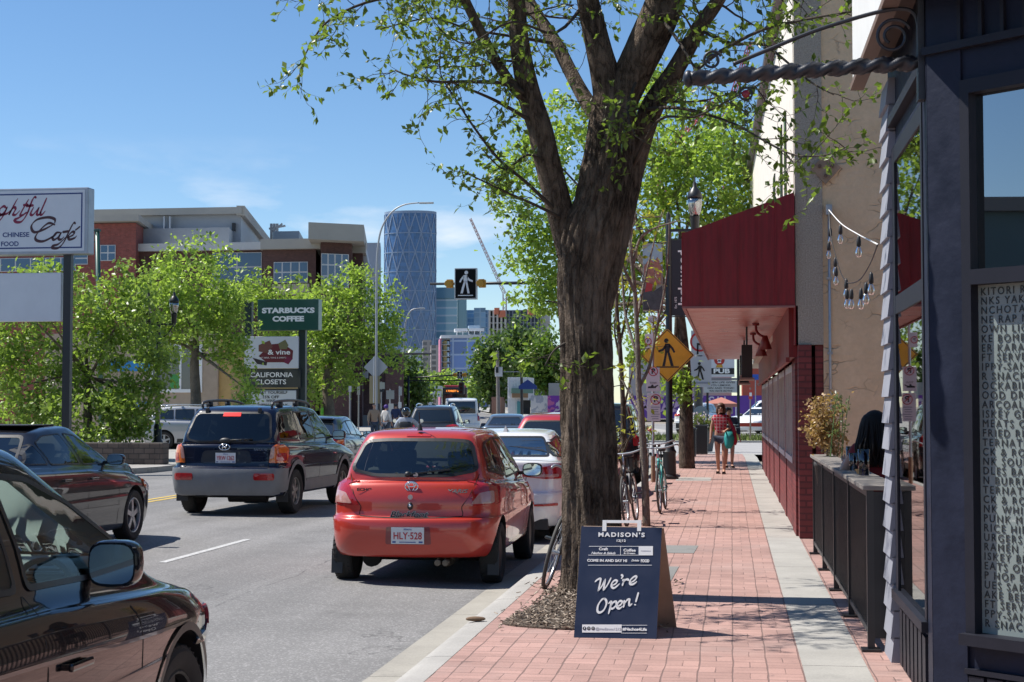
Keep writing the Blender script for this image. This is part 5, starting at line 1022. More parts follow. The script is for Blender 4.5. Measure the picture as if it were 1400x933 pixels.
def simple_suv(name, label, loc, rz, col, group, glassm=None, rails=True, tail=None, plate='', sp={}, cat='car', metal=.2):
 c = Car(name, label, loc, rz, suv_spec(**sp), paint(col[0], col[1], metal), group, cat, 0); g = glassm or TINT; dz = c.s['roof'][2][1]-1.68
 for k in 'RL':
  c.window(k, [(.46, 1.17), (.66, 1.48+dz), (1.20, 1.54+dz), (1.22, 1.15)], g); c.window(k, [(1.28, 1.15), (1.26, 1.545+dz), (1.98, 1.56+dz), (2.0, 1.12)], g); c.window(k, [(2.07, 1.12), (2.05, 1.56+dz), (2.42, 1.53+dz), (2.72, 1.40+dz), (3.08, 1.12)], g)
 c.window('B', [(-.68, 1.17), (-.57, 1.55+dz), (.57, 1.55+dz), (.68, 1.17)], g, 'rear_window', r=.08); c.window('F', [(-.70, 1.12), (-.56, 1.54+dz), (.56, 1.54+dz), (.70, 1.12)], g, 'windscreen')
 lamp(c, [TAILR, TAILA], tail or [(0, 'B', [(.42, .98), (.48, 1.06), (.70, 1.10), (.92, 1.08), (.92, .94), (.70, .95)]), (0, 'R', [(.2, .94), (.2, 1.08), (.42, 1.08), (.40, .98)]), (1, 'B', [(.74, .97), (.74, 1.05), (.88, 1.05), (.88, .97)])])
 lamp(c, [MATS['headlight_lens']], [(0, 'F', [(.50, .70), (.50, .82), (.84, .84), (.88, .72)]), (0, 'R', [(4.05, .70), (4.0, .84), (4.3, .80), (4.36, .70)])], 'headlight')
 c.part('lower_cladding', BLACKP, lambda m: (c.patch(m, 'B', [(-.84, .30), (-.84, .58), (.84, .58), (.84, .30)], .008, .15), [c.patch(m, v, [(1.36, .28), (1.38, .42), (3.06, .42), (3.08, .28)], .008, .3) for v in 'RL']))
 for k in (-1, 1) if rails else (): c.part('roof_rail', CHROME, lambda m: [m.tube(smoothline([(k*.56, .62, 1.62+dz), (k*.57, .72, 1.70+dz), (k*.575, 1.4, 1.735+dz), (k*.565, 2.3, 1.71+dz), (k*.55, 2.5, 1.63+dz)], 4), .02)], True)
 if plate: c.plate(.85, plate)
 c.wheels(5, 'alloy', n=18); c.mirror(2.95, 1.15, BLACKP, out=.2); return c
def simple_sedan(name, label, loc, rz, col, group, sp={}, metal=.2):
 c = Car(name, label, loc, rz, sedan_spec(**sp), paint(col[0], col[1], metal), group, 'car', 0)
 for k in 'RL': c.window(k, [(1.0, 1.03), (1.40, 1.27), (2.0, 1.34), (2.05, 1.0)], TINT); c.window(k, [(2.12, .99), (2.08, 1.345), (2.5, 1.30), (3.08, .985)], TINT)
 c.window('B', [(-.66, 1.03), (-.48, 1.33), (.48, 1.33), (.66, 1.03)], TINT, 'rear_window'); c.window('F', [(-.68, 1.0), (-.50, 1.35), (.50, 1.35), (.68, 1.0)], TINT, 'windscreen')
 lamp(c, [TAILR], [(0, 'B', [(.52, .74), (.52, .92), (.86, .92), (.88, .72)]), (0, 'R', [(.2, .72), (.2, .92), (.34, .92), (.3, .74)])]); lamp(c, [MATS['headlight_lens']], [(0, 'F', [(.50, .58), (.50, .69), (.84, .72), (.86, .60)]), (0, 'R', [(4.1, .58), (4.05, .70), (4.36, .67), (4.42, .58)])], 'headlight')
 c.wheels(5, 'alloy', n=18); c.mirror(2.94, 1.0, BLACKP); return c
GT = 'cars waiting in the traffic queue'; GPK = 'cars parked along the kerb'; GL = 'cars parked in the lot beyond the verge'
# slate hatchback between the SUV and the red car
hb = Car('slate_hatchback', 'slate blue hatchback with a low sloping tail just ahead of the dark blue SUV', (-9.02, 32.3, -.08), R(3), dict(L=4.35, W=1.82, gc=.18, bump=.60, step=.05, shoulder=[(0, .98), (2.2, .95), (3.4, .87), (4.35, .70)], ys=.10, nose=.22, glassbase=[(0, 1.03), (1, 1.02), (3.3, .95)], gr=.20, cowl=3.3, roof=[(.5, 1.40), (1.2, 1.455), (2.0, 1.47), (2.5, 1.43)], roof_r=.80, roof_f=2.5, wroof=.70, wr=.80, wf=3.44, rad=.315, arch=.36, rr=.26, br=.10, gtr=.10), paint('slate_paint', (.045, .06, .085), .4), GT, 'car', 1)
for k in 'RL': hb.window(k, [(.62, 1.09), (.95, 1.29), (1.45, 1.36), (1.48, 1.05)], CARGLASSD if False else TINT); hb.window(k, [(1.54, 1.05), (1.50, 1.365), (2.15, 1.37), (2.2, 1.02)], TINT); hb.window(k, [(2.26, 1.02), (2.22, 1.37), (2.55, 1.31), (3.0, .99)], TINT)
hb.window('B', [(-.68, 1.04), (-.56, 1.34), (.56, 1.34), (.68, 1.04)], TINT, 'rear_window', r=.08); hb.window('F', [(-.68, 1.0), (-.52, 1.37), (.52, 1.37), (.68, 1.0)], TINT, 'windscreen')
lamp(hb, [TAILR, TAILA], [(0, 'B', [(.62, .80), (.70, 1.02), (.80, 1.05), (.88, .98), (.90, .80)]), (0, 'R', [(.22, .80), (.22, 1.0), (.40, 1.08), (.50, 1.02), (.34, .84)]), (1, 'B', [(.74, .90), (.78, .99), (.86, .96), (.86, .88)])])
hb.part('high_brake_light', BRAKE, lambda m: hb.patch(m, 'B', [(-.16, 1.365), (.16, 1.365), (.16, 1.39), (-.16, 1.39)], .012, .06, .01)); hb.part('spoiler', MATS['slate_paint'], lambda m: m.bbox((0, .82, 1.405), (1.1, .16, .03), .012)); hb.part('fin_antenna', BLACKP, lambda m: m.ball((0, 1.15, 1.465), (.03, .09, .05)))
hb.wheels(5, 'alloy', n=18); hb.mirror(2.9, 1.02, MATS['slate_paint']); hb.plate(.72, 'BRT·551')
simple_suv('grey_suv', 'dark grey SUV with roof rails and lit red tail lamps beyond the motorcyclist', (-9.85, 51.3, -.09), R(5), ('graphite_paint', (.035, .04, .05)), GT, plate='CJD·188', sp=dict(roof=[(.2, 1.64), (.7, 1.70), (1.6, 1.74), (2.3, 1.72), (2.8, 1.66)]))
simple_suv('red_suv', 'red SUV mostly hidden behind the trunk ahead of the white sedan', (-3.02, 27.0, -.13), R(0), ('bright_red_paint', (.42, .02, .025)), GPK, rails=False, tail=[(0, 'B', [(.74, .85), (.74, 1.10), (.92, 1.10), (.92, .85)])], sp=dict(roof=[(.2, 1.52), (.7, 1.57), (1.6, 1.60), (2.3, 1.58), (2.8, 1.52)]))
simple_suv('black_suv', 'black SUV parked at the kerb behind the young saplings', (-2.92, 34.8, -.13), R(0), ('gloss_black_paint', (.01, .01, .012)), GPK, tail=[(0, 'B', [(.76, .85), (.76, 1.12), (.92, 1.12), (.92, .85)])], sp=dict(L=4.9, roof=[(.2, 1.72), (.7, 1.78), (1.6, 1.80), (2.3, 1.78), (2.8, 1.70)]))
simple_sedan('blue_grey_sedan', 'low blue grey car just right of the dark grey SUV in the queue', (-8.0, 55.5, -.1), R(6), ('steel_blue_paint', (.07, .09, .12)), GT)
simple_suv('silver_suv', 'silver SUV parked sideways in the lot behind the leafy bush', (-22.2, 57.8, -.02), R(-82), ('silver_paint', (.36, .37, .39)), None, rails=True, sp=dict(roof=[(.2, 1.56), (.7, 1.62), (1.6, 1.66), (2.3, 1.64), (2.8, 1.57)]), metal=.5)
simple_suv('white_suv', 'white SUV seen from behind in the lot past the verge', (-2.3, 86.0, .16), R(-16), ('white_lot_paint', (.72, .72, .70)), GL, rails=False, metal=0)
simple_sedan('white_lot_sedan', 'white four door sedan facing the verge behind the red barrier rail', (2.6, 89.5, .16), R(155), ('white_sedan_paint', (.74, .74, .72)), GL, metal=0)
simple_suv('white_pickup', 'tall white truck behind the white sedan in the lot', (4.2, 95.5, .16), R(95), ('white_truck_paint', (.70, .71, .72)), GL, rails=False, sp=dict(roof=[(.2, 1.80), (.7, 1.86), (1.6, 1.90), (2.3, 1.88), (2.8, 1.8)]), metal=0)
bx = at(590, 566, 95)
simple_sedan('blue_lot_car', 'small blue car parked at the far kerb beside the lime vest person', (-26.8, 88, .1), R(85), ('blue_car_paint', (.03, .09, .22)), GT)
p_ = at(640, 556, 82)
van = Car('white_van', 'white van with a dark rear window ahead of the grey SUV', (p_.x, 80, .0), R(11), suv_spec(L=5.2, W=1.98, roof=[(.1, 2.0), (.7, 2.06), (1.6, 2.08), (2.6, 2.05), (3.2, 1.98)], roof_r=.25, roof_f=3.2, cowl=4.1, wroof=.84, shoulder=[(0, 1.15), (3, 1.1), (5.2, .9)], glassbase=[(0, 1.25), (2, 1.22), (4.1, 1.12)], wf=4.1), paint('van_white_paint', (.70, .70, .69), 0), GT, 'van', 0)
for k in 'RL': van.window(k, [(2.6, 1.28), (2.6, 1.85), (3.2, 1.83), (3.75, 1.25)], TINT)
van.window('B', [(-.72, 1.28), (-.70, 1.9), (.70, 1.9), (.72, 1.28)], TINT, 'rear_window'); lamp(van, [TAILR], [(0, 'B', [(.82, .9), (.82, 1.3), (.95, 1.3), (.95, .9)])]); van.wheels(5, 'alloy', n=16); van.mirror(3.6, 1.35, BLACKP)
# transit bus
p_ = at(622, 545, 158); bz = gz(158)
bus = thing('city_bus', 'city bus with a red roof line and an amber route display far up the street', 'bus', (p_.x, 158, bz-.05), R(11)); 
BP = P('bus_black', (.02, .022, .03), .3, coat=.5); mb = MB(); mb.bbox((0, 6, 1.72), (2.55, 12, 2.9), .12); mb.build('body', BP, bus, world=False)
mb = MB(); mb.bbox((0, 6, 3.22), (2.3, 11.6, .35), .12); mb.box(-1.29, 1.29, .3, 11.7, .5, .95); mb.build('red_trim', P('bus_red', (.45, .03, .03), .4, coat=.5), bus, world=False)
mb = MB(); mb.box(-1.15, 1.15, -.02, 0, 1.5, 2.5); mb.build('rear_window', TINT, bus, world=False)
mb = MB(); mb.box(-1.0, 1.0, -.02, 0, 2.62, 2.98); dp = mb.build('route_display', P('display_black', (.01, .008, .006), .3), bus, world=False)
t = text('1 FOREST LAWN', .27, (0, -.02, 2.8), (1, 0, 0), (0, 0, 1), P('amber_led', (.8, .25, .03), .5, emit=(1, .30, .04), es=1.2), None, width=1.8, bold=.006); t.parent = dp
for k in (-1, 1):
 mb = MB(); mb.box(k*1.08-.12, k*1.08+.12, -.025, 0, .9, 1.3); mb.build('taillight', TAILR, bus, world=False)
 for y in (2.6, 9.0): mb = MB(); mb.lathe([(.1, -.14), (.48, -.14), (.5, -.1), (.5, .1), (.48, .14), (.1, .14)], (k*1.14, y, .5), 'x', 18); mb.build('wheel', RUBBER, bus, world=False)
 mb = MB()
 for j in range(7): mb.box(k*1.279-.01, k*1.279+.01, .8+j*1.5, 2.15+j*1.5, 1.5, 2.6)
 mb.build('side_window', TINT, bus, world=False)
# ------------------------------------------------------------------ trees
from mathutils import noise as mnoise
def leafmat(name, col, trans=.5, var=.45):
 if name in MATS: return MATS[name]
 m, N, L, b = nodes(name); out = N['Material Output']; p = wpos(N); oi = N.new('ShaderNodeTexNoise'); pass
 at_ = N.new('ShaderNodeAttribute'); at_.attribute_name = 'tone'
 mr = N.new('ShaderNodeMapRange'); mr.inputs[3].default_value = 1-var; mr.inputs[4].default_value = 1+var; L.new(at_.outputs['Fac'], mr.inputs[0])
 s = N.new('ShaderNodeVectorMath'); s.operation = 'SCALE'; s.inputs[0].default_value = col; L.new(mr.outputs[0], s.inputs['Scale']); yel = mixc(N, L, math_(N, L, 'MULTIPLY', at_.outputs['Fac'], .24), s.outputs[0], (col[0]*1.7, col[1]*1.25, col[2]*.7))
 L.new(yel, b.inputs['Base Color']); b.inputs['Roughness'].default_value = .36; b.inputs['Specular IOR Level'].default_value = .5
 t = N.new('ShaderNodeBsdfTranslucent'); L.new(mixc(N, L, 1., yel, (1.15, 1.25, .7), 'MULTIPLY'), t.inputs[0]); x = N.new('ShaderNodeMixShader'); x.inputs[0].default_value = trans; L.new(b.outputs[0], x.inputs[1]); L.new(t.outputs[0], x.inputs[2]); L.new(x.outputs[0], out.inputs[0])
 MATS[name] = m; return m
def leaves(name, C, N_, size, mat, parent, jitter=.35, fold=.25, aspect=.5, droop=0.):
 """C: (n,3) leaf base points, N_: (n,3) growth directions (may be zero: random)"""
 n = len(C); d = rng.normal(size=(n, 3)); d[:, 2] -= droop
 if N_ is not None: d = d*.55+np.asarray(N_)*1.2
 d /= np.linalg.norm(d, axis=1)[:, None]+1e-9
 u = rng.normal(size=(n, 3)); u[:, 2] += 1.3; u -= d*np.sum(u*d, 1)[:, None]; u /= np.linalg.norm(u, axis=1)[:, None]+1e-9
 s = np.cross(d, u); L_ = size*(1+jitter*rng.uniform(-1, 1, n)); L_ = L_[:, None]
 a = C; tip = C+d*L_; mid = C+d*L_*.5; w = aspect*.5*L_
 l = mid+s*w+u*w*fold; r = mid-s*w+u*w*fold
 V = np.stack([a, r, tip, l], 1).reshape(-1, 3); off = np.array(parent.location) if parent is not None else np.zeros(3); V = V-off
 me = bpy.data.meshes.new(name); me.vertices.add(4*n); me.vertices.foreach_set('co', V.ravel()); me.loops.add(6*n); me.polygons.add(2*n)
 idx = np.arange(n)*4; F = np.stack([idx, idx+1, idx+2, idx, idx+2, idx+3], 1).ravel(); me.loops.foreach_set('vertex_index', F.astype(np.int32)); me.polygons.foreach_set('loop_start', np.arange(0, 6*n, 3, dtype=np.int32)); me.update(calc_edges=True)
 at_ = me.attributes.new('tone', 'FLOAT', 'POINT'); at_.data.foreach_set('value', np.repeat(np.clip(rng.normal(.5, .25, n), 0, 1), 4).astype(np.float32))
 return mesh_obj(name, me, mat, parent)
def barktube(mb, pts, rad, n=40, seg=6, amp=.09, flute=9., flare=None):
 P_ = smoothline([(*p, ) for p in pts], seg); rr = smoothline([(r, 0, 0) for r in rad], seg); K = len(P_); vs = []; prev = None
 for i, p in enumerate(P_):
  d = (P_[min(i+1, K-1)]-P_[max(0, i-1)]).normalized()
  a = frame(d)[0] if prev is None else (prev-d*prev.dot(d)).normalized(); prev = a; b = d.cross(a)
  for j in range(n):
   t = 2*math.pi*j/n; r = rr[i].x
   if amp:
    q = Vector((math.cos(t)*flute*.3+i*.02, math.sin(t)*flute*.3, p.z*1.1)); h = mnoise.noise(q)*1.1+mnoise.noise(Vector((math.cos(t)*flute, math.sin(t)*flute, p.z*2.2)))*.9; h = h-abs(mnoise.noise(Vector((math.cos(t)*flute*1.6, math.sin(t)*flute*1.6, p.z*3.1))))*1.1
    r *= 1+amp*h
    if flare: r *= 1+flare*max(0, 1-(p.z-P_[0].z)/.5)**2*(.7+.6*math.sin(5*t+1))
   vs.append(p+(a*math.cos(t)+b*math.sin(t))*r)
 mb.add(vs, [(i*n+j, i*n+(j+1) % n, (i+1)*n+(j+1) % n, (i+1)*n+j) for i in range(K-1) for j in range(n)]+[tuple(range(n-1, -1, -1)), tuple(range((K-1)*n, K*n))])
def barkmat(name, c1, c2, sc=1.):
 if name in MATS: return MATS[name]
 m, N, L, b = nodes(name); p = wpos(N); q = N.new('ShaderNodeMapping'); q.inputs['Scale'].default_value = (12*sc, 12*sc, 3.3*sc); L.new(p, q.inputs[0])
 h0 = noise(N, L, q.outputs[0], 1.1, 5, .6, .25, .75); h = math_(N, L, 'POWER', math_(N, L, 'ABSOLUTE', math_(N, L, 'MULTIPLY_ADD', h0, 2., -1.)), .6); h = math_(N, L, 'MULTIPLY', h, noise(N, L, q.outputs[0], 3.4, 5, .65, .25, .75, .45, 1.)); fine = noise(N, L, p, 60, 4, .6)
 co = mixc(N, L, h, c1, c2); co = mixc(N, L, noise(N, L, p, 2.5, 4, .6, .4, .7, 0, .45), co, tuple(x*1.25 for x in c2)); L.new(co, b.inputs['Base Color']); b.inputs['Roughness'].default_value = .95; b.inputs['Specular IOR Level'].default_value = .1
 bumpn(N, L, math_(N, L, 'ADD', h, math_(N, L, 'MULTIPLY', fine, .25)), b, 1.0, .035); MATS[name] = m; return m
BARK = barkmat('elm_bark', (.026, .02, .016), (.25, .195, .15)); BARKS = barkmat('smooth_bark', (.12, .10, .08), (.27, .23, .18), 1.5); BARKP = barkmat('pale_bark', (.20, .17, .14), (.40, .35, .29), 1.6)
ELM = leafmat('elm_leaf', (.15, .225, .045), .5)
TY = 13.15
pxm = TY/2150*1.0
elm = thing('street_tree', 'big elm with dark furrowed bark standing in the mulch beside the sandwich board', 'tree', tuple(at(810, 820, TY))[:2]+(0,))
def limb(mb, L_, n=28, amp=.07, seg=5, **k):
 barktube(mb, [at(p[0], p[1], p[3] if len(p) > 3 else TY) for p in L_], [p[2]*(p[3] if len(p) > 3 else TY)/2150 for p in L_], n, seg, amp, **k)
mb = MB()
limb(mb, [(812, 842, 50), (811, 810, 43.5), (810, 760, 41.5), (809, 700, 40), (806, 640, 38.5), (805, 600, 38.5), (802, 540, 36), (801, 475, 35.5), (798, 410, 36.5), (801, 362, 40), (808, 318, 43), (822, 282, 39), (831, 230, 36), (836, 180, 33), (838, 140, 30), (836, 118, 22)], 110, .105, 9, flute=12, flare=.42)
mb.build('trunk', BARK, elm, smooth=True)
LIMBS = [
 [(783, 345, 22), (770, 305, 19, TY-.05), (753, 240, 18, TY-.1), (739, 180, 17.5, TY-.15), (723, 129, 16.5, TY-.2), (711, 64, 14, TY-.25), (706, 0, 12.5, TY-.3), (704, -90, 11, TY-.4), (690, -220, 8, TY-.6), (660, -380, 4, TY-.9)],
 [(725, 140, 9, TY-.2), (702, 119, 8, TY-.3), (676, 80, 7.5, TY-.4), (654, 38, 7, TY-.5), (636, 0, 6.5, TY-.6), (605, -70, 5.5, TY-.9), (560, -160, 4, TY-1.3), (500, -240, 2, TY-1.6)],
 [(818, 160, 12, TY+.25), (803, 140, 11, TY+.35), (786, 110, 10, TY+.5), (760, 60, 9.5, TY+.7), (735, 22, 9, TY+.9), (715, -12, 8.5, TY+1.1), (680, -90, 7, TY+1.4), (640, -200, 4, TY+1.8)],
 [(838, 150, 26), (828, 105, 21, TY-.05), (819, 70, 18, TY-.1), (810, 30, 16.5, TY-.1), (802, -10, 15, TY-.1), (793, -90, 13, TY), (780, -220, 10, TY+.1), (775, -400, 5, TY+.3)],
 [(836, 165, 26), (856, 118, 25, TY), (878, 72, 26.5, TY-.05), (900, 25, 27, TY-.1), (915, -15, 26.5, TY-.15), (935, -90, 25, TY-.3), (960, -220, 19, TY-.5), (980, -400, 11, TY-.8)],
 [(815, 420, 22, TY+.05), (832, 345, 24, TY+.12), (854, 265, 20, TY+.2), (870, 205, 17.5, TY+.2), (893, 145, 16, TY+.1), (922, 98, 13, TY), (956, 38, 11, TY-.15), (982, 0, 9.5, TY-.25), (1015, -60, 8, TY-.5), (1075, -170, 5, TY-1.0)]]
for L_ in LIMBS:
 mb = MB(); limb(mb, L_, 30, .06); mb.build('limb', BARK, elm, smooth=True)
TW = [
 [(704, -40, 3.2, TY-.3), (640, -28, 2.6, TY-.5), (560, -8, 2.2, TY-.7), (500, 4, 1.9, TY-.9), (450, 28, 1.5, TY-1.0), (426, 58, 1.1, TY-1.05), (414, 84, .7, TY-1.1)],
 [(723, 132, 4, TY-.2), (690, 115, 3, TY-.5), (640, 112, 2.4, TY-.8), (595, 112, 1.8, TY-1.0), (560, 104, 1.3, TY-1.1), (541, 97, .8, TY-1.1)],
 [(742, 176, 3.6, TY-.1), (700, 150, 2.6, TY-.4), (665, 132, 2, TY-.6), (615, 112, 1.2, TY-.8)],
 [(764, 292, 3, TY-.1), (720, 250, 2.4, TY-.4), (683, 219, 2, TY-.6), (648, 174, 1.6, TY-.8), (622, 134, 1.1, TY-.9), (602, 100, .8, TY-.9), (603, 65, .5, TY-.9)],
 [(770, 300, 2.6, TY-.1), (735, 282, 2, TY-.5), (690, 262, 1.5, TY-.7), (640, 238, .8, TY-.9)],
 [(745, 220, 2.2, TY-.1), (720, 212, 1.7, TY-.5), (690, 232, 1.2, TY-.8), (660, 205, .7, TY-1)],
 [(893, 160, 4, TY+.1), (930, 118, 3, TY-.3), (975, 78, 2.5, TY-.7), (1040, 42, 2, TY-1.2), (1110, 25, 1.6, TY-1.7), (1165, 16, 1, TY-2)],
 [(880, 150, 3, TY), (930, 148, 2.2, TY-.5), (1000, 168, 1.7, TY-.9), (1040, 190, 1.4, TY-1.2), (1085, 212, 1.2, TY-1.5), (1130, 212, .9, TY-1.8), (1160, 200, .5, TY-2)],
 [(956, 40, 3.4, TY-.2), (1000, 60, 2.4, TY-.6), (1045, 62, 1.8, TY-1.0), (1105, 110, 1.2, TY-1.4), (1140, 130, .6, TY-1.6)],
 [(900, 20, 3, TY-.1), (930, 60, 2, TY-.6), (960, 110, 1.4, TY-.9), (985, 140, .8, TY-1.1)],
 [(862, 235, 3, TY+.1), (900, 165, 2, TY-.4), (950, 160, 1.4, TY-.8), (1010, 130, 1, TY-1.2), (1075, 95, .7, TY-1.5)],
 [(803, 0, 3, TY), (760, 45, 2, TY-.5), (700, 30, 1.5, TY-.9), (640, 60, 1.1, TY-1.2), (600, 40, .6, TY-1.4)],
 [(760, 60, 3, TY+.7), (700, 50, 2.2, TY+.3), (640, 40, 1.6, TY), (590, 25, 1.2, TY-.2), (520, 40, .8, TY-.4)],
 [(870, 110, 2.4, TY-.1), (858, 150, 1.6, TY-.4), (868, 185, .8, TY-.6)], [(830, 250, 2, TY-.3), (850, 168, 1.2, TY-.5)], [(772, 470, 2, TY-.2), (757, 480, 1.3, TY-.4), (745, 500, .8, TY-.5)],
 [(915, -20, 4, TY), (980, -60, 3, TY-.6), (1060, -70, 2.4, TY-1.2), (1150, -40, 1.8, TY-1.9), (1230, -50, 1, TY-2.6)],
 [(706, -10, 4, TY-.4), (640, -60, 3, TY-.9), (560, -70, 2.2, TY-1.3), (480, -40, 1.4, TY-1.7), (420, -30, .8, TY-2)]]
tips = []; mb = MB()
def twig(mb, pts, rad, n=6): mb.tube(pts, rad, n)
LB, LN = [], []
def leafline(pts, dens, start=.2):
 Ls = [0]
 for a, b in zip(pts, pts[1:]): Ls.append(Ls[-1]+(b-a).length)
 T = Ls[-1]; k = int(T*dens)
 for _ in range(k):
  s = T*(start+(1-start)*rng.random()**.8); i = min(len(pts)-2, int(np.searchsorted(Ls, s))-1 if s > 0 else 0); i = max(0, i); q = (s-Ls[i])/max(1e-6, Ls[i+1]-Ls[i]); p = pts[i].lerp(pts[i+1], q); LB.append(tuple(p)); v = rng.normal(size=3); LN.append(v+np.array((pts[i+1]-pts[i]).normalized())*.7+np.array([0, 0, -.25]))
def sub(p, d, ln, depth, r, dens):
 pts = [p]; q = p.copy(); d = d.normalized(); n = 6
 for i in range(n):
  d = (d+Vector(rng.normal(0, .22, 3))+Vector((0, 0, -.03))).normalized(); q = q+d*ln/n; pts.append(q.copy())
  if depth and rng.random() < .62:
   e = (d+Vector(rng.normal(0, .75, 3))).normalized(); sub(q, e, ln*rng.uniform(.35, .6), depth-1, r*.5, dens)
 twig(mb, pts, list(np.linspace(r, r*.3, n+1)), 5); leafline(pts, dens*(1.3 if depth == 0 else .55))
for T_ in TW:
 pts = smoothline([tuple(at(p[0], p[1], p[3])) for p in T_], 4); rad = np.interp(np.linspace(0, len(T_)-1, len(pts)), range(len(T_)), [p[2]*TY/2150 for p in T_])
 twig(mb, pts, list(rad), 7); leafline(pts, 10, .35)
 for i in range(3, len(pts)):
  if rng.random() < .62:
   d = (pts[i]-pts[i-1]).normalized(); sub(pts[i], d*.6+Vector(rng.normal(0, .7, 3)), rng.uniform(.22, .55), 1, .004, 24)
for L_ in LIMBS:       # free growth on the upper limbs, most of it above the picture
 pts = [at(p[0], p[1], p[3] if len(p) > 3 else TY) for p in L_]
 for a, b in zip(pts[4:], pts[5:]):
  for _ in range(5 if b.z > 5.4 else 2):
   p = a.lerp(b, rng.random()); d = Vector(rng.normal(0, 1, 3)); d.z = abs(d.z)*.35; ln = rng.uniform(.5, 1.1) if p.z < 5.2 else rng.uniform(.8, 2.2); sub(p, d, ln, 2, .012, 16)
mb.build('twigs', P('twig_bark', (.055, .042, .032), .9), elm, smooth=True)
leaves('leaves', np.array(LB), np.array(LN), .062, ELM, elm, aspect=.55)
def crown(name, label, base, trunk, lobes, leaf, mat, bark, n_leaf, group=None, clump=.45, limb_n=10, per=26, r0=.16, cat='tree', inner=.25):
 """trunk: list of world points; lobes: (centre, radii, weight)"""
 t = thing(name, label, cat, tuple(base), 0, group)
 if trunk:
  m = MB(); barktube(m, trunk, list(np.linspace(r0, r0*.55, len(trunk))), 14, 3, .05); 
  top = Vector(trunk[-1])
  for c_, r_, w in lobes:
   c_ = Vector(c_); st = Vector(trunk[-1]).lerp(Vector(trunk[-2]), .5*rng.random())
   for _ in range(max(1, int(limb_n*w/len(lobes)*1.0))):
    e = c_+Vector([rng.uniform(-.7, .7)*k for k in r_]); mid = st.lerp(e, .5)+Vector(rng.normal(0, .15, 3))*r_[0]*.4; m.tube(smoothline([st, mid, e], 4), list(np.linspace(r0*.35, r0*.05, 9)), 6)
  m.build('trunk', bark, t, smooth=True)
 C = []; W = sum(l[2] for l in lobes)
 for c_, r_, w in lobes:
  k = max(3, int(n_leaf*w/W/per))
  for _ in range(k):
   d = rng.normal(size=3); d /= np.linalg.norm(d); rad = (inner+(1-inner)*rng.random()**.45); cc = np.array(c_)+d*np.array(r_)*rad*(1+.16*rng.normal())
   cl = clump*rng.uniform(.6, 1.35); C.append(cc+rng.normal(size=(per, 3))*cl*np.array([.55, .55, .40]))
 C = np.concatenate(C); C = C[C[:, 2] > base[2]+.12]
 leaves('crown', C, None, leaf, mat, t, aspect=.62, fold=.2); return t
def lobe(px, py, Y, rx, rz, w=1., ry=None):   # crown lobe seen at a pixel: radii in photo pixels
 p = at(px, py, Y); s = Y/2150*1.02; return (tuple(p), (rx*s, (ry or rx)*s, rz*s), w)
SPRING = leafmat('spring_leaf', (.26, .37, .085), .55); BUSHL = leafmat('bush_leaf', (.22, .32, .075), .5); DEEP = leafmat('deep_leaf', (.11, .19, .035), .42); FARL = leafmat('far_leaf', (.10, .165, .045), .4)
# leafy thicket on the left corner
b_ = gr(110, 618, 0); Y = 45.
crown('leafy_bush', 'tall bushy thicket of maple saplings round the cafe sign pole', (at(110, 610, Y).x, Y, 0), [at(120, 618, Y), at(120, 560, Y), at(118, 500, Y)], [lobe(40, 520, Y, 62, 75, 1.5), lobe(120, 470, Y, 55, 85, 1.5), lobe(170, 430, Y, 48, 70, 1.1), lobe(20, 450, Y-.5, 40, 75, .9), lobe(110, 570, Y-.5, 95, 38, 1.6), lobe(180, 560, Y, 45, 45, .9), lobe(215, 500, Y, 26, 45, .5), lobe(75, 400, Y+1, 60, 42, .8), lobe(45, 415, Y-2.5, 9, 30, .25), lobe(68, 420, Y-2.5, 9, 34, .25)], .155, BUSHL, BARKS, 17500, clump=.36, inner=.3)
Y = 60.
crown('street_tree', 'rounded green maple standing in front of the beige shop wall', (at(268, 600, Y).x, Y, 0), [at(268, 600, Y), at(268, 550, Y), at(266, 500, Y), at(268, 470, Y)], [lobe(262, 380, Y, 62, 55, 1.6), lobe(215, 420, Y, 55, 50, 1.2), lobe(300, 425, Y, 40, 40, 1.), lobe(265, 455, Y, 75, 40, 1.2), lobe(318, 488, Y, 28, 40, .6), lobe(215, 470, Y, 40, 32, .6), lobe(338, 540, Y-1, 13, 22, .2)], .17, SPRING, BARKS, 11500, clump=.40, r0=.26)
Y = 82.
crown('street_tree', 'pale green birch with a leaning trunk right of the tall pylon sign', (at(452, 590, Y).x, Y, .07), [at(452, 600, Y), at(450, 560, Y), at(447, 520, Y), at(455, 480, Y)], [lobe(475, 440, Y, 48, 55, 1.6), lobe(515, 440, Y, 38, 48, 1.1), lobe(440, 430, Y, 40, 45, 1.), lobe(465, 510, Y, 32, 30, .7), lobe(530, 480, Y, 24, 32, .5), lobe(480, 385, Y, 30, 28, .6), lobe(455, 480, Y, 50, 30, .8)], .22, SPRING, BARKS, 8600, clump=.52, r0=.36)
crown('street_tree', 'smaller birch half hidden behind the pylon sign', (at(415, 590, 92).x, 92, .1), [at(418, 600, 92), at(418, 520, 92), at(420, 470, 92)], [lobe(405, 425, 92, 40, 38, 1.), lobe(345, 400, 92, 34, 22, .7), lobe(425, 520, 92, 25, 40, .6), lobe(385, 470, 92, 40, 30, .7)], .27, SPRING, BARKS, 4500, clump=.8, r0=.3)
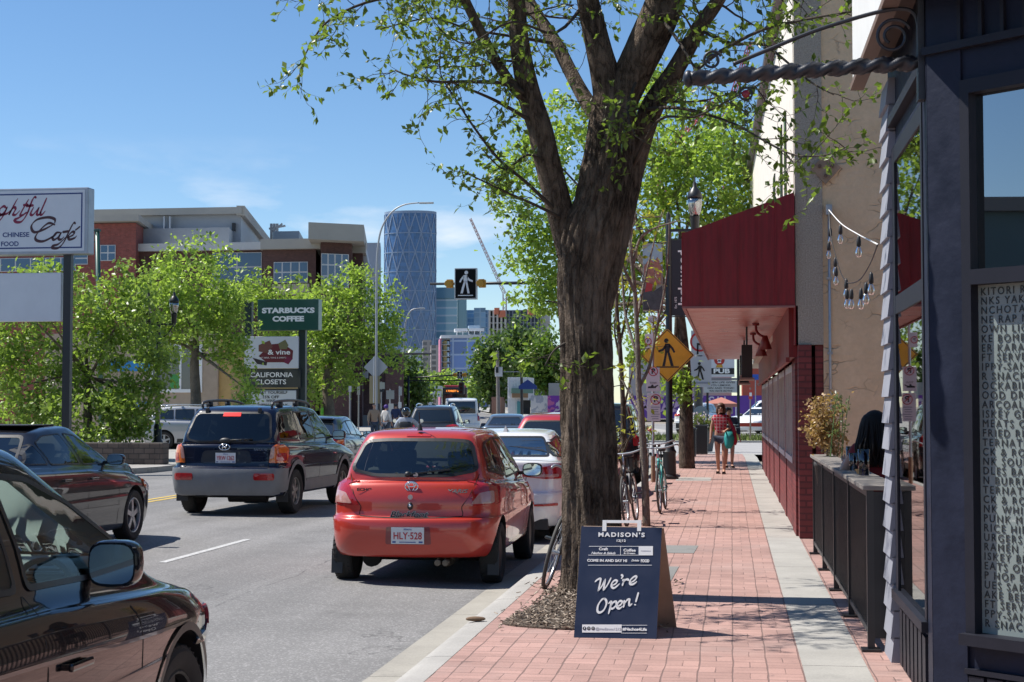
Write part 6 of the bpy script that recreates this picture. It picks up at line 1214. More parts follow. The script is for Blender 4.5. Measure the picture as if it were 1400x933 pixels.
# second street tree farther along the pavement, its crown shows both sides of the big trunk
Y = 41.
crown('street_tree', 'tall street tree by the recycling bin with a wide bright green crown', (at(938, 640, Y).x, Y, 0), [at(940, 648, Y), at(938, 600, Y), at(938, 540, Y), at(934, 470, Y), at(925, 400, Y)], [lobe(960, 250, Y, 75, 80, 2.), lobe(900, 230, Y, 70, 70, 1.4), lobe(1000, 190, Y+2, 45, 55, .9), lobe(742, 340, Y+5, 56, 52, 1.3), lobe(720, 250, Y+5, 55, 55, 1.0), lobe(748, 405, Y+5, 45, 38, .8), lobe(760, 170, Y+4, 60, 50, .8), lobe(880, 340, Y+4, 70, 45, 1.0), lobe(925, 520, Y-.3, 14, 30, .25), lobe(820, 280, Y+4, 60, 70, 1.0), lobe(860, 400, Y+4, 45, 55, .8), lobe(1010, 260, Y+3, 30, 60, .8), lobe(905, 130, Y+2, 50, 40, .7), lobe(890, 470, Y+2, 28, 45, .4)], .16, SPRING, BARK, 20000, clump=.40, r0=.22, limb_n=26)
# two thin saplings beside the pavement
def sapling(label, trunk, branches, n, Y, bark, r0, mat):
 t = thing('sapling', label, 'tree', tuple(gr(*trunk[0]) if False else at(trunk[0][0], trunk[0][1], Y))[:2]+(0,)); m = MB(); LBs = []
 pts = smoothline([tuple(at(p[0], p[1], Y)) for p in trunk], 5); m.tube(pts, list(np.linspace(r0, r0*.35, len(pts))), 10)
 for br_ in branches:
  q = smoothline([tuple(at(p[0], p[1], Y+p[2])) for p in br_], 5); m.tube(q, list(np.linspace(r0*.45, r0*.1, len(q))), 7)
  for _ in range(5):
   i = rng.integers(3, len(q)); d = Vector(rng.normal(0, .5, 3)); d.z = abs(d.z); e = q[i]+d.normalized()*rng.uniform(.25, .7); mm = q[i].lerp(e, .5)+Vector(rng.normal(0, .04, 3)); m.tube([q[i], mm, e], [r0*.14, r0*.1, r0*.05], 5)
   for _ in range(n): c_ = np.array(q[i].lerp(e, rng.uniform(.3, 1.)))+rng.normal(0, .06, 3); LBs.append(c_)
 m.build('trunk', bark, t, smooth=True); leaves('leaves', np.array(LBs), None, .085, mat, t, aspect=.5); return t
YOUNG = leafmat('young_leaf', (.30, .32, .04), .5)
Y = 20.9
sapling('young tree with a smooth pale trunk just right of the big elm', [(884, 722, 0), (881, 640, 0), (876, 560, 0), (873, 530, 0), (872, 480, 0), (868, 400, 0), (862, 330, 0), (868, 280, 0)], [[(874, 530, 0), (888, 500, 0), (896, 460, -.1), (904, 420, -.2), (912, 370, -.3), (915, 300, -.4)], [(872, 490, 0), (855, 430, .2), (850, 370, .3), (842, 320, .4)], [(870, 440, 0), (880, 390, .2), (892, 340, .3), (905, 290, .3)], [(868, 400, 0), (850, 350, -.2), (870, 300, -.3)], [(878, 570, 0), (862, 540, .2), (850, 520, .3)], [(866, 360, 0), (880, 320, .1), (935, 300, .0)]], 7, Y, BARKP, .055, YOUNG)
Y = 24.
sapling('dark slender sapling between the elm and the pale trunked young tree', [(853, 700, 0), (852, 620, 0), (852, 560, 0), (848, 480, 0), (843, 410, 0), (850, 350, 0), (865, 300, 0)], [[(852, 560, 0), (862, 520, .2), (868, 480, .3)], [(850, 500, 0), (840, 450, .1), (846, 400, .2)], [(852, 620, 0), (860, 600, -.2), (866, 590, -.3)], [(848, 470, 0), (858, 420, 0), (866, 380, 0)], [(852, 640, 0), (846, 620, -.1), (858, 600, -.2)]], 9, Y, BARK, .05, YOUNG)
# trees beyond the end of the block and across the street
GT2 = 'trees far up the street'
for i, (px, py, rx, rz, Y, nl, lab, lf_) in enumerate(((672, 505, 27, 48, 205, 3600, 'dense poplar left of the wooden utility pole far up the street', .62), (712, 490, 34, 55, 225, 4200, 'tall dark poplar behind the white containers', .66), (745, 500, 30, 50, 215, 3600, 'light green tree between the containers and the elm trunk', .62), (608, 523, 34, 9, 330, 1500, 'low pale hedge of trees over the far signals', .9), (560, 525, 14, 42, 150, 2000, 'dark narrow tree beside the brick corner building', .5), (652, 535, 16, 18, 260, 1000, 'small rusty green tree behind the bus', .7), (572, 530, 9, 20, 200, 900, 'slim yellowish tree left of the far mast arm', .6))):
 x = at(px, py, Y); z0 = gz(Y)
 crown('far_tree', lab, (x.x, Y, z0), [Vector((x.x, Y, z0)), Vector((x.x+.2, Y, z0+(x.z-z0)*.4)), Vector((x.x, Y, x.z*.85))], [lobe(px+rx*a, py+rz*b, Y, rx*.62, rz*.62, 1.) for a, b in ((-.35, .2), (.35, .1), (0, -.4), (.1, .45), (-.2, -.1))], lf_, FARL if i in (0, 1, 4) else DEEP if i == 2 else SPRING, BARKS, nl, group=None, clump=1.5, r0=.35)
dg_ = crown('dried_shrub', 'dry tan shrub in a pot behind the black patio fence', (.98, 16.6, .85), [Vector((.98, 16.6, .86)), Vector((.98, 16.6, 1.1)), Vector((.97, 16.6, 1.3))], [((.95, 16.6, 1.45), (.17, .2, .28), 1.), ((.88, 16.6, 1.38), (.12, .14, .2), .6), ((1.02, 16.6, 1.25), (.14, .14, .16), .6)], .042, leafmat('dry_leaf_tan', (.36, .25, .13), .35, .5), P('dry_stem', (.25, .17, .1), .9), 2100, clump=.075, r0=.012, cat='shrub', per=14)
pl = MB(); pl.lathe([(.10, .72), (.13, .95), (.14, .96), (.14, 1.0), (.12, 1.0), (.115, .94), (.002, .94)], (.98, 16.6, 0), 'z', 20); pl.build('flower_pot', P('black_pot', (.03, .028, .026), .7), dg_, smooth=True)
gs = MB(); C2 = []
for k in range(5):
 x, y = rng.uniform(.98, 1.12), 16.4+rng.normal(0, .05); pts = smoothline([(x, y, .95), (x+.03, y, 1.3), (x+.05+rng.normal(0, .03), y, 1.5+rng.uniform(0, .3))], 4); gs.tube(pts, .004, 5)
 for _ in range(22): C2.append(np.array(pts[rng.integers(4, len(pts))])+rng.normal(0, .03, 3))
gs.build('green_stem', P('green_stem_col', (.1, .16, .05), .8), dg_); leaves('green_leaves', np.array(C2), None, .045, leafmat('sage_leaf', (.16, .22, .10), .4), dg_)
# ------------------------------------------------------------------ left hand side: signs, shops, offices
XU, ZU, YU = Vector((1, 0, 0)), Vector((0, 0, 1)), Vector((0, 1, 0))
def pxq(mb, x0, y0, x1, y1, Y, t=.3, m=0, lean=0.):      # upright slab seen between two pixels, t deep
 a, b = at(x0, y1, Y), at(x1, y0, Y+lean); k = -.215*t if Y > 90 and b.x < -8 else 0; mb.add([(a.x, Y, a.z), (b.x, Y+lean, a.z), (b.x, Y+lean, b.z), (a.x, Y, b.z), (a.x+k, Y+t, a.z), (b.x+k, Y+lean+t, a.z), (b.x+k, Y+lean+t, b.z), (a.x+k, Y+t, b.z)], [(0, 1, 2, 3), (7, 6, 5, 4), (0, 4, 5, 1), (1, 5, 6, 2), (2, 6, 7, 3), (3, 7, 4, 0)], m); return a, b
# cafe pole sign
Y = 38.; cs = thing('pole_sign', 'white cafe sign box with red script on a dark pole at the left edge', 'sign', (at(86, 600, Y).x, Y, 0))
a, b = at(-75, 350, Y), at(121, 256, Y)
ALU = P('dull_aluminium', (.34, .36, .40), .4, .6, var=.1); PANW = P('sign_panel_white', (.60, .62, .66), .35, coat=.3, var=.03); NAVYL = P('navy_lettering', (.015, .04, .17), .5); MAR = P('maroon_lettering', (.22, .01, .05), .5); CHOC = P('choc_lettering', (.06, .018, .025), .5)
mb = MB(); mb.bbox(((a.x+b.x)/2, Y+.20, (a.z+b.z)/2), (b.x-a.x, .40, b.z-a.z), .03); box_ = mb.build('sign_box', ALU, cs)
mb = MB(); mb.box(a.x+.05, b.x-.09, Y-.012, Y+.01, a.z+.08, b.z-.07); pn = mb.build('sign_panel', PANW, cs)
def border(mb, x0, x1, z0, z1, Y, w): mb.box(x0, x1, Y-.004, Y, z0, z0+w); mb.box(x0, x1, Y-.004, Y, z1-w, z1); mb.box(x0, x0+w, Y-.004, Y, z0+w, z1-w); mb.box(x1-w, x1, Y-.004, Y, z0+w, z1-w)
mb = MB(); border(mb, a.x+.10, b.x-.15, a.z+.15, b.z-.14, Y-.012, .035); mb.build('border', NAVYL, cs)
yy = Y-.0125
text('CHINESE', .165, at(21.7, 321.5, yy), XU, ZU, NAVYL, cs, width=40*Y/2150*1.02, bold=.004); text('FOOD', .165, at(13.4, 334, yy), XU, ZU, NAVYL, cs, width=27*Y/2150, bold=.004)
# script: strokes given on the photograph's grid of the sign (crop units), one continuous pen
def script(name, strokes, w, mat, parent, f, pen=(.33, .9)):
 mb = MB()
 for st in strokes: 
  q = [f(*p) for p in st]; stroke_mb(mb, [(v.x, v.z) for v in q], w, (0, q[0].y, 0), XU, ZU, k=7, pen=pen)
 return mb.build(name, mat, parent)
cf = lambda x, y: at(x*.2357, 230+y*.2358, yy)
script('lettering', [[(38, 234), (22, 222), (0, 238), (-6, 262), (8, 270), (28, 252), (42, 228)], [(44, 224), (24, 268), (2, 300), (-20, 310), (-28, 298), (0, 276), (40, 264), (62, 244)], [(104, 176), (86, 206), (52, 272), (66, 244), (84, 228), (90, 240), (76, 268), (92, 270), (116, 246)], [(168, 180), (146, 216), (118, 270), (134, 272), (154, 254)], [(134, 216), (166, 212)], [(210, 176), (202, 168), (186, 190), (158, 264), (128, 308), (98, 314), (84, 300), (110, 288), (168, 250)], [(150, 222), (196, 216)], [(196, 226), (178, 264), (190, 272), (214, 246), (228, 226)], [(228, 226), (214, 264), (226, 270), (240, 250)], [(272, 172), (254, 214), (234, 262), (244, 270), (264, 248)]], .08, MAR, cs, cf)
script('lettering', [[(318, 320), (316, 296), (276, 286), (214, 300), (182, 338), (200, 372), (256, 356), (318, 322)], [(320, 330), (282, 320), (236, 356), (206, 398), (214, 420), (254, 424), (310, 396), (330, 380)], [(352, 374), (326, 376), (306, 400), (312, 416), (334, 404), (354, 376), (340, 408), (354, 414), (372, 398)], [(438, 326), (428, 318), (404, 360), (370, 430), (340, 462), (308, 464), (304, 452), (340, 440), (382, 400)], [(362, 372), (402, 366)], [(392, 404), (424, 388), (430, 372), (416, 372), (396, 396), (404, 414), (432, 406), (446, 392)], [(436, 362), (466, 338)]], .08, CHOC, cs, cf)
a2, b2 = at(-75, 440, Y), at(80, 372, Y)
mb = MB(); mb.bbox(((a2.x+b2.x)/2, Y+.30, (a2.z+b2.z)/2), (b2.x-a2.x, .25, b2.z-a2.z), .02); mb.build('blank_panel', PANW, cs)
px_ = at(86, 600, Y).x; mb = MB(); mb.box(px_-.10, px_+.10, Y+.13, Y+.29, 0, a.z+.05); mb.build('pole', BLACKM, cs)
# leaning green utility mast
gm_ = thing('green_mast', 'short green metal mast leaning slightly above the leafy bush', 'mast', (at(138, 600, 55).x, 55, 0)); p0, p1 = at(139, 600, 55), at(133, 316, 55); mb = MB(); mb.tube([p0, p1], [.10, .085], 12); mb.build('pole', P('green_metal', (.02, .09, .07), .4), gm_, smooth=True); mb = MB(); mb.bbox(p1+Vector((0, 0, .02)), (.22, .2, .1), .02); mb.bar(at(122, 332, 55), at(136, 330, 55), .05); mb.build('bracket', P('dark_green_metal', (.015, .05, .045), .5), gm_)
# twin lantern lamp on the left pavement
LB_ = P('lamp_black', (.015, .016, .018), .4); LG = glass('lantern_glass', (.88, .88, .86), .15, 1.45, .35)
def lantern(parent, c, s=1., up=1):
 c = Vector(c); mb = MB(); mb.lathe([(.02*s, 0), (.06*s, .02*s), (.085*s, .1*s), (.10*s, .36*s), (.11*s, .40*s), (.03*s, .42*s)], tuple(c), 'z', 18); h = mb.build('lantern_base', LB_, parent, smooth=True, ang=40)
 mb = MB(); mb.lathe([(.09*s, .41*s), (.13*s, .50*s), (.155*s, .68*s), (.155*s, .80*s), (.15*s, .80*s), (.15*s, .68*s), (.085*s, .41*s)], tuple(c), 'z', 20); mb.build('globe', LG, h, smooth=True); mb = MB(); mb.lathe([(.03*s, .42*s), (.04*s, .6*s), (.02*s, .74*s)], tuple(c), 'z', 10); mb.build('lamp_core', P('frost_core', (.55, .56, .58), .6), h, smooth=True)
 mb = MB(); mb.lathe([(.165*s, .80*s), (.165*s, .84*s), (.15*s, .90*s), (.09*s, 1.0*s), (.05*s, 1.04*s), (.045*s, 1.12*s), (.02*s, 1.16*s), (.012*s, 1.28*s), (.002, 1.30*s)], tuple(c), 'z', 20); mb.build('cap', LB_, h, smooth=True)
Y = 46.; c0 = gr(215, 628, 0); x0 = at(215, 628, Y).x; pl_ = thing('street_lamp', 'black twin arm lantern lamp on the left corner pavement', 'street lamp', (x0, Y, 0))
zt = at(215, 440, Y).z; mb = MB(); mb.lathe([(.19, 0), (.19, .5), (.13, .6), (.12, 1.0), (.075, 1.1), (.06, zt)], (x0, Y, 0), 'z', 14); mb.build('pole', LB_, pl_, smooth=True, ang=40)
for px in (238, 203):
 x1 = at(px, 430, Y).x; mb = MB(); mb.bar((x0, Y, zt-.08), (x1, Y, zt-.08), .06); mb.tube(smoothline([(x0, Y, zt-.5), ((x0+x1)/2, Y, zt-.42), (x1, Y, zt-.1)], 5), .02, 6); mb.build('arm', LB_, pl_); lantern(pl_, (x1, Y, zt-.12), .88)
st_ = MB(); st_.lathe([(.078, 1.12), (.078, 2.6)], (x0, Y, 0), 'z', 14); st_.build('grey_wrap', P('worn_grey_sleeve', (.30, .29, .28), .7, var=.3, vs=6), pl_, smooth=True)
# low block planter wall
pw = MB()
q0, q1 = at(135, 632, 41.5), at(196, 626, 41.5); pw.bbox(((q0.x+q1.x)/2-2, 41.9, .30), (q1.x-q0.x+5, .5, .60), .04); tag(pw.build('planter_wall', brickwall('brown_block', (.11, .085, .07), (.05, .045, .04), .3, .15, 'x', .25)), 'low brown block planter wall under the leafy bush', 'wall')
# pylon sign by the coffee shop
Y = 66.; xl, xr = at(337, 560, Y).x, at(411, 560, Y).x; py_ = thing('pylon_sign', 'tall pylon sign stacking a green coffee panel over shop name panels', 'sign', ((xl+xr)/2, Y, 0))
ztop = at(400, 412, Y).z; DKG = P('pylon_dark_green', (.01, .022, .024), .4)
for x in (xl, xr): mb = MB(); mb.box(x-.16, x+.16, Y+.12, Y+.4, 0, ztop); mb.build('post', DKG, py_)
def panel(name, x0, y0, x1, y1, mat, dy=0., t=.30): mb = MB(); A, B_ = at(x0, y1, Y+dy), at(x1, y0, Y+dy); mb.bbox(((A.x+B_.x)/2, Y+dy+t/2, (A.z+B_.z)/2), (B_.x-A.x, t, B_.z-A.z), .02); return mb.build(name, mat, py_)
panel('coffee_panel', 352, 409, 435.5, 452, P('deep_green_panel', (.008, .065, .05), .35, coat=.3), -.1, .6)
S_ = Y/2150*1.02
for tx, x, y, w in (('STARBUCKS', 394, 425, 75), ('COFFEE', 394, 436.5, 45)): text(tx, .30, at(x, y, Y-.102), XU, ZU, INKW, py_, width=w*S_, bold=.016)
panel('wine_panel', 334, 460, 408, 504, PANW); 
def blob(poly, mat, dy): mb = MB(); q = [at(x, y, Y+dy) for x, y in poly]; mb.prism([(v.x, v.z) for v in q], (0, Y+dy, 0), (1, 0, 0), (0, 0, 1), .004); return mb.build('logo_patch', mat, py_)
G3 = lambda pts: [(300+x/4.667, 380+y/4.667) for x, y in pts]
blob(G3([(330, 425), (402, 418), (470, 465), (466, 520), (440, 540), (300, 540), (250, 500)]), P('wine_red', (.13, .012, .02), .5), -.004); blob(G3([(375, 420), (420, 395), (440, 430), (430, 455), (385, 455)]), P('olive_patch', (.16, .15, .07), .5), -.007); blob(G3([(250, 430), (320, 400), (340, 440), (300, 480), (250, 470)]), P('brown_patch', (.16, .06, .045), .5), -.007); blob(G3([(210, 510), (280, 530), (305, 540), (300, 560), (240, 550)]), P('black_patch', (.03, .02, .025), .5), -.007); blob(G3([(430, 500), (468, 515), (440, 553), (410, 540)]), P('plum_patch', (.17, .01, .05), .5), -.007)
text('& vine', .30, at(381.5, 482, Y-.012), XU, ZU, INKW, py_, width=32*S_, bold=.006); text('CRAFT BEER, WINE & SPIRITS', .09, at(371, 489.5, Y-.012), XU, ZU, INKW, py_, width=42*S_)
panel('closet_panel', 334, 504.5, 411, 530, P('closet_black', (.008, .014, .02), .35, coat=.3)); 
for tx, x, y, w in (('CALIFORNIA', 371, 513, 61), ('CLOSETS', 370, 522.7, 44)): text(tx, .29, at(x, y, Y-.002), XU, ZU, INKW, py_, width=w*S_, bold=.004)
panel('message_board', 334, 532, 408, 560, P('black_board_frame', (.02, .02, .022), .4)); panel('message_face', 337, 534, 405, 559, P('letterboard_white', (.55, .58, .60), .4), -.012, .05)
for tx, x, y, w in (('TREAT YOURSELF', 370, 537, 48), ('15% OFF', 370, 543.2, 23), ('WINE', 370, 548.5, 13), ('EVERY SUNDAY', 372, 554.3, 44)): text(tx, .165, at(x, y, Y-.014), XU, ZU, INKB, py_, width=w*S_, bold=.004)
# beige shop behind the maple
Y = 72.; bs = thing('beige_shop', 'low beige stucco shop behind the round maple and the silver SUV', 'shop', (at(240, 600, Y).x, Y, 0)); BEI = P('beige_stucco', (.40, .31, .23), .85, var=.08, bump=.2)
mb = MB(); A, B_ = at(60, 600, Y), at(298, 455, Y); mb.box(A.x, B_.x, Y, Y+14, -.2, B_.z); mb.build('wall', BEI, bs); mb = MB(); C_ = at(314, 540, Y); mb.box(B_.x+.001, C_.x, Y+.2, Y+13, -.2, B_.z-.3); mb.build('yellow_wall', P('ochre_stucco', (.50, .33, .13), .8, var=.1), bs)
A, B_ = at(205, 537, Y), at(277, 468, Y); mb = MB(); mb.box(A.x, B_.x, Y-.06, Y-.002, A.z, A.z+.16); mb.box(A.x, B_.x, Y-.06, Y-.002, B_.z-.16, B_.z); mb.box(A.x, A.x+.15, Y-.06, Y-.002, A.z+.16, B_.z-.16); mb.box(B_.x-.15, B_.x, Y-.06, Y-.002, A.z+.16, B_.z-.16); mb.box(at(247, 500, Y).x-.05, at(247, 500, Y).x+.05, Y-.05, Y-.003, A.z+.16, B_.z-.16); f = mb.build('window', WHITE, bs); mb = MB(); mb.box(A.x+.15, B_.x-.15, Y-.02, Y-.004, A.z+.16, B_.z-.16); mb.build('pane', P('shop_pane', (.10, .115, .12), .08, coat=.5), f)
q0, q1 = at(232, 531, Y-.07), at(245, 512, Y-.07); mb = MB(); mb.box(q0.x, q1.x, Y-.03, Y-.021, q0.z, q1.z); mb.build('green_poster', P('poster_green', (.05, .28, .06), .5), f)
SB = P('sign_blue', (.02, .14, .40), .5)
q0, q1 = at(160, 557, Y), at(201, 549.5, Y); mb = MB(); mb.box(q0.x, q1.x, Y-.08, Y-.001, q0.z, q1.z); s1 = mb.build('blue_sign', SB, bs); text('PARKING', .17, at(185, 553, Y-.082), XU, ZU, INKW, bs, width=20*Y/2150)
q0, q1 = at(146, 508, Y), at(207, 494, Y); mb = MB(); mb.box(q0.x, q1.x, Y-.10, Y-.001, q0.z, q1.z); mb.build('blue_awning', P('awning_blue', (.02, .22, .50), .5), bs)
# office building: grey upper block, red and dark brick wings with pale parapets
Y = 108.; ob = thing('office_building', 'wide brick and grey clad office block with pale parapets behind the trees', 'building', (at(310, 600, Y).x, Y, 0)); BRR = brickwall('red_brick', (.27, .065, .05), (.2, .1, .085), .25, .085, 'xy', .18); BRD = brickwall('dark_brick', (.105, .05, .044), (.09, .055, .05), .25, .085, 'xy', .18)
SIDE_ = P('grey_metal_cladding', (.30, .325, .36), .5, var=.06, vs=.6); PARA = P('pale_parapet', (.36, .345, .31), .7, var=.08, vs=.5); OGL = P('blue_office_glass', (.025, .075, .16), .06, coat=1); FRM = P('window_frame_pale', (.50, .52, .54), .5)
def blk(name, mat, x0, y0, x1, y1, dy=0., t=20., lean=0., bot=True):
 mb = MB(); pxq(mb, x0, y0, x1, 610 if bot else y1, Y+dy, t, 0, lean); return mb.build(name, mat, ob)
blk('grey_wall', SIDE_, 60, 290, 329, 0, 6, 22); 
# receding flank of the grey block, turned with the block grid
q = at(329, 290, Y+6); e0 = Vector((q.x, q.y, 0)); e1 = e0+Vector((-.21, .977, 0))*36; zz = q.z; mb = MB(); mb.add([(e0.x+.01, e0.y, 0), (e1.x, e1.y, 0), (e1.x, e1.y, zz), (e0.x+.01, e0.y, zz), (e0.x-3, e0.y+.2, 0), (e1.x-3, e1.y, 0), (e1.x-3, e1.y, zz), (e0.x-3, e0.y+.2, zz)], [(0, 1, 2, 3), (7, 6, 5, 4), (2, 6, 7, 3), (1, 5, 6, 2)]); mb.build('grey_flank', SIDE_, ob)
mb = MB(); pxq(mb, 60, 283, 330.5, 297, Y+5.4, 1); mb.bar(Vector((e0.x+.15, e0.y-.5, zz+.05)), Vector((e1.x+.15, e1.y, zz+.05)), .6, .72); mb.build('parapet', PARA, ob)
mb = MB(); pxq(mb, 187, 311, 313, 343, Y+3.2, 2.5); mb.build('roof_screen', P('grey_screen', (.29, .31, .335), .5, var=.05), ob)
mb = MB(); [pxq(mb, x, 296, x+2, 330, Y+5.2, .5) for x in (223, 231)]; mb.build('vent_pipe', FRM, ob); mb = MB(); pxq(mb, 317, 305, 322, 316, Y+5.7, .2); mb.build('wall_vent', BLACKP, ob)
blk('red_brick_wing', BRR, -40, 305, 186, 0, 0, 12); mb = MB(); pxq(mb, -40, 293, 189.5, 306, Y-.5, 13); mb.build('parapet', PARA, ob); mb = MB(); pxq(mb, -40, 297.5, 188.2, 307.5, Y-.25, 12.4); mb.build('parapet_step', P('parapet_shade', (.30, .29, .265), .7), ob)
blk('long_wing', BRD, 170, 342, 360, 0, 1.5, 12); mb = MB(); pxq(mb, 169, 331, 361, 344, Y+1.0, 10); mb.build('parapet', P('white_parapet', (.50, .51, .51), .6, var=.05), ob)
def win(x0, y0, x1, y1, dy, cols, rows, lean=0., nm='window', fr=FRM):
 mb = MB(); A, B_ = pxq(mb, x0, y0, x1, y1, Y+dy-.06, .05, 0, lean); g = mb.build(nm, fr, ob); m2 = MB(); w = (B_.x-A.x); h = B_.z-A.z; bw = .10
 for i in range(cols):
  for j in range(rows):
   xa, xb = A.x+w*i/cols+bw/2, A.x+w*(i+1)/cols-bw/2; za, zb = A.z+h*j/rows+bw/2, A.z+h*(j+1)/rows-bw/2; ya = Y+dy-.075+lean*(xa-A.x)/w; yb_ = Y+dy-.075+lean*(xb-A.x)/w; m2.add([(xa, ya, za), (xb, yb_, za), (xb, yb_, zb), (xa, ya, zb)], [(0, 1, 2, 3)])
 m2.build('pane', OGL, g); return g
win(137, 335, 158, 357, 0, 2, 2); win(290, 345, 358, 386, 1.5, 2, 2); win(100, 345, 120, 362, -.01, 1, 2); win(-20, 352, 104, 372, 0, 6, 1)
mb = MB(); pxq(mb, 285, 386, 359, 401, Y+1.2, .5); mb.build('sill_band', P('beige_band', (.40, .35, .28), .8, var=.06), ob)
blk('brick_bay', BRD, 357, 338, 432, 0, -1, 14); mb = MB(); pxq(mb, 356, 326, 438, 341, Y-1.5, 12); mb.build('parapet', PARA, ob); win(374, 358, 421, 387, -1, 4, 2); mb = MB(); pxq(mb, 372, 388, 423, 404, Y-1.15, .4); mb.build('sill_band', MATS['beige_band'], ob)
blk('corner_tower', BRD, 437, 323, 481, 0, -2.5, 12, 1.2); mb = MB(); pxq(mb, 421.5, 307.5, 497.5, 327, Y-4.5, 12, 0, 2.0); mb.build('parapet', PARA, ob); win(439, 348, 477, 393, -2.75, 4, 3, 1.0)
blk('tower_return', BRD, 481.5, 340, 496, 0, 1, 10); mb = MB(); pxq(mb, 479, 332, 500, 346, Y+.6, 9); mb.build('parapet', PARA, ob)
mb = MB(); mb.bar(at(498, 342, Y+3), at(504, 372, Y+3), .5, .3); mb.bar(at(499, 356, Y+3), at(512, 378, Y+3), .4, .3); mb.build('stair_rail', FRM, ob)
mb = MB(); pxq(mb, 373, 316, 409, 328, Y+14, 6); mb.build('plant_screen', P('louvre_grey', (.30, .36, .40), .6), ob)
mb = MB(); z1 = at(370, 316, Y+16)
for x in (371, 375, 379): mb.bar(at(x, 330, Y+16), at(x, 306, Y+16), .18)
mb.bar(at(368, 313, Y+16), at(390, 309, Y+16), .15); mb.bar(at(371, 318, Y+16), at(386, 306, Y+16), .12); mb.build('roof_mast', P('mast_grey', (.35, .33, .32), .6), ob)
# brick corner building with a red awning
Y = 112.; cb = thing('corner_building', 'dark brick corner building with a cream cornice and red awning beside the birch', 'building', (at(490, 600, Y).x, Y, .2))
def cblk(name, mat, x0, y0, x1, y1, dy=0., t=10., lean=0.): mb = MB(); pxq(mb, x0, y0, x1, y1, Y+dy, t, 0, lean); return mb.build(name, mat, cb)
cblk('wall', BRD, 400, 470, 526, 605, 0, 12, 3); cblk('wing', brickwall('mid_brick', (.16, .07, .055), (.13, .08, .07), .25, .085, 'xy', .18), 526.5, 482, 552, 600, 4, 12, 2); cblk('base', P('pale_stone_base', (.38, .36, .33), .8), 420, 568, 504, 600, -.5, .5); cblk('cornice', P('cream_cornice', (.50, .50, .50), .7), 470, 508, 503, 517, -.8, 1.2); cblk('awning', P('awning_red', (.42, .02, .03), .6), 452, 529, 485, 547, -1.6, 1.5); cblk('awning_valance', P('valance_pale', (.55, .2, .2), .6), 452, 546.5, 485, 549, -1.65, .05); cblk('shop_window', P('cool_glass', (.30, .36, .40), .1), 455, 550, 470, 570, -.2, .1)
for x in (508, 514): w_ = cblk('window', P('white_window', (.50, .55, .6), .3), x-2.6, 524, x+2.6, 543, -.1+.3*(x-500)/10, .3, 0)
for x0 in (503, 511, 519): cblk('pilaster', P('dark_pilaster', (.05, .03, .03), .8), x0, 476, x0+2, 520, .9, 1.4)
cblk('shop_sign', P('sign_black', (.02, .022, .03), .5), 530, 483, 545, 503, 3.4, .3)
# small props along the far left kerb
GPOLE = P('pole_grey', (.36, .37, .38), .5, .4)
def sign_post(label, px, Y, ytop, panels, r=.04, cat='sign', group=None):
 x = at(px, 600, Y).x; t = thing('street_sign', label, cat, (x, Y, gz(Y)), 0, group); mb = MB(); mb.tube([(x, Y, gz(Y)), (x, Y, at(px, ytop, Y).z)], r, 8); mb.build('pole', GPOLE, t)
 for (x0, y0, x1, y1, mat) in panels: mb = MB(); pxq(mb, x0, y0, x1, y1, Y-.06, .02); mb.build('sign_plate', mat, t)
 return t
SGREY = P('sign_back_grey', (.40, .42, .43), .5, .3); SWH = P('sign_white', (.66, .66, .66), .5)
sign_post('white street sign pair on a post left of the motorcyclist', 521, 84, 522, [(518, 523, 526, 532, SWH), (518, 533, 525, 536, P('sign_dark', (.03, .04, .06), .5))]); sign_post('grey back of a stepped sign board on a thin post', 533, 90, 532, [(528, 534, 539, 546, SGREY), (531, 552, 538, 565, SWH)]); sign_post('narrow grey sign on a post nearest the far mast arm pole', 546, 100, 528, [(545, 529, 549.5, 541, SGREY), (544.5, 550, 549, 558, SWH)]); sign_post('plain white panel sign post under the birch', 490, 86, 528, [(488, 528, 492, 540, SWH)]); sign_post('slim white post by the red awning', 478, 80, 530, [(476.5, 528, 480.5, 536, SWH)])
# tall gooseneck street lights
def gooseneck(label, Y, path, head, r0, extra=False):
 x = at(path[0][0], 600, Y).x; t = thing('street_light', label, 'street light', (x, Y, gz(Y)), 0, 'tall gooseneck street lights'); mb = MB(); pts = [Vector((x, Y, gz(Y)))]+[at(*p, Y) for p in path]; P_ = smoothline(pts, 6); mb.tube(P_, list(np.linspace(r0, r0*.45, len(P_))), 10); mb.build('pole', GPOLE, t, smooth=True)
 a, b = at(*head[0], Y), at(*head[1], Y); mb = MB(); mb.bbox((a+b)/2, ((b-a).length, .35*r0*20*.1+.1, r0*1.3), r0*.5); mb.build('lamp_head', P('lamp_head_grey', (.45, .47, .47), .4), t); return t
t = gooseneck('tall curved street light rising in front of the blue glass tower', 78, [(514.5, 560), (514.5, 480), (515, 380), (516.5, 340), (522, 312), (535, 291), (552, 280.5), (573, 277.5)], ((573, 277.8), (593, 277.8)), .07)
mb = MB(); mb.prism([(0, .62), (.62, 0), (0, -.62), (-.62, 0)], (at(512.5, 502, 78).x, 78.2, at(512.5, 502, 78).z), (1, 0, 0), (0, 0, 1), .03); mb.build('diamond_sign', SGREY, t); mb = MB(); pxq(mb, 505, 514, 519, 552, 78.16, .03); mb.build('banner', P('ochre_banner', (.33, .28, .16), .6), t); mb = MB(); pxq(mb, 510, 488, 511.5, 551, 77.8, .03); mb.build('reflector_strip', SWH, t)
gooseneck('distant thin street light crossing the base of the glass tower', 150, [(553, 540), (553, 470), (555, 440), (562, 425), (572, 422)], ((572, 422), (581, 422)), .11)
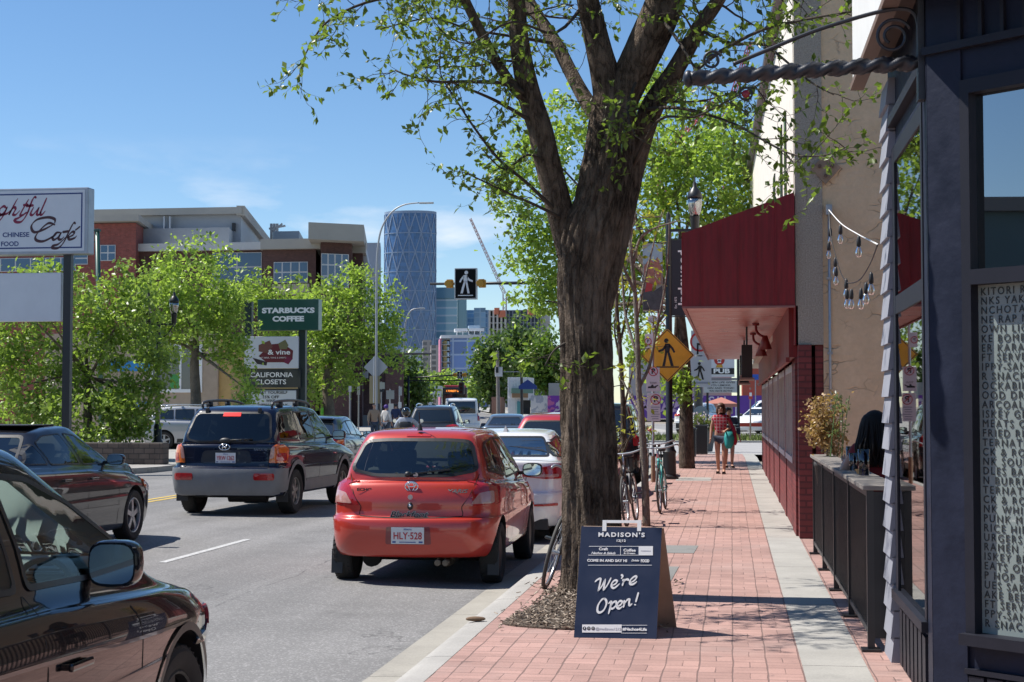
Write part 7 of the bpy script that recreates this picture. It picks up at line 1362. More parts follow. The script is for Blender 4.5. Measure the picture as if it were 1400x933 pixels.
# mast arm with a traffic light near the tall street light
ma = thing('mast_arm', 'dark horizontal signal arm reaching from the birch towards the far towers', 'signal', (at(514, 600, 92).x, 92, .1)); mb = MB(); mb.tube([at(516, 484, 92), at(590, 484, 92)], [.08, .05], 8); mb.tube([(at(516, 600, 92).x, 92, .13), at(516, 478, 92)], .12, 10); mb.build('arm', BLACKM, ma)
# far overhead crossing sign and signals
def walkman(mb, c, s, u=XU, v=ZU, dy=-.012, mirror=1, t=.006):
 def pr_(p): mb.prism([(x*s*mirror, y*s) for x, y in (p if mirror > 0 else p[::-1])], c+Vector((0, dy, 0)), u, v, t)
 mb.prism([(.07*s*math.cos(a)+.03*s*mirror, .375*s+.07*s*math.sin(a)) for a in np.linspace(0, 6.283, 18, endpoint=False)], c+Vector((0, dy, 0)), u, v, t)
 for p in ([(-.07, .28), (.06, .29), (.09, .22), (.07, .02), (-.06, .02), (-.085, .2)], [(-.06, .04), (.01, .04), (-.04, -.16), (-.10, -.40), (-.19, -.40), (-.13, -.16)], [(.0, .04), (.07, .04), (.10, -.14), (.16, -.40), (.075, -.40), (.035, -.16)], [(-.07, .28), (-.05, .20), (-.12, .12), (-.19, .0), (-.24, .03), (-.18, .15)], [(.05, .29), (.09, .22), (.16, .13), (.28, .08), (.27, .02), (.13, .06), (.05, .16)]): pr_(p)
WLK = P('sign_lit_white', (.72, .73, .75), .4); AMB = P('amber_housing', (.50, .25, .02), .45, var=.1); DARKL = P('dark_lens', (.06, .02, .012), .12, coat=1)
def crossing(label, Y, c, w, h, arm, pole, s):
 cx, cz = at(*c, Y).x, at(*c, Y).z; t = thing('crossing_signal', label, 'crossing signal', (at(pole[0], 600, Y).x, Y, gz(Y)), 0, 'overhead pedestrian crossing signals'); k = Y/2150*1.01
 mb = MB(); mb.bbox((cx, Y+.13, cz), (w*k, .26, h*k), .02*s); mb.build('sign_case', P('silver_case', (.45, .47, .49), .4, .3), t); mb = MB(); mb.box(cx-w*k*.455, cx+w*k*.455, Y-.008, Y-.001, cz-h*k*.465, cz+h*k*.465); mb.build('sign_face', P('sign_black_face', (.006, .006, .007), .7, spec=.15), t)
 mb = MB(); walkman(mb, Vector((cx, Y-.004, cz+h*k*.03)), h*k*.86, mirror=1); mb.box(cx-w*k*.34, cx+w*k*.34, Y-.016, Y-.009, cz-h*k*.395, cz-h*k*.365); mb.build('walking_figure', WLK, t)
 for sx in (-1, 1):
  x = cx+sx*(w*k*.5+.24*s); mb = MB(); mb.bbox((x+sx*.02*s, Y+.13, cz), (.36*s, .25*s, .40*s), .04*s); mb.bar((x-.15*s, Y-.02, cz+.2*s), (x+.15*s, Y-.02, cz+.2*s), .05*s, .03*s); hs = mb.build('beacon', AMB, t); xx = x-.06*s; mb = MB(); mb.lathe([(.14*s, -.06*s), (.155*s, .0), (.002, .02*s)][::1], (xx, Y-.03, cz), 'y', 18); mb.build('lens', DARKL, hs, smooth=True); mb = MB(); mb.lathe([(.17*s, -.16*s), (.18*s, -.16*s), (.18*s, .02*s), (.17*s, .02*s)], (xx, Y-.02, cz), 'y', 18); mb.v = [v for v in mb.v]; mb.build('visor', AMB, hs, smooth=True)
 mb = MB(); mb.tube([at(*arm[0], Y+.3), at(*arm[1], Y+.3)], [.065*s, .10*s], 10); mb.build('mast_arm', BLACKM, t, smooth=True); mb = MB(); x = at(pole[0], 600, Y).x; mb.tube([(x, Y+.3, gz(Y)-.1), (x, Y+.3, at(*pole, Y).z)], [.14, .09], 12); mb.build('pole', BLACKM, t, smooth=True); return t
crossing('black walking person crossing sign with amber beacons hung over the near road', 56, (636.5, 388), 31, 43, ((588, 388.5), (815, 386)), (812, 372), .72)
crossing('small far crossing sign on a dark arm above the queue of cars', 128, (628.5, 513), 7, 9.5, ((557, 517), (640, 512)), (557, 514), .75)
tl = thing('traffic_light', 'dark traffic light hanging over the road behind the far crossing sign', 'traffic light', (at(631, 600, 140).x, 140, gz(140))); mb = MB(); a = at(631, 531, 140); mb.bbox(a, (.5, .4, 1.1), .06); mb.build('housing', BLACKP, tl); mb = MB(); [mb.lathe([(.12, -.03), (.12, 0)], tuple(a+Vector((0, -.2, dz))), 'y', 12) for dz in (-.33, 0, .33)]; mb.build('lens', DARKL, tl); mb = MB(); mb.bar(a+Vector((.05, .1, .5)), a+Vector((.05, .1, .75)), .07); mb.bar(a+Vector((-8, .1, .7)), a+Vector((.3, .1, .7)), .1); mb.tube([a+Vector((-8, .1, .8)), Vector((a.x-8, 140.1, gz(140)))], .1, 8); mb.build('mast_arm', BLACKM, tl)
fgm = thing('overhead_gantry', 'pale steel gantry across the far street left of the bus', 'gantry', (at(600, 600, 260).x, 260, gz(260))); mb = MB(); [mb.bar(at(586, y, 260), at(624, y, 260), .5) for y in (530, 537, 541)]; mb.build('beam', P('gantry_white', (.55, .57, .58), .5), fgm); mb = MB(); mb.bar(at(589, 526, 260), at(589, 570, 260), .6); mb.bar(at(608, 528, 260), at(608, 570, 260), .4); mb.build('post', MATS['gantry_white'], fgm)
# wooden pole with boxed signal, containers and painted hoardings past the bend
Y = 188.; up_ = thing('utility_pole', 'weathered wooden utility pole with a boxed sign in front of the poplars', 'utility pole', (at(681, 570, Y).x, Y, gz(Y))); mb = MB(); mb.tube([at(681.5, 572, Y), at(680, 480, Y)], [.26, .18], 10); mb.build('pole', P('grey_wood', (.20, .18, .17), .9, var=.2), up_); mb = MB(); pxq(mb, 677, 502, 687, 515, Y-.5, .3); mb.build('sign_box', SWH, up_); mb = MB(); pxq(mb, 678, 502, 681.5, 510, Y-.8, .25); mb.build('dark_panel', BLACKP, up_)
pp = thing('dark_post', 'dark pole with a thin wire bracket in front of the white containers', 'pole', (at(713, 572, 170).x, 170, gz(170))); mb = MB(); mb.tube([at(713.5, 572, 170), at(713, 507, 170)], .16, 10); mb.build('pole', BLACKM, pp); mb = MB(); mb.bar(at(688, 508.5, 170), at(714, 508.5, 170), .08); mb.build('arm', STEEL, pp); mb = MB(); mb.prism([(0, 0), (1, .7), (2, 0), (2, -.35), (0, -.35)], at(709, 528, 169.8), (1, 0, 0), (0, 0, 1), .1); mb.build('blue_sign', P('roof_blue', (.02, .05, .22), .5), pp)
Y = 195.; CWH = P('container_white', (.62, .63, .64), .6, var=.08, vs=2)
def flatbox(name, label, cat, x0, y0, x1, y1, Y, t, mat, extra=None):
 a, b = at(x0, y1, Y), at(x1, y0, Y); o = thing(name, label, cat, ((a.x+b.x)/2, Y, a.z)); mb = MB(); mb.box(a.x, b.x, Y, Y+t, a.z-.4, b.z)
 if extra == 'ribs':
  x = a.x+.1
  while x < b.x-.2: mb.box(x, x+.16, Y-.06, Y-.001, a.z, b.z-.05); x += .36
 mb.build('wall', mat, o); return o
o = flatbox('container', 'upper white shipping container stacked beside the dark post', 'container', 694, 516, 722, 543, Y, 6, CWH, 'ribs'); 
o = flatbox('container', 'lower white container kiosk with an open dark side under the stacked one', 'container', 694, 544, 711, 569, Y-.2, 7, CWH, 'ribs'); mb = MB(); pxq(mb, 711.2, 545, 725, 568, Y+1.5, 4); mb.build('dark_bay', P('kiosk_dark', (.06, .055, .05), .8), o); mb = MB(); pxq(mb, 699, 531, 729, 538, Y-.9, .5); mb.build('green_panel', P('kiosk_green', (.12, .22, .17), .6), o); mb = MB(); pxq(mb, 700, 538, 722, 544, Y-.8, .5); mb.build('wood_panel', P('kiosk_wood', (.24, .15, .08), .7), o); mb = MB(); pxq(mb, 707, 549, 712, 568, Y-.7, .3); mb.build('teal_door', P('kiosk_teal', (.06, .22, .24), .5), o)
def mural(name, cols, sc):
 m, N, L, b = nodes(name); p = wpos(N); n = N.new('ShaderNodeTexNoise'); n.inputs['Scale'].default_value = sc; n.inputs['Detail'].default_value = 3; n.inputs['Distortion'].default_value = 1.5; L.new(p, n.inputs['Vector']); r = N.new('ShaderNodeValToRGB'); L.new(n.outputs[0], r.inputs[0]); e = r.color_ramp.elements; e[0].position = .3; e[0].color = (*cols[0], 1); e[1].position = .7; e[1].color = (*cols[-1], 1)
 for i, c_ in enumerate(cols[1:-1]): q = e.new(.4+.2*i/max(1, len(cols)-3)); q.color = (*c_, 1)
 r.color_ramp.interpolation = 'CONSTANT' if sc < 1 else 'LINEAR'; L.new(r.outputs[0], b.inputs['Base Color']); b.inputs['Roughness'].default_value = .7; return m
MW = mural('white_mural', [(.55, .55, .53), (.6, .6, .58), (.35, .38, .42), (.5, .45, .48), (.62, .62, .6)], .5); MP = mural('purple_mural', [(.13, .03, .26), (.5, .45, .55), (.17, .035, .32), (.45, .12, .3), (.14, .03, .28)], .45); PUR = P('purple_hoarding', (.13, .045, .30), .6, var=.1, vs=.5)
flatbox('hoarding', 'white graffiti covered hoarding right of the container kiosk', 'hoarding', 725.5, 541, 748, 569, 190, .4, MW); flatbox('hoarding', 'purple and white painted hoarding beside the elm trunk up the street', 'hoarding', 748.5, 541, 775, 566, 186, .4, MP); flatbox('shed', 'small white shed above the purple hoarding', 'shed', 750, 524, 773, 541, 205, 5, P('shed_beige', (.42, .40, .36), .7)); flatbox('brick_shed', 'low brown brick shed left of the wooden utility pole', 'shed', 672, 543, 683, 567, 200, 5, P('shed_brown', (.22, .12, .09), .8))
# right: hoarding beyond the lot
h = flatbox('hoarding', 'long purple hoarding with white painted letters beyond the parking lot', 'hoarding', 860, 541, 1060, 566, 128, .4, PUR); text('SH', 1.15, at(981, 550, 127.9), XU, ZU, P('mural_white', (.62, .58, .66), .6), h, bold=.01, sp=1.2)
mb = MB()
for k in range(26):
 a = at(rng.uniform(870, 970), rng.uniform(543, 562), 127.95); q = rng.uniform(0, 6.28); mb.prism([(.5*math.cos(q+s)*r_, .5*math.sin(q+s)*r_) for s, r_ in ((0, 1), (.8, .35), (1.9, 1.1), (3, .4), (4.2, .9), (5.2, .35))], a, (1, 0, 0), (0, 0, 1), .03)
mb.build('mural_flower', P('mural_pink', (.5, .34, .5), .6), h)
flatbox('grey_block', 'plain grey commercial building behind the purple hoarding', 'building', 860, 480, 1000, 560, 150, 20, P('grey_block', (.42, .42, .43), .8, var=.08, vs=.3)); flatbox('orange_block', 'orange and red steel framed building right of the pub sign', 'building', 1015, 500, 1050, 548, 140, 12, P('orange_red_panel', (.48, .09, .05), .6, var=.15, vs=.6))
# ------------------------------------------------------------------ downtown towers
def tower(name, label, x0, y0, x1, Y, mat, t=40., cat='tower', base=None):
 a, b = at(x0, 575, Y), at(x1, y0, Y); o = thing(name, label, cat, ((a.x+b.x)/2, Y, gz(Y))); mb = MB(); pxq(mb, x0, y0, x1, 576, Y, t); mb.build('facade', mat, o); return o, a, b
def gridglass(name, col, line, px_, pz, lw=.12, axis=0, lwz=None, rough=.12):
 m, N, L, b = nodes(name); p = wpos(N); s = N.new('ShaderNodeSeparateXYZ'); L.new(p, s.inputs[0]); h_ = s.outputs[0]
 f1 = math_(N, L, 'FRACT', math_(N, L, 'DIVIDE', math_(N, L, 'ADD', s.outputs[0], s.outputs[1]), px_)); f2 = math_(N, L, 'FRACT', math_(N, L, 'DIVIDE', s.outputs[2], pz)); g = math_(N, L, 'MAXIMUM', math_(N, L, 'LESS_THAN', f1, lw), math_(N, L, 'LESS_THAN', f2, lwz or lw))
 wn_ = N.new('ShaderNodeTexWhiteNoise'); cv = N.new('ShaderNodeCombineXYZ'); L.new(math_(N, L, 'FLOOR', math_(N, L, 'DIVIDE', math_(N, L, 'ADD', s.outputs[0], s.outputs[1]), px_)), cv.inputs[0]); L.new(math_(N, L, 'FLOOR', math_(N, L, 'DIVIDE', s.outputs[2], pz)), cv.inputs[1]); L.new(cv.outputs[0], wn_.inputs[0])
 q = N.new('ShaderNodeVectorMath'); q.operation = 'SCALE'; q.inputs[0].default_value = col; L.new(math_(N, L, 'MULTIPLY_ADD', wn_.outputs[0], .5, .75), q.inputs['Scale']); L.new(mixc(N, L, g, q.outputs[0], line), b.inputs['Base Color']); b.inputs['Roughness'].default_value = rough; b.inputs['Coat Weight'].default_value = .5; return m
Y = 1850.; ca, cb_ = at(520, 575, Y), at(592.5, 289, Y); cx = (ca.x+cb_.x)/2; Rr = (cb_.x-ca.x)/2; zt = cb_.z
bow = thing('glass_tower', 'tallest tower, curved dark blue glass with a pale diagonal lattice', 'tower', (cx, Y+Rr*.62, gz(Y))); ang = np.linspace(math.pi*1.0, math.pi*2.0, 37)
def bp(t, z, r=1.0): return Vector((cx+Rr*r*math.cos(t), Y+Rr*.62+Rr*.62*r*math.sin(t), z))
mb = MB(); mb.add([bp(t, z) for z in (gz(Y), zt) for t in list(ang)]+[], [(i, i+1, 38+i, 37+i) for i in range(36)]); k = len(ang); mb.add([bp(t, zt) for t in ang], [tuple(range(k))]); mb.add([bp(ang[0], gz(Y)), bp(ang[-1], gz(Y)), bp(ang[-1], zt), bp(ang[0], zt)], [(3, 2, 1, 0)])
mb.build('facade', gridglass('bow_glass', (.045, .12, .29), (.07, .15, .32), 3.0, 4.0, .10), bow)
dm = MB(); rows = np.linspace(zt-2, gz(Y), 11); bays = np.linspace(math.pi*1.08, math.pi*1.97, 7); LT = P('lattice_pale', (.22, .30, .43), .5)
def arcbar(t0, z0, t1, z1, w): pts = [bp(t0+(t1-t0)*s, z0+(z1-z0)*s, 1.004) for s in np.linspace(0, 1, 4)]; [dm.bar(p, q, w, w) for p, q in zip(pts, pts[1:])]
for i, z in enumerate(rows):
 if i > 0: 
  for t0, t1 in zip(bays, bays[1:]): arcbar(t0, z, t1, z, 1.0)
 if i < len(rows)-1:
  for j, (t0, t1) in enumerate(zip(bays, bays[1:])):
   tm = (t0+t1)/2; z1 = rows[i+1]
   if (i) % 2 == 0: arcbar(tm, z, t0, z1, 1.25); arcbar(tm, z, t1, z1, 1.25)
   else: arcbar(t0, z, tm, z1, 1.0); arcbar(t1, z, tm, z1, 1.0)
for t0 in bays: arcbar(t0, zt-2, t0, gz(Y), .8)
dm.build('lattice', LT, bow); mb = MB(); mb.add([bp(t, zt+z, 1.003) for z in (-1.5, 1.5) for t in ang], [(i, i+1, 38+i, 37+i) for i in range(36)]); mb.build('crown_band', LT, bow)
o, a, b = tower('office_tower', 'blue green office tower with pale horizontal bands right of the lattice tower', 592.5, 398, 625, 1900, gridglass('band_glass', (.17, .33, .42), (.42, .53, .60), 400, 9.5, .0, 0, .22)); mb = MB(); pxq(mb, 625.2, 409, 638, 575, 1905, 40); mb.build('side_wing', P('teal_tower', (.14, .29, .36), .15, coat=.5), o); mb = MB(); pxq(mb, 594, 393, 624, 408, 1898, 30); mb.build('crown', P('teal_crown', (.13, .27, .36), .2), o)
tower('office_tower', 'pale blue glass tower left of the construction tower', 637.5, 424, 668, 1950, gridglass('pale_blue_glass', (.2, .35, .54), (.4, .52, .64), 9, 6, .2)); mb = MB(); 
o, a, b = tower('office_tower', 'darker blue tower slab in front of the pale blue one', 648, 421, 664, 1930, gridglass('mid_blue_glass', (.13, .27, .44), (.22, .36, .52), 12, 6, .15))
o, a, b = tower('apartment_block', 'blue wrapped apartment block under construction with pink and yellow edges', 615, 462, 666, 900, gridglass('blue_wrap', (.14, .25, .56), (.36, .48, .68), 8.5, 8.0, .10, 0, .12, .5), 30)
mb = MB(); A, B_ = at(601, 575, 897), at(615, 463, 897)
for i in range(15): z = B_.z-i*3.35; mb.box(A.x, B_.x, 897, 925, z-.5, z)
mb.build('floor_slab', P('slab_concrete', (.42, .42, .40), .8), o)
mb = MB(); pxq(mb, 601, 463, 603.5, 575, 896, 25); mb.build('pink_edge', P('pink_edge', (.55, .20, .30), .7), o); mb = MB(); pxq(mb, 606, 466, 611, 575, 898.5, 20); mb.build('yellow_board', P('yellow_board', (.46, .38, .18), .7), o); mb = MB(); pxq(mb, 603, 458, 664, 462.5, 899, 28); pxq(mb, 622, 449, 662, 453, 905, 14); [pxq(mb, x, 452, x+1.3, 460, 906, 1.) for x in (624, 632, 640, 648, 656)]; mb.build('roof_frame', P('roof_white', (.60, .62, .64), .6), o); mb = MB(); pxq(mb, 641, 445, 656, 457, 915, 10); mb.build('roof_plant', P('roof_blue_grey', (.28, .38, .48), .6), o)
tower('apartment_block', 'tan concrete apartment block left of the pink edged one', 589, 472, 601, 960, gridglass('tan_block', (.16, .15, .14), (.42, .37, .33), 4.5, 3.4, .4, 0, .35, .7), 25); tower('apartment_block', 'grey brown apartment block below the lattice tower', 578, 465, 590, 1000, gridglass('brown_block', (.14, .14, .15), (.34, .30, .28), 5, 3.4, .35, 0, .4, .7), 25); tower('office_block', 'pale grey low office block at the foot of the lattice tower', 548, 476, 579, 1100, gridglass('pale_block', (.25, .33, .40), (.45, .48, .50), 6, 3.8, .25), 25); tower('office_block', 'white fronted low block left of the lattice tower base', 526, 480, 549, 1150, gridglass('pale_block_two', (.22, .28, .34), (.40, .43, .46), 6, 3.8, .3), 25)
tower('office_block', 'plain grey block seen between the brick tower and the street light', 495, 332, 520, 170, P('grey_low_block', (.30, .34, .40), .6, var=.08, vs=.2), 8, 'building')
o, a, b = tower('construction_tower', 'concrete tower under construction with bare dark floors and orange netting', 691, 424, 738, 800, P('core_dark', (.05, .07, .11), .7, var=.3, vs=.15), 25)
mb = MB(); A, B_ = at(668, 575, 797), at(692, 424, 797); i = 0
while B_.z-i*3.2 > 0: z = B_.z-i*3.2; mb.box(A.x, B_.x, 797, 822, z-.45, z); i += 1
for x in np.linspace(A.x, B_.x-.9, 5): mb.box(x, x+.9, 796.8, 821, 0, B_.z)
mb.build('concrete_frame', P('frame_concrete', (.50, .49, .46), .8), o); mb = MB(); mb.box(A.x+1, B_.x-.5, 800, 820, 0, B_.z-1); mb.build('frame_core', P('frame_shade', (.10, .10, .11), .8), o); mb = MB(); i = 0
while b.z-i*3.2 > 3: z = b.z-i*3.2; mb.box(B_.x, b.x+.01, 799.4, 826, z-.4, z); i += 1
for x in np.linspace(B_.x+1, b.x-1, 9): mb.box(x, x+.5, 799.2, 799.9, 0, b.z)
mb.build('floor_slab', P('slab_grey', (.22, .25, .29), .8), o); mb = MB(); [pxq(mb, x, y0, x+w, y0+9, 796, 2) for x, y0, w in ((676, 421, 7), (682, 425, 9), (722, 422, 10))]; mb.build('orange_net', P('orange_netting', (.58, .18, .10), .8), o); mb = MB(); pxq(mb, 727, 424, 752, 440, 805, 18); pxq(mb, 738, 440, 752, 575, 806, 18); mb.build('side_block', P('pale_concrete_wall', (.52, .52, .51), .8), o)
def lattice(name, label, Y, p0, p1, w, mat, mast=None):
 a, b = at(*p0, Y), at(*p1, Y); t = thing(name, label, 'crane', (a.x, Y, gz(Y))); mb = MB(); s, d, u = frame(b-a, Vector((0, 1, 0))); L_ = (b-a).length; n = int(L_/(w*1.2)); ln = [s*w*.5, -s*w*.5, u*w*.8]
 for q in ln: mb.bar(a+q, b+q*.6, w*.16)
 for i in range(n):
  for j in range(3): k = 1-.4*i/n; mb.bar(a+d*L_*i/n+ln[j]*k, a+d*L_*(i+1)/n+ln[(j+1) % 3]*k, w*.09)
 mb.build('jib', mat, t)
 if mast: m2 = MB(); c_ = at(*mast, Y); 
 if mast:
  for q in (Vector((w*.5, w*.5, 0)), Vector((-w*.5, w*.5, 0)), Vector((w*.5, -w*.5, 0)), Vector((-w*.5, -w*.5, 0))): m2.bar(Vector((c_.x, Y, gz(Y)))+q, c_+q, w*.2)
  for i in range(int(c_.z/(w*1.3))): z = i*w*1.3; m2.bar(Vector((c_.x-w*.5, Y-w*.5, z)), Vector((c_.x+w*.5, Y-w*.5, z+w*1.3)), w*.12); m2.bar(Vector((c_.x-w*.5, Y+w*.5, z+w*1.3)), Vector((c_.x+w*.5, Y+w*.5, z)), w*.12)
  m2.build('mast', mat, t)
 return t
lattice('tower_crane', 'pale luffing crane with its jib raised beside the far trees', 820, (690, 402), (643, 299), 1.7, P('crane_pink', (.48, .30, .28), .6), (690, 402)); lattice('tower_crane', 'red crane showing through the leaves right of the elm trunk', 420, (905, 212), (975, 138), 2.2, P('crane_red', (.55, .10, .12), .6), (905, 215)); lattice('tower_crane', 'second red crane jib higher in the leaves beside the iron bracket', 420, (985, 180), (1025, 60), 1.6, MATS['crane_red'], (985, 182))
# ------------------------------------------------------------------ pavement furniture
BL, BR_, TL, TR = gr(784.5, 872), gr(897.5, 874), at(795, 719.7, 11.0), at(905, 721.7, 11.0)
sb = thing('sandwich_board', 'navy sandwich board with white lettering saying it is open beside the elm', 'sandwich board', ((BL.x+BR_.x)/2, 10.98, 0))
NB = P('navy_board', (.016, .025, .058), .45, var=.12, vs=5, rv=.08); PLY = P('raw_plywood', (.36, .25, .18), .8, var=.2, vs=4, dirt=(.2, .13, .09))
def slab(mb, q, n, t, m=0): mb.add([p for p in q]+[p-n*t for p in q], [(0, 1, 2, 3), (7, 6, 5, 4), (0, 4, 5, 1), (1, 5, 6, 2), (2, 6, 7, 3), (3, 7, 4, 0)], m)
nf = (BR_-BL).cross(TL-BL).normalized(); d_ = ray(905, 721.7); TR = Vector((0, 0, CAMZ))+d_*((BL-Vector((0, 0, CAMZ))).dot(nf)/d_.dot(nf)); mb = MB(); slab(mb, [BL, BR_, TR, TL], nf, .014); mb.build('front_board', NB, sb)
mb = MB(); slab(mb, [BL-nf*.0141, BR_-nf*.0141, TR-nf*.0141, TL-nf*.0141], nf, .006); mb.build('front_backing', PLY, sb)
bo = Vector((.0, .60, 0)); q = [BR_+bo+Vector((.115, 0, 0)), BL+bo+Vector((.115, 0, 0)), TL+Vector((.012, .035, 0)), TR+Vector((.012, .035, 0))]; nb = (q[1]-q[0]).cross(q[2]-q[0]).normalized(); mb = MB(); slab(mb, q, nb, .016); mb.build('back_board', PLY, sb)
mb = MB(); 
def PP(px, py, l=.0):
 d = ray(px, py); o = Vector((0, 0, CAMZ)); return o+d*((BL-o).dot(nf)/d.dot(nf))+nf*l
# plywood cheek seen on the right is the inner face of the back board; carry handle straps in white
for x0, x1 in ((823.5, 829), (871, 876.5)):
 a, b, c_, d_ = PP(x0, 726.5, .002), PP(x1, 726.5, .002), PP(x1+.3, 711.5, .002), PP(x0+.4, 711.5, .002); slab(mb, [a, b, c_, d_], nf, .006)
a, b, c_, d_ = PP(823.8, 715.2, .001), PP(876.4, 715.4, .001), PP(876.8, 711.6, .001), PP(824, 711.4, .001); slab(mb, [a, b, c_, d_], nf, .005); mb.build('handle', WHITE, sb)
uf = (BR_-BL).normalized(); vf = (TL-BL-uf*(TL-BL).dot(uf)).normalized(); K3 = lambda x, y: (740+x*.2144, 690+y*.2144)
def btxt(tx, x, y, wpx, size, bold=0., mat=INKW, **k): return text(tx, size, PP(*K3(x, y)), uf, vf, mat, sb, width=wpx*.2144*10.9/2150, bold=bold, **k)
btxt("MADISON'S", 511, 195, 296, .042, .0015, sp=1.3); btxt('12|12', 508, 232, 58, .023, .0006); btxt('Craft', 396, 285, 58, .026, .001); btxt('Coffee', 563, 293, 78, .027, .001); btxt('& Cream', 563, 312, 74, .014, .0006); btxt('COME IN AND SAY HI', 420, 359, 254, .025, .001); btxt('Drinks', 598, 358, 50, .02, .0006, shear=.4); btxt('FOOD', 662, 361, 54, .028, .0015); btxt('Nachos & Salads', 395, 311, 156, .022, .0006, shear=.4)
mb = MB()
def brect(mb, x0, y0, x1, y1, l=.0025): mb.add([PP(*K3(x0, y1), l), PP(*K3(x1, y1), l), PP(*K3(x1, y0), l), PP(*K3(x0, y0), l)], [(0, 1, 2, 3)])
brect(mb, 304, 266, 712, 269); brect(mb, 300, 322, 712, 325); brect(mb, 298, 386, 704, 389); brect(mb, 504, 269, 507, 322); brect(mb, 621, 269, 712, 322); mb.build('rule_line', INKW, sb)
btxt('madisons', 666, 296, 62, .012, 0, P('pale_grey_ink', (.42, .42, .44), .5))
mb = MB(); brect(mb, 261, 766, 513, 817); brect(mb, 513, 769, 676, 772); brect(mb, 510, 819, 674, 822); mb.build('white_bar', INKW, sb); btxt('#Nachos4Life', 596, 797, 152, .026, .0013); btxt('@madisons1212', 428, 795, 160, .024, .0003, MATS['pale_grey_ink'])
mb = MB()
for x in (276, 303, 331): c_ = PP(*K3(x, 791), .0035); mb.add([c_+(uf*math.cos(t)+vf*math.sin(t))*.0125 for t in np.linspace(0, 6.283, 18, endpoint=False)], [tuple(range(18))])
mb.build('round_icon', INKB, sb); btxt('f', 276, 791, 7, .016, .001).location += nf*.003
mb = MB()
for x in (303, 331): c_ = PP(*K3(x, 791), .0045); mb.tube([c_+(uf*math.cos(t)+vf*math.sin(t))*.0055 for t in np.linspace(0, 6.283, 14)], .0012, 4, cap=False)
mb.build('icon_mark', INKW, sb)
def brush(strokes, w):
 mb = MB()
 for st in strokes:
  k = [PP(*K3(*p))-BL for p in st]; stroke_mb(mb, [(p.dot(uf), p.dot(vf)) for p in k], w, BL, uf, vf, k=7, pen=(.5, 1.0))
 mb.build('brush_lettering', INKW, sb)
brush([[(342, 496), (356, 482), (378, 474), (374, 508), (362, 552)], [(360, 553), (386, 522), (410, 474)], [(409, 476), (402, 515), (396, 550)], [(395, 551), (424, 510), (446, 466)], [(450, 518), (474, 506), (484, 490), (470, 484), (452, 500), (448, 522), (462, 534), (484, 520), (500, 504)], [(510, 446), (519, 460), (510, 474)], [(516, 486), (528, 482), (522, 502), (516, 520)], [(520, 504), (534, 484), (550, 478), (558, 488)], [(566, 500), (590, 488), (606, 470), (604, 458), (588, 464), (568, 484), (566, 506), (582, 510), (600, 500), (610, 490)]], .0165)
brush([[(412, 600), (388, 606), (364, 640), (358, 676), (372, 690), (398, 674), (416, 634), (410, 606), (394, 604)], [(428, 634), (446, 620), (442, 650), (428, 700)], [(440, 656), (456, 628), (476, 620), (478, 642), (456, 664), (440, 662)], [(484, 652), (506, 640), (516, 622), (502, 616), (486, 634), (484, 656), (498, 664), (518, 650)], [(530, 610), (528, 640), (522, 658)], [(526, 642), (546, 612), (562, 606), (560, 628), (564, 644), (580, 632)], [(620, 560), (612, 590), (602, 624)], [(599, 636), (598, 644)]], .0175)
# lamp post with banners and a pedestrian warning sign
Y = 34.8; x0 = gr(915.5, 655).x; lp = thing('street_lamp', 'black lantern lamp post with two hanging banners and a yellow pedestrian sign', 'street lamp', (x0, Y, 0)); zt = at(914, 300, Y).z
mb = MB(); mb.lathe([(.20, 0), (.20, .06), (.15, .10), (.14, .55), (.155, .60), (.12, .66), (.10, .74), (.078, .80), (.066, zt-.3), (.05, zt+.1), (.02, zt+.16)], (x0, Y, 0), 'z', 16); mb.build('pole', LB_, lp, smooth=True, ang=35)
x1 = at(950, 300, Y).x
for xx in (x1,): mb = MB(); mb.bar((x0, Y, zt-.25), (xx, Y, zt-.25), .06); mb.tube(smoothline([(x0, Y, zt-.9), ((x0+xx)/2, Y, zt-.7), (xx, Y, zt-.27)], 5), .022, 6); mb.build('arm', LB_, lp); lantern(lp, (xx, Y, at(950, 308, Y).z-.22), 1.02)
a, b = at(879, 426, Y), at(906, 333, Y); mb = MB(); mb.add([(a.x, Y-.05, a.z), (b.x, Y+.02, a.z), (b.x, Y+.02, b.z), (a.x, Y-.05, b.z), (a.x, Y-.042, a.z), (b.x, Y+.028, a.z), (b.x, Y+.028, b.z), (a.x, Y-.042, b.z)], [(0, 1, 2, 3), (7, 6, 5, 4), (0, 4, 5, 1), (1, 5, 6, 2), (2, 6, 7, 3), (3, 7, 4, 0)]); bn = mb.build('picture_banner', P('banner_cream', (.34, .33, .30), .7, var=.25, vs=2.), lp)
def bpatch(pts, mat, l): mb = MB(); mb.prism([(a.x+(b.x-a.x)*u_, a.z+(b.z-a.z)*v_) for u_, v_ in pts], (0, Y-.055-l, 0), (1, 0, 0), (0, 0, 1), .003); mb.build('banner_print', mat, lp)
bpatch([(.02, .70), (.98, .66), (.98, .98), (.5, 1.0), (.02, .9)], P('print_sky', (.30, .42, .48), .7), 0); bpatch([(.08, .42), (.92, .40), (.92, .66), (.75, .80), (.55, .72), (.35, .78), (.08, .66)], P('print_brick', (.33, .15, .11), .7, var=.3, vs=12), .004); bpatch([(.02, .02), (.98, .02), (.98, .38), (.6, .30), (.3, .40), (.02, .30)], P('print_dark', (.06, .065, .07), .7, var=.4, vs=9), .004); bpatch([(.1, .28), (.45, .30), (.5, .40), (.2, .42)], P('print_red', (.38, .05, .05), .7), .008)
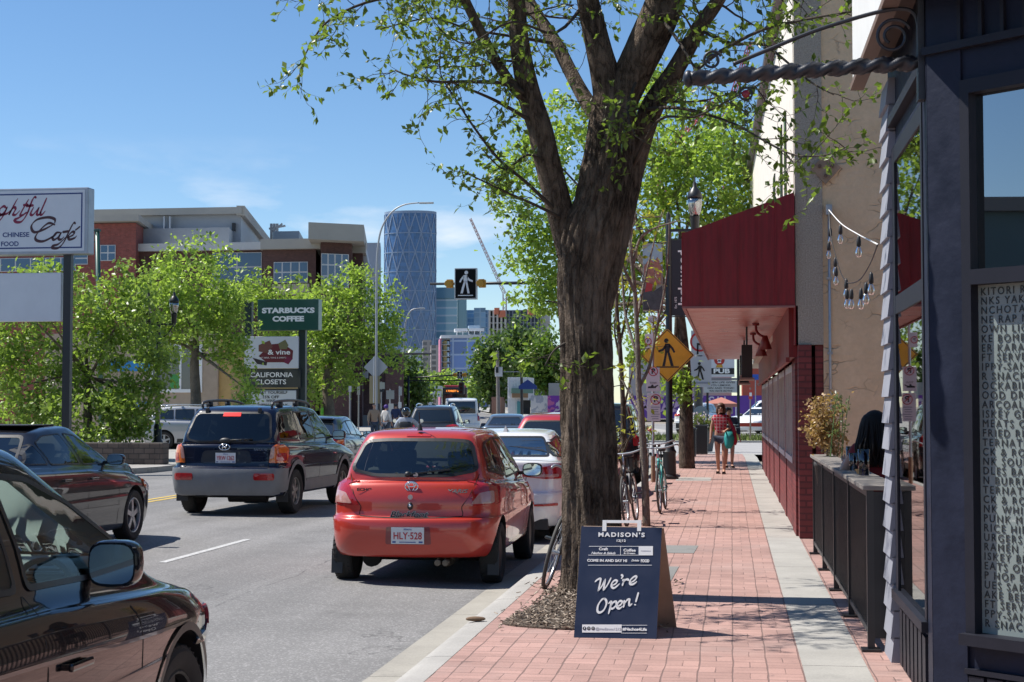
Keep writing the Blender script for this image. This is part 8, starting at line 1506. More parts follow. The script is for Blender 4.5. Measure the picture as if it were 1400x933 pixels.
a2, b2 = at(918, 432, Y), at(946, 328, Y); mb = MB(); mb.box(a2.x, b2.x, Y-.03, Y-.02, a2.z, b2.z); mb.build('name_banner', P('banner_black', (.018, .02, .028), .6), lp); text('Inglewood', .26, at(933.5, 380, Y-.031), (0, 0, 1), (-1, 0, 0), INKW, lp, width=(b2.z-a2.z)*.72, bold=.006); text('Est. 1875', .07, at(924, 414, Y-.031), (0, 0, 1), (-1, 0, 0), INKW, lp)
mb = MB(); [mb.bar((x0, Y, z), (x, Y, z), .025) for x, z in ((a.x, b.z+.02), (a.x, a.z-.02), (b2.x, b2.z+.02), (b2.x, a2.z-.02))]; mb.build('banner_rod', LB_, lp)
cS = at(912.5, 486, Y-.12); hd = 36.2*Y/2150*1.01; mb = MB(); mb.prism(roundpoly([(0, hd), (-hd, 0), (0, -hd), (hd, 0)], .04), cS, (1, 0, 0), (0, 0, 1), .01); mb.build('warning_sign', P('sign_amber', (.74, .37, .012), .4, var=.08, vs=6, coat=.2), lp)
mb = MB(); o_ = [(0, hd*.965), (-hd*.965, 0), (0, -hd*.965), (hd*.965, 0)]; i_ = [(0, hd*.925), (-hd*.925, 0), (0, -hd*.925), (hd*.925, 0)]
for i in range(4): j = (i+1) % 4; mb.add([cS+Vector((p[0], -.0025, p[1])) for p in (o_[i], o_[j], i_[j], i_[i])], [(0, 1, 2, 3)])
walkman(mb, cS+Vector((0, 0, .05)), hd*1.22, mirror=-1, dy=-.005, t=.003); mb.box(cS.x-hd*.42, cS.x+hd*.42, cS.y-.005, cS.y-.002, cS.z-hd*.46, cS.z-hd*.415); mb.build('walking_figure', INKB, lp)
# parking sign post
Y = 33.2; x0 = at(893, 640, Y).x; ps = thing('parking_sign_post', 'thin steel post carrying several white parking signs between the saplings and the lamp post', 'sign', (x0, Y, 0)); mb = MB(); mb.tube([(x0, Y, 0), (x0, Y, at(893, 436, Y).z)], .028, 8); mb.build('pole', STEEL, ps); mb = MB(); mb.tube([(x0, Y, .01), (x0, Y, .55)], .045, 10); mb.build('rusty_sleeve', P('rusty_sleeve', (.25, .15, .09), .8, var=.2), ps)
def plate(x0_, y0_, x1_, y1_, dy=-.04, mat=SWH): mb = MB(); A, B_ = at(x0_, y1_, Y), at(x1_, y0_, Y); mb.bbox(((A.x+B_.x)/2, Y+dy, (A.z+B_.z)/2), (B_.x-A.x, .006, B_.z-A.z), .002); mb.build('sign_plate', mat, ps)
def rings(c_, r, mat=INKR, slash=True, dy=-.05, w=.016, sc=1.):
 mb = MB(); n = 28; p = at(*c_, Y+dy)
 for i in range(n): t0, t1 = 6.283*i/n, 6.283*(i+1)/n; mb.add([p+Vector((math.cos(t)*k, 0, math.sin(t)*k)) for t, k in ((t0, r), (t1, r), (t1, r-w), (t0, r-w))], [(3, 2, 1, 0)])
 if slash: mb.add([p+Vector((x, 0, z)) for x, z in ((-r*.66-.006, r*.66-.006), (-r*.66+.006, r*.66+.006), (r*.66+.006, -r*.66+.006), (r*.66-.006, -r*.66-.006))], [(0, 1, 2, 3)][::-1])
 mb.build('red_ring', mat, ps)
plate(885, 538, 903, 576); rings((896.5, 546.5), .11); text('P', .17, at(896.5, 546.5, Y-.046), XU, ZU, INKB, ps, bold=.006); mb = MB(); [mb.box(at(888, 0, Y).x+(.02 if i % 2 else 0), at(900, 0, Y).x+(-.03 if i % 3 else 0), Y-.046, Y-.044, at(0, 557+i*3, Y).z-.008, at(0, 557+i*3, Y).z+.008) for i in range(6)]; mb.build('small_print', P('grey_print', (.25, .27, .32), .6), ps)
plate(884, 503, 902, 535.5); rings((893, 508), .10); text('P', .15, at(893, 508, Y-.046), XU, ZU, INKB, ps, bold=.006); text('TOW', .06, at(893, 524, Y-.046), XU, ZU, INKB, ps); mb = MB(); mb.prism([(-.11, 0), (-.11, .035), (-.05, .04), (-.03, .075), (.0, .075), (.01, .04), (.03, .04), (.10, .07), (.11, .06), (.06, .02), (.06, 0)], at(893, 531, Y-.045), (1, 0, 0), (0, 0, 1), .002); mb.build('tow_truck_mark', INKB, ps)
plate(882, 457, 893, 477, -.03); rings((886, 467), .075, slash=False, dy=-.04); text('P', .10, at(886, 467, Y-.038), XU, ZU, INKB, ps)
mb = MB(); p = at(892.5, 437, Y-.05); mb.add([p+Vector((math.cos(t)*.115, -.001, math.sin(t)*.09)) for t in np.linspace(0, 6.283, 24, endpoint=False)]+[p+Vector((math.cos(t)*.115, .006, math.sin(t)*.09)) for t in np.linspace(0, 6.283, 24, endpoint=False)], [tuple(range(24))]+[(i, i+24, (i+1) % 24+24, (i+1) % 24) for i in range(24)]); mb.build('oval_plate', SWH, ps); text('5299', .075, p+Vector((0, -.0015, 0)), XU, ZU, P('blue_print', (.03, .10, .35), .5), ps)
# white crossing sign on a grey mast at the cross street
Y = 57.; x0 = at(955, 600, Y).x; cm_ = thing('crossing_sign', 'white pedestrian crossing sign on a thick grey mast beyond the second tree', 'sign', (x0, Y, 0)); mb = MB(); mb.tube([(x0, Y, -.05), (x0, Y, at(955, 440, Y).z)], .16, 14); mb.build('mast', P('dark_grey_mast', (.07, .075, .085), .5, .3), cm_, smooth=True)
def cplate(nm, x0_, y0_, x1_, y1_, mat, dy=-.2): mb = MB(); pxq(mb, x0_, y0_, x1_, y1_, Y+dy, .012); return mb.build(nm, mat, cm_)
cplate('sign_plate', 941.5, 487.5, 972.5, 529.5, P('sign_grey_white', (.46, .47, .50), .5)); mb = MB(); c_ = at(957, 508, Y-.21); walkman(mb, c_, 28*Y/2150, mirror=-1, dy=-.002, t=.004); mb.build('walking_figure', INKB, cm_); mb = MB(); A = at(943, 525, Y-.21); B_ = at(971, 522.5, Y-.21); mb.box(A.x, B_.x, Y-.214, Y-.211, A.z, B_.z); mb.build('small_print', MATS['grey_print'], cm_)
cplate('upper_sign_plate', 945, 452, 973, 486, MATS['sign_grey_white']); mb = MB(); c_ = at(957, 472, Y-.21); n = 24; [mb.add([c_+Vector((math.cos(t)*k, -.003, math.sin(t)*k+.12)) for t, k in ((t0, .36), (t1, .36), (t1, .29), (t0, .29))], [(3, 2, 1, 0)]) for t0, t1 in zip(np.linspace(0, 6.283, n), np.linspace(0, 6.283, n)[1:])]; mb.build('red_ring', INKR, cm_); mb = MB(); c_ = at(955, 480, Y-.21); mb.box(c_.x-.06, c_.x-.0, c_.y-.003, c_.y, c_.z-.12, c_.z+.28); mb.box(c_.x-.0, c_.x+.12, c_.y-.003, c_.y, c_.z+.2, c_.z+.28); mb.prism([(0, -.12), (.17, 0), (0, .12)], c_+Vector((.12, -.003, .24)), (1, 0, 0), (0, 0, 1), .003); mb.build('arrow', INKB, cm_)
mb = MB(); c_ = at(958, 565, Y-.2); mb.lathe([(.26, -.01), (.26, .01)], tuple(c_), 'y', 22); mb.build('round_plate', P('sign_back_blue_grey', (.26, .30, .34), .5, .2), cm_)
# pub pylon
Y = 76.; x0 = at(1010, 600, Y).x; pu = thing('pub_sign', 'pub pylon sign with a red round emblem above a black letterboard on a dark post', 'sign', (x0, Y, .05)); 
def upanel(nm, x0_, y0_, x1_, y1_, mat, dy=0., t=.35): mb = MB(); pxq(mb, x0_, y0_, x1_, y1_, Y+dy, t); return mb.build(nm, mat, pu)
upanel('post', 1008, 476, 1011, 602, BLACKM, .1); upanel('post', 966, 476, 968.5, 602, BLACKM, .1); upanel('emblem_panel', 969, 483, 1004, 515.5, PANW); upanel('name_band', 972, 503.5, 1004, 512, INKB, -.02, .02); upanel('mid_band', 962, 517, 1008, 520, P('band_grey', (.2, .2, .21), .5)); upanel('letterboard', 962, 520.5, 1007.5, 537, P('letterboard_grey', (.50, .51, .52), .5))
k = Y/2150*1.0; text('PUB', .30, at(986.5, 507.8, Y-.025), XU, ZU, INKW, pu, width=22*k, bold=.012)
for i, tx in enumerate(('WHEN LIFE GIVES', 'YOU LEMONS,', 'GIN AND TONIC', 'WE HAVE BOTH!')): text(tx, .12, at(985.5, 523.2+i*3.9, Y-.002), XU, ZU, INKB, pu, width=(38, 27, 36, 31)[i]*k, bold=.002)
mb = MB(); c_ = at(983.5, 492.5, Y-.004); mb.lathe([(.25, -.012), (.25, 0)], tuple(c_), 'y', 22); mb.build('emblem', P('emblem_red', (.45, .03, .02), .5), pu); mb = MB(); mb.lathe([(.10, -.018), (.10, -.012)], tuple(c_+Vector((0, 0, .02))), 'y', 14); mb.prism([(-.09, -.14), (.09, -.14), (.05, .0), (-.05, .0)], c_+Vector((0, -.018, 0)), (1, 0, 0), (0, 0, 1), .004); mb.build('emblem_centre', INKW, pu); mb = MB(); mb.prism([(-.17, -.36), (.17, -.36), (.12, -.22), (-.12, -.22)], c_+Vector((0, -.018, 0)), (1, 0, 0), (0, 0, 1), .004); mb.build('emblem_base', P('emblem_gold', (.55, .30, .03), .5), pu)
# recycling bin, planter, barrier, canopy, small signs beyond the crossing
Y = 50.5; a, b = at(932, 624, Y), at(951, 577, Y); rb = thing('recycling_bin', 'black recycling bin with a sloping top beside the second tree', 'bin', ((a.x+b.x)/2, Y, 0)); mb = MB(); mb.add([(a.x, Y, .02), (b.x, Y, .02), (b.x, Y, .86), (a.x, Y, 1.06), (a.x, Y+.6, .02), (b.x, Y+.6, .02), (b.x, Y+.6, .86), (a.x, Y+.6, 1.06)], [(0, 1, 2, 3), (7, 6, 5, 4), (0, 4, 7, 3), (1, 2, 6, 5), (2, 3, 7, 6), (0, 1, 5, 4)]); mb.build('body', P('bin_black', (.014, .015, .018), .45), rb); mb = MB(); mb.bar((a.x-.03, Y+.3, 1.09), (b.x+.03, Y+.3, .885), .68, .03, upv=Vector((0, 0, 1))); mb.build('lid', P('bin_lid', (.05, .052, .058), .5), rb)
mb = MB(); c_ = at(939.5, 596, Y-.006)
for i in range(3):
 t0 = 2.094*i+.5; pts = [c_+Vector((.085*math.cos(t), 0, .085*math.sin(t))) for t in np.linspace(t0, t0+1.35, 6)]
 for p_, q_ in zip(pts, pts[1:]): mb.bar(p_, q_, .035, .004, upv=Vector((0, 1, 0))) if False else mb.bar(p_, q_, .004, .035, upv=Vector((0, 0, 1)))
mb.build('recycling_mark', INKW, rb)
b2_ = thing('litter_bin', 'second black bin just right of the recycling bin', 'bin', (at(959, 612, 53).x, 53, 0)); mb = MB(); c_ = at(959, 612, 53); mb.box(c_.x-.2, c_.x+.2, 53, 53.5, .02, .95); mb.build('body', MATS['bin_black'], b2_); mb = MB(); mb.box(c_.x-.23, c_.x+.23, 52.97, 53.53, .951, .99); mb.build('lid', MATS['bin_lid'], b2_)
x_ = at(966, 575, 56).x; fl = crown('flower_planter', 'planter of pale flowers behind the bins', (x_, 56, 0), None, [((x_-.2, 56, 1.1), (.55, .3, .28), 1.), ((x_+.1, 56, .95), (.3, .3, .2), .6)], .10, leafmat('planter_leaf', (.17, .21, .06), .4), None, 700, clump=.14, cat='planter'); mb = MB(); mb.lathe([(.3, .02), (.42, .75), (.40, .75), (.3, .6), (.002, .6)], (x_-.1, 56.1, 0), 'z', 18); mb.build('pot', P('planter_grey', (.12, .12, .12), .8), fl); mb = MB(); [mb.ball((x_-.2+rng.uniform(-.6, .5), 55.75+rng.uniform(-.1, .2), 1.0+rng.uniform(-.1, .4)), .035, seg=6, ring=4) for _ in range(46)]; mb.build('blossom', P('pale_blossom', (.6, .5, .5), .7), fl)
Y = 80.; bar_ = thing('barrier_rail', 'low red barrier rail on white posts in front of the white sedan', 'barrier', (at(1022, 590, Y).x, Y, .05)); mb = MB(); pxq(mb, 998, 578.5, 1050, 583.5, Y, .08); mb.build('rail', P('barrier_red', (.50, .05, .03), .5), bar_)
for px in (1004, 1024, 1045): mb = MB(); pxq(mb, px, 579, px+1.6, 592, Y+.09, .08); mb.build('post', WHITE, bar_)
Y = 74.5; sg = thing('parking_sign_post', 'thin post with a small red and white sign standing in the dry grass verge', 'sign', (at(1026, 600, Y).x, Y, .05)); mb = MB(); mb.tube([(at(1026, 600, Y).x, Y, .05), at(1026, 530, Y)], .035, 8); mb.build('pole', P('brown_post', (.2, .15, .13), .7), sg); mb = MB(); pxq(mb, 1023.5, 533, 1029, 546, Y-.06, .01); mb.build('sign_plate', P('sign_red', (.48, .05, .04), .5), sg); mb = MB(); pxq(mb, 1024.6, 537, 1028, 542, Y-.066, .005); mb.build('sign_centre', INKW, sg)
bsg = thing('street_sign', 'blue square sign on a post against the orange building', 'sign', (at(1033, 600, 90).x, 90, .16)); mb = MB(); pxq(mb, 1028, 512, 1038, 519.5, 90, .03); mb.build('sign_plate', P('blue_sign_face', (.02, .09, .42), .5), bsg); mb = MB(); pxq(mb, 1032.5, 519, 1033.5, 585, 90.05, .06); mb.build('pole', GPOLE, bsg)
Y = 118.; um = thing('red_canopy', 'faded red pavilion canopy in front of the purple hoarding', 'canopy', (at(988, 570, Y).x, Y, .16)); mb = MB(); A, B_ = at(960, 552, Y), at(1008, 552, Y); tp = at(986, 543, Y); mb.add([A, B_, B_+Vector((0, 3, 0)), A+Vector((0, 3, 0)), Vector((tp.x, Y+1.5, tp.z))], [(0, 1, 4), (1, 2, 4), (2, 3, 4), (3, 0, 4)]); mb.box(A.x, B_.x, Y, Y+3, A.z-.25, A.z-.001); mb.build('canopy', P('canopy_red', (.42, .17, .12), .6), um)
mb = MB(); [mb.bar((x, y, .16), (x, y, A.z-.25), .08) for x in (A.x+.1, B_.x-.1) for y in (Y+.1, Y+2.9)]; mb.build('leg', WHITE, um); mb = MB(); pxq(mb, 976, 552, 1002, 566, Y+3.2, .1); mb.build('back_wall', P('canopy_wall', (.46, .44, .43), .7), um)
pk = thing('pink_canopy', 'bright pink rounded canopy showing above the slate hatchback', 'canopy', (at(428, 590, 60).x, 60, 0)); mb = MB(); c_ = at(427, 578, 60); mb.ball((c_.x, 60, c_.z-.1), (.30, .4, .28)); mb.build('hood', P('hot_pink', (.62, .05, .18), .5), pk, smooth=True); mb = MB(); mb.bar((c_.x-.2, 60, .1), (c_.x-.15, 60, c_.z-.15), .03); mb.bar((c_.x+.2, 60, .1), (c_.x+.15, 60, c_.z-.15), .03); mb.box(c_.x-.25, c_.x+.25, 59.8, 60.3, .08, .14); mb.build('frame', BLACKM, pk)

# ------------------------------------------------------------------ bicycles
def bicycle(label, rear, front, frame_mat, lean=0., turn=0., fat=.017, basket=False):
 rear, front = Vector((*rear, 0)), Vector((*front, 0)); d = (front-rear); L_ = d.length; t = thing('bicycle', label, 'bicycle', tuple(rear), math.atan2(d.y, d.x)-math.pi/2); t.rotation_euler[1] = lean; r = .335
 fw_ = {'x': 0}
 for i, y in enumerate((0, L_)):
  m = MB(); m.tube([(0, y+math.cos(a)*(r-fat), r+math.sin(a)*(r-fat)) for a in np.linspace(0, 6.283, 41)], fat, 8, cap=False); w = m.build('wheel', P('bike_tyre', (.06, .058, .055), .8), t, world=False, smooth=True)
  m = MB(); m.tube([(0, y+math.cos(a)*(r-.045), r+math.sin(a)*(r-.045)) for a in np.linspace(0, 6.283, 41)], .011, 6, cap=False); m.build('rim', P('bike_rim', (.5, .5, .51), .3, .8), w, world=False, smooth=True)
  m = MB(); [m.bar((.025*(-1)**k, y, r), (0, y+math.cos(k*.3927)*(r-.045), r+math.sin(k*.3927)*(r-.045)), .0028) for k in range(16)]; m.lathe([(.018, -.045), (.018, .045)], (0, y, r), 'x', 10); m.build('spoke', STEEL, w, world=False)
 bb = (0, .42, .28); st = (0, .28, .76); hd_ = (0, L_-.22, .80); hl = (0, L_-.17, .66)
 m = MB(); [m.tube([a, b], q, 8) for a, b, q in ((bb, st, .016), (bb, hl, .018), ((0, .30, .70), hd_, .016), ((0, .42, .28), (.05, 0, r), .009), ((0, .42, .28), (-.05, 0, r), .009), ((0, .29, .72), (.05, 0, r), .008), ((0, .29, .72), (-.05, 0, r), .008), (hd_, hl, .02), (hl, (.05, L_, r), .012), (hl, (-.05, L_, r), .012))]; m.build('frame', frame_mat, t, world=False, smooth=True)
 m = MB(); m.tube([(0, .28, .76), (0, .26, .90)], .012, 8); m.bbox((0, .22, .92), (.13, .25, .05), .025); m.build('saddle', BLACKP, t, world=False, smooth=True, ang=40)
 m = MB(); m.tube([hd_, (0, L_-.26, .95)], .013, 8); m.tube(smoothline([(-.30, L_-.42, .98), (-.27, L_-.30, 1.0), (-.10, L_-.24, .96), (.10, L_-.24, .96), (.27, L_-.30, 1.0), (.30, L_-.42, .98)], 5), .012, 8); m.build('handlebar', STEEL, t, world=False, smooth=True)
 m = MB(); m.lathe([(.09, -.004), (.09, .004)], (.05, .42, .28), 'x', 20); m.bar((.06, .42, .28), (.06, .52, .16), .02); m.bar((-.06, .42, .28), (-.06, .32, .40), .02); m.bbox((.11, .52, .16), (.09, .08, .02), .006); m.bbox((-.11, .32, .40), (.09, .08, .02), .006); m.build('crankset', P('crank_dark', (.08, .08, .08), .4, .6), t, world=False); return t
TEAL = P('teal_frame', (.05, .36, .32), .35, coat=.5)
bicycle('teal framed bicycle parked end on beside the young pale tree', (-1.02, 24.5), (-1.055, 23.45), TEAL, lean=R(3))
bicycle('dark bicycle with silver rims leaning behind the big elm trunk', (-1.60, 13.5), (-1.55, 14.55), P('dark_frame', (.03, .03, .035), .35, coat=.5), lean=R(15))
bicycle('black bicycle with silver handlebars between the elm and the pale young tree', (-1.30, 21.7), (-1.36, 20.65), MATS['dark_frame'], lean=R(5))
bicycle('red bicycle leaning just behind the teal bicycle', (-1.22, 27.2), (-1.15, 26.2), P('red_frame', (.35, .03, .03), .35, coat=.5), lean=R(4))

# ------------------------------------------------------------------ people
def skin(name, J, E, mat, parent, root=0, sub=2):
 """J: [(x, y, z, rx, ry)], E: edges; one continuous skinned surface"""
 me = bpy.data.meshes.new(name); me.from_pydata([j[:3] for j in J], E, []); o = bpy.data.objects.new(name, me); COL.objects.link(o); o.modifiers.new('s', 'SKIN'); sv = me.skin_vertices[0].data
 for i, j in enumerate(J): sv[i].radius = (j[3], j[4] if len(j) > 4 else j[3]); sv[i].use_root = (i == root)
 md = o.modifiers.new('d', 'SUBSURF'); md.levels = sub; md.render_levels = sub
 bpy.context.view_layer.update(); dg = bpy.context.evaluated_depsgraph_get(); n = bpy.data.meshes.new_from_object(o.evaluated_get(dg)); bpy.data.objects.remove(o); n.polygons.foreach_set('use_smooth', [True]*len(n.polygons)); return mesh_obj(name, n, mat, parent)
def hand(J, E, w, d, side, curl=.35, s=1.):
 """palm and five unequal bent fingers continuing from joint index w along direction d"""
 d = Vector(d).normalized(); wr = Vector(J[w][:3]); sd = Vector((0, 1, 0)) if abs(d.y) < .6 else Vector((1, 0, 0)); sd = (sd-d*sd.dot(d)).normalized(); nn = d.cross(sd)*side
 pm = wr+d*.055*s; J.append((*pm, .024*s, .016*s)); p = len(J)-1; E.append((w, p))
 for k, (o, ln) in enumerate(((-.030, .062), (-.010, .075), (.010, .070), (.028, .055))):
  a = pm+sd*o*s+d*.03*s; b = a+(d+nn*curl*.6).normalized()*ln*.5*s; c_ = b+(d+nn*curl*2).normalized()*ln*.5*s; i = len(J); J += [(*a, .0095*s), (*b, .0085*s), (*c_, .007*s)]; E += [(p, i), (i, i+1), (i+1, i+2)]
 a = pm-sd*.028*s-d*.02*s; b = a+(-sd*.8+d*.7+nn*.3).normalized()*.03*s; c_ = b+(d+nn*.4).normalized()*.03*s; i = len(J); J += [(*b, .010*s), (*c_, .0085*s)]; E += [(p, i), (i, i+1)]
def figure(label, loc, rz, pose, clothes, hair=None, skinm=SKIN, extra=None, scale=1., group=None, fing=True, cat='person'):
 """pose: joint dict in metres; clothes: list of (name, material, [(joint names...)], grow)"""
 t = thing('person', label, cat, loc, rz, group); t.scale = (scale,)*3; G = pose; names = list(G); J = [tuple(G[n]) for n in names]; ix = {n: i for i, n in enumerate(names)}
 CH = [('pelvis', 'waist'), ('waist', 'chest'), ('chest', 'neckb'), ('neckb', 'jaw'), ('jaw', 'head'), ('head', 'crown')]+[(a+s, b+s) for s in 'LR' for a, b in (('hip', 'knee'), ('knee', 'ankle'), ('ankle', 'toe'), ('shoulder', 'elbow'), ('elbow', 'wrist'))]+[('pelvis', 'hip'+s) for s in 'LR']+[('chest', 'shoulder'+s) for s in 'LR']+([('head', 'nose')] if 'nose' in G else [])
 E = [(ix[a], ix[b]) for a, b in CH if a in ix and b in ix]
 for s, sg in (('L', 1), ('R', -1)):
  if 'wrist'+s in G: d = Vector(G['wrist'+s][:3])-Vector(G['elbow'+s][:3]); hand(J, E, ix['wrist'+s], d, sg)
 skin('body', J, E, skinm, t, 0)
 for nm, mat, js, gw in clothes:
  idx = {n: i for i, n in enumerate(js)}; Jc = []
  for n in js:
   b = n.split('*'); g = G[b[0]]
   if len(b) > 1: h = G[b[1]]; f = float(b[2]); g = tuple(g[i]*(1-f)+h[i]*f for i in range(min(len(g), len(h))))
   Jc.append((*g[:3], g[3]+gw, (g[4] if len(g) > 4 else g[3])+gw))
  Ec = []
  for a, b in CH:
   if a in idx and b in idx: Ec.append((idx[a], idx[b]))
  for n in js:
   b = n.split('*')
   if len(b) > 1 and b[0] in idx: Ec.append((idx[b[0]], idx[n]))
  skin(nm, Jc, Ec, mat, t, 0)
 if 'ankleL' in G and 'toeL' in G:
  for s in 'LR': m = MB(); a, b = Vector(G['ankle'+s][:3]), Vector(G['toe'+s][:3]); f = b-a; f.z = 0; f.normalize(); m.bar(a-f*.05+Vector((0, 0, -a.z+.012)), b+f*.05+Vector((0, 0, -b.z+.012)), .085, .024); m.bar(b+Vector((-.04, 0, .0)), b+Vector((.04, 0, .0)), .03, .05); m.build('shoe', P('dark_sandal', (.05, .035, .03), .7), t, world=False)
 if hair: hair(t)
 if extra: extra(t)
 return t
def hairball(c, r, mat, parts=()):
 def f(t):
  m = MB(); m.ball(c, r, seg=18, ring=12)
  for c2, r2 in parts: m.ball(c2, r2, seg=16, ring=10)
  for i, v in enumerate(m.v): n = mnoise.noise(Vector(v)*26); m.v[i] = Vector(v)+(Vector(v)-Vector(c)).normalized()*n*.012
  m.build('hair', mat, t, world=False, smooth=True)
 return f
HB = P('brown_hair', (.09, .04, .022), .55, var=.3, vs=30); HK = P('black_hair', (.010, .008, .008), .45, var=.3, vs=40)
def stand(h=1.68, step=.0, fem=True):
 k = h/1.68; w = .155 if fem else .18
 return dict(pelvis=(0, 0, .92*k, .135, .105), waist=(0, 0, 1.08*k, .115, .09), chest=(0, 0, 1.27*k, .14 if fem else .165, .105), neckb=(0, .01, 1.42*k, .062), jaw=(0, -.005, 1.49*k, .052, .055), head=(0, -.012, 1.575*k, .074, .088), crown=(0, -.002, 1.65*k, .060, .07), nose=(0, -.105, 1.565*k, .011),
  hipL=(.085, 0, .86*k, .092), kneeL=(.08, -.05-step*.3, .48*k, .058), ankleL=(.07, .02-step, .085*k, .038), toeL=(.075, -.11-step, .035, .03), hipR=(-.085, 0, .86*k, .092), kneeR=(-.08, -.05+step*.3, .48*k, .058), ankleR=(-.07, .04+step, .085*k, .038), toeR=(-.075, -.09+step, .035, .03),
  shoulderL=(w, .01, 1.37*k, .055), elbowL=(w+.07, .03, 1.11*k, .041), wristL=(w+.085, -.05, .88*k, .028), shoulderR=(-w, .01, 1.37*k, .055), elbowR=(-w-.07, .03, 1.11*k, .041), wristR=(-w-.085, -.05, .88*k, .028))
def plaid():
 m, N, L, b = nodes('red_plaid'); t = N.new('ShaderNodeTexCoord'); s = N.new('ShaderNodeSeparateXYZ'); L.new(t.outputs['Object'], s.inputs[0])
 l = lambda o, per, w: math_(N, L, 'LESS_THAN', math_(N, L, 'FRACT', math_(N, L, 'DIVIDE', math_(N, L, 'ADD', o, 10.), per)), w)
 c_ = mixc(N, L, math_(N, L, 'MULTIPLY', math_(N, L, 'MAXIMUM', l(s.outputs[0], .075, .45), l(s.outputs[2], .075, .45)), .5), (.42, .012, .035), (.16, .008, .02)); c_ = mixc(N, L, math_(N, L, 'MULTIPLY', math_(N, L, 'MAXIMUM', l(s.outputs[0], .075, .16), l(s.outputs[2], .075, .16)), .75), c_, (.62, .45, .45)); L.new(c_, b.inputs['Base Color']); b.inputs['Roughness'].default_value = .85; return m
SHIRT = ['pelvis', 'waist', 'chest', 'neckb', 'shoulderL', 'shoulderR', 'shoulderL*elbowL*.45', 'shoulderR*elbowR*.45']; SHORTS = ['pelvis', 'hipL', 'hipR', 'hipL*kneeL*.35', 'hipR*kneeR*.35']; PANTS = ['pelvis', 'hipL', 'hipR', 'kneeL', 'kneeR', 'ankleL', 'ankleR']; FULL = ['pelvis', 'waist', 'chest', 'neckb', 'shoulderL', 'shoulderR', 'elbowL', 'elbowR', 'elbowL*wristL*.8', 'elbowR*wristR*.8']
DEN = P('denim_shorts', (.05, .065, .10), .85, var=.2, vs=20)
g = stand(1.64, .09); g['elbowL'] = (.235, .03, 1.10, .041); g['wristL'] = (.12, -.17, 1.02, .028); g['pelvis'] = (0, 0, .90, .15, .115); g['chest'] = (0, 0, 1.25, .155, .115); g['waist'] = (0, 0, 1.06, .135, .105)
def wx(t):
 m = MB(); m.add([(x_, y_, z_) for z_, w_ in ((1.0, .10), (.85, .15), (.70, .13), (.60, .07)) for x_, y_ in ((.17-w_*.6, -.16), (.17, -.22), (.17+w_, -.17), (.17+w_, -.08), (.17, -.05), (.17-w_*.6, -.09))], [(i*6+j, i*6+(j+1) % 6, (i+1)*6+(j+1) % 6, (i+1)*6+j) for i in range(3) for j in range(6)]+[(0, 5, 4, 3, 2, 1), (18, 19, 20, 21, 22, 23)]); m.build('teal_bag', P('teal_cloth', (.02, .30, .29), .7, var=.15), t, world=False, smooth=True)
 m = MB(); m.tube(smoothline([(.19, -.02, 1.3), (.30, -.02, 1.05), (.33, -.04, .80), (.30, -.04, .70)], 5), [.035]*5+[.05]*5+[.06]*6, 8); m.build('red_jacket', P('crimson_cloth', (.38, .02, .05), .8), t, world=False, smooth=True)
 m = MB(); [m.ball((k*.034, -.088, 1.56), (.026, .012, .018), seg=10, ring=6) for k in (-1, 1)]; m.bar((-.07, -.06, 1.565), (.07, -.06, 1.565), .008); m.build('sunglasses', P('dark_lenses', (.02, .015, .012), .15), t, world=False, smooth=True); m = MB(); m.ball((0, -.088, 1.505), (.024, .008, .006), seg=8, ring=5); m.build('mouth', P('lips', (.35, .10, .09), .5), t, world=False)
figure('woman in a red plaid shirt walking towards the viewer carrying a teal bag', (-.25, 37.7, 0), R(-3), g, [('shirt', plaid(), SHIRT, .018), ('shorts', DEN, SHORTS, .014)], hairball((0, .02, 1.60), (.10, .10, .085), HB, (((.075, .035, 1.50), (.045, .06, .11)), ((-.075, .035, 1.50), (.045, .06, .11)), ((0, .06, 1.50), (.09, .05, .12)))), extra=wx)
g = stand(1.55, .05, False); figure('child in a navy jersey with pale stripes just behind the plaid shirt woman', (-.07, 41.5, 0), R(10), g, [('jersey', P('striped_jersey', (.02, .035, .07), .8), FULL, .02), ('shorts', P('navy_shorts', (.02, .025, .05), .8), SHORTS, .016)], hairball((0, .02, 1.50), (.085, .095, .08), HK), extra=lambda t: [MB().tube([(.245*math.cos(a), .15*math.sin(a), z) for a in np.linspace(0, 6.283, 20)], .018, 6, cap=False).build('stripe', P('teal_white_stripe', (.35, .50, .52), .8), t, world=False) for z in (1.05, 1.12)])
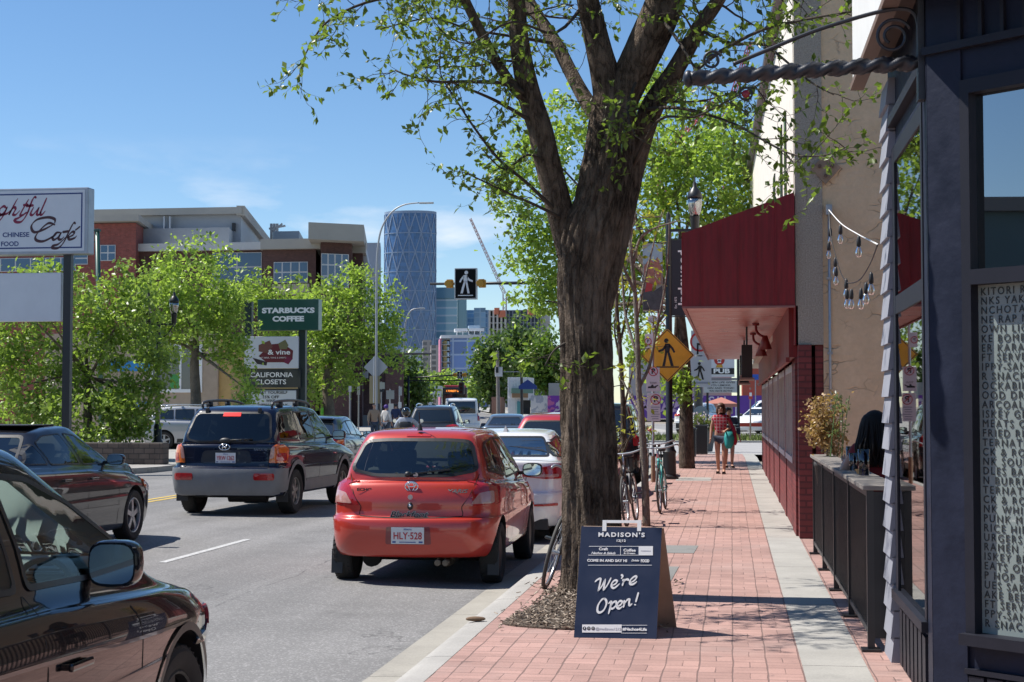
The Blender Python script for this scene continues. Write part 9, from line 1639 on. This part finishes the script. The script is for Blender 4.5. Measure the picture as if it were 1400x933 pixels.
# diner with long black hair at the patio ledge
p = at(1190, 600, 12.9); g = stand(1.66); dz = -.14
g.update({n: (v[0], v[1], v[2]+dz, *v[3:]) for n, v in g.items()})
g.update(kneeL=(.10, -.40, .76, .062), ankleL=(.09, -.36, .36, .04), toeL=(.09, -.48, .32, .03), kneeR=(-.10, -.40, .76, .062), ankleR=(-.09, -.36, .36, .04), toeR=(-.09, -.48, .32, .03), elbowL=(.25, .02, 1.03, .046), wristL=(.27, -.20, 1.105, .032), elbowR=(-.25, -.12, 1.03, .043), wristR=(-.20, -.32, 1.10, .03))
def longhair(t):
 m = MB()
 for k in range(260):
  a = rng.uniform(-.35, math.pi+.35); r0 = rng.uniform(.3, 1.0); x, y = math.cos(a), math.sin(a); w = rng.normal(0, .012, 3); ln = rng.uniform(.0, .14)
  pts = [(x*.05*r0, .01+y*.05*r0, 1.535-.02*r0), (x*.098, .015+y*.10, 1.47), (x*.112+w[0], .04+y*.095+w[1], 1.33), (x*.112+w[0]*2, .055+y*.08+w[1]*2, 1.23), (x*.10+w[2]*2, .06+y*.07+w[0], 1.14-ln*.4)]
  m.tube(smoothline(pts, 3), [.010]*9+[.009, .007, .005, .003], 5)
 m.ball((0, .02, 1.455), (.092, .10, .09)); m.build('hair', P('matt_black_hair', (.012, .009, .008), .62, spec=.25), t, world=False, smooth=True)
dn = figure('seated woman with long black hair in a dark red top at the patio ledge', (p.x+.04, 12.9, 0), R(168), g, [('top', P('dark_red_top', (.16, .008, .014), .8), SHIRT, .02), ('trousers', P('black_trousers', (.02, .02, .022), .8), PANTS, .012)], longhair)
stl = thing('bar_stool', 'tall black bar stool under the seated woman on the patio', 'stool', (p.x+.04, 12.9, 0)); mb = MB(); mb.lathe([(.17, .69), (.18, .70), (.18, .735), (.16, .74)], (p.x+.04, 12.9, 0), 'z', 18); mb.build('seat', BLACKP, stl)
for a in range(4): mb = MB(); q = a*1.571+.785; mb.tube([(p.x+.04+.12*math.cos(q), 12.9+.12*math.sin(q), .69), (p.x+.04+.22*math.cos(q), 12.9+.22*math.sin(q), 0)], .012, 6); mb.build('leg', BLACKM, stl)
GLS = glass('tumbler_glass', (.85, .9, .95), .01, 1.5, .1); BLG = glass('blue_glass_cup', (.08, .14, .55), .02, 1.5, .08)
def cup(label, x, y, r, h, mat): t = thing('drinking_glass', label, 'glass', (x, y, 1.068)); m = MB(); m.lathe([(r*.8, 0), (r, h), (r*.93, h), (r*.72, .008), (.001, .008)], (x, y, 1.069), 'z', 16); m.build('cup', mat, t, smooth=True); return t
cup('tall cobalt blue glass on the patio ledge by the seated woman', .955, 11.75, .045, .19, BLG); cup('second cobalt blue glass behind the tall one on the ledge', .99, 12.2, .04, .15, BLG); cup('clear tumbler on the ledge left of the blue glasses', .94, 12.55, .036, .14, GLS); cup('clear wine glass farther along the ledge', .95, 13.0, .036, .18, GLS)
sc_ = thing('sauce_bowl', 'small amber sauce bowl between the glasses on the ledge', 'bowl', (.945, 12.0, 1.068)); mb = MB(); mb.lathe([(.02, 0), (.035, .035), (.033, .035), (.02, .01), (.001, .01)], (.945, 12.0, 1.069), 'z', 14); mb.build('bowl', P('amber_bowl', (.45, .26, .10), .4), sc_)
# motorcyclist seen from behind
p = at(555, 590, 46.5); g = stand(1.70, 0, False); dz = -.08; g.update({n: (v[0], v[1], v[2]+dz, *v[3:]) for n, v in g.items()}); g.pop('nose')
g.update(kneeL=(.24, -.36, .70, .07), ankleL=(.24, -.12, .28, .045), toeL=(.25, -.26, .24, .035), kneeR=(-.24, -.36, .70, .07), ankleR=(-.24, -.12, .28, .045), toeR=(-.25, -.26, .24, .035), elbowL=(.34, -.20, 1.1, .05), wristL=(.36, -.46, 1.03, .034), elbowR=(-.34, -.20, 1.1, .05), wristR=(-.36, -.46, 1.03, .034), chest=(0, -.02, 1.19, .185, .13), waist=(0, 0, 1.0, .15, .11))
MX, MY = p.x, 46.5
figure('motorcycle rider from behind in a black helmet and dark vest', (MX, MY, -.1), R(180), g, [('sleeves', P('pale_blue_shirt', (.34, .38, .46), .8), FULL, .028), ('vest', P('black_leather_vest', (.02, .022, .027), .5), ['pelvis', 'waist', 'chest', 'neckb', 'shoulderL', 'shoulderR'], .045), ('jeans', P('dark_jeans', (.03, .04, .07), .85), PANTS, .018)], extra=lambda t: (MB().ball((0, 0, 1.54), (.135, .155, .145), seg=20, ring=14).build('helmet', P('helmet_black', (.012, .013, .015), .12, coat=1), t, world=False, smooth=True)))
mt = thing('motorcycle', 'dark motorcycle with round mirrors under the rider in the vest', 'motorcycle', (MX, MY, -.05), R(4))
for y in (-.62, .82): mb = MB(); mb.lathe([(.2, -.06), (.30, -.06), (.32, 0), (.30, .06), (.2, .06)], (0, y, .32), 'x', 24); mb.build('wheel', RUBBER, mt, world=False, smooth=True)
mb = MB(); mb.bbox((0, .25, .78), (.28, .55, .22), .08); mb.bbox((0, .2, .45), (.35, .5, .35), .06); mb.build('tank', P('bike_black', (.015, .015, .018), .15, coat=1), mt, world=False, smooth=True); mb = MB(); mb.bbox((0, -.28, .72), (.28, .65, .10), .04); mb.build('seat', BLACKP, mt, world=False); mb = MB(); mb.bbox((0, -.72, .70), (.16, .05, .08), .02); mb.build('taillight', TAILR, mt, world=False)
mb = MB(); mb.tube(smoothline([(-.40, .46, .98), (-.2, .56, 1.02), (.2, .56, 1.02), (.40, .46, .98)], 4), .015, 8); mb.tube([(.05, .6, 1.0), (.05, .84, .34)], .025); mb.tube([(-.05, .6, 1.0), (-.05, .84, .34)], .025); mb.build('handlebar', CHROME, mt, world=False)
for k in (-1, 1): mb = MB(); mb.tube([(k*.30, .52, 1.0), (k*.40, .50, 1.18)], .007, 6); mb.lathe([(.055, -.012), (.06, 0), (.03, .02)], (k*.41, .49, 1.22), 'y', 14); mb.build('mirror', CHROME, mt, world=False)
# people on the far left pavement
def by(label, px, Y, h, top, legs, hair, hm, fem, rz=0.):
 q = at(px, 600, Y); gg = stand(h, .05, fem); k = h/1.68; return figure(label, (q.x, Y, gz(Y)), rz, gg, [('shirt', top, FULL, .022), ('trousers', legs, PANTS, .014)], hairball((0, .015, 1.60*k), hair, hm))
by('bald man in a tan shirt by the sign posts on the far left pavement', 511.5, 66, 1.75, P('tan_shirt', (.33, .24, .17), .8), DEN, (.07, .08, .05), SKIN, False, R(30)); by('person with purple hair and a white top beside the bald man', 528, 68, 1.70, P('white_top', (.60, .58, .56), .8), DEN, (.10, .105, .09), P('purple_hair', (.07, .03, .22), .6), True, R(160)); by('person in a lime safety vest on the far left pavement under the birch', 442, 92, 1.72, P('lime_vest', (.22, .62, .06), .7), DEN, (.085, .09, .07), HK, False, R(80)); by('person in dark blue clothes behind the far sign posts', 541, 78, 1.72, P('dark_blue_top', (.02, .035, .10), .8), DEN, (.085, .09, .07), HK, False, R(170))
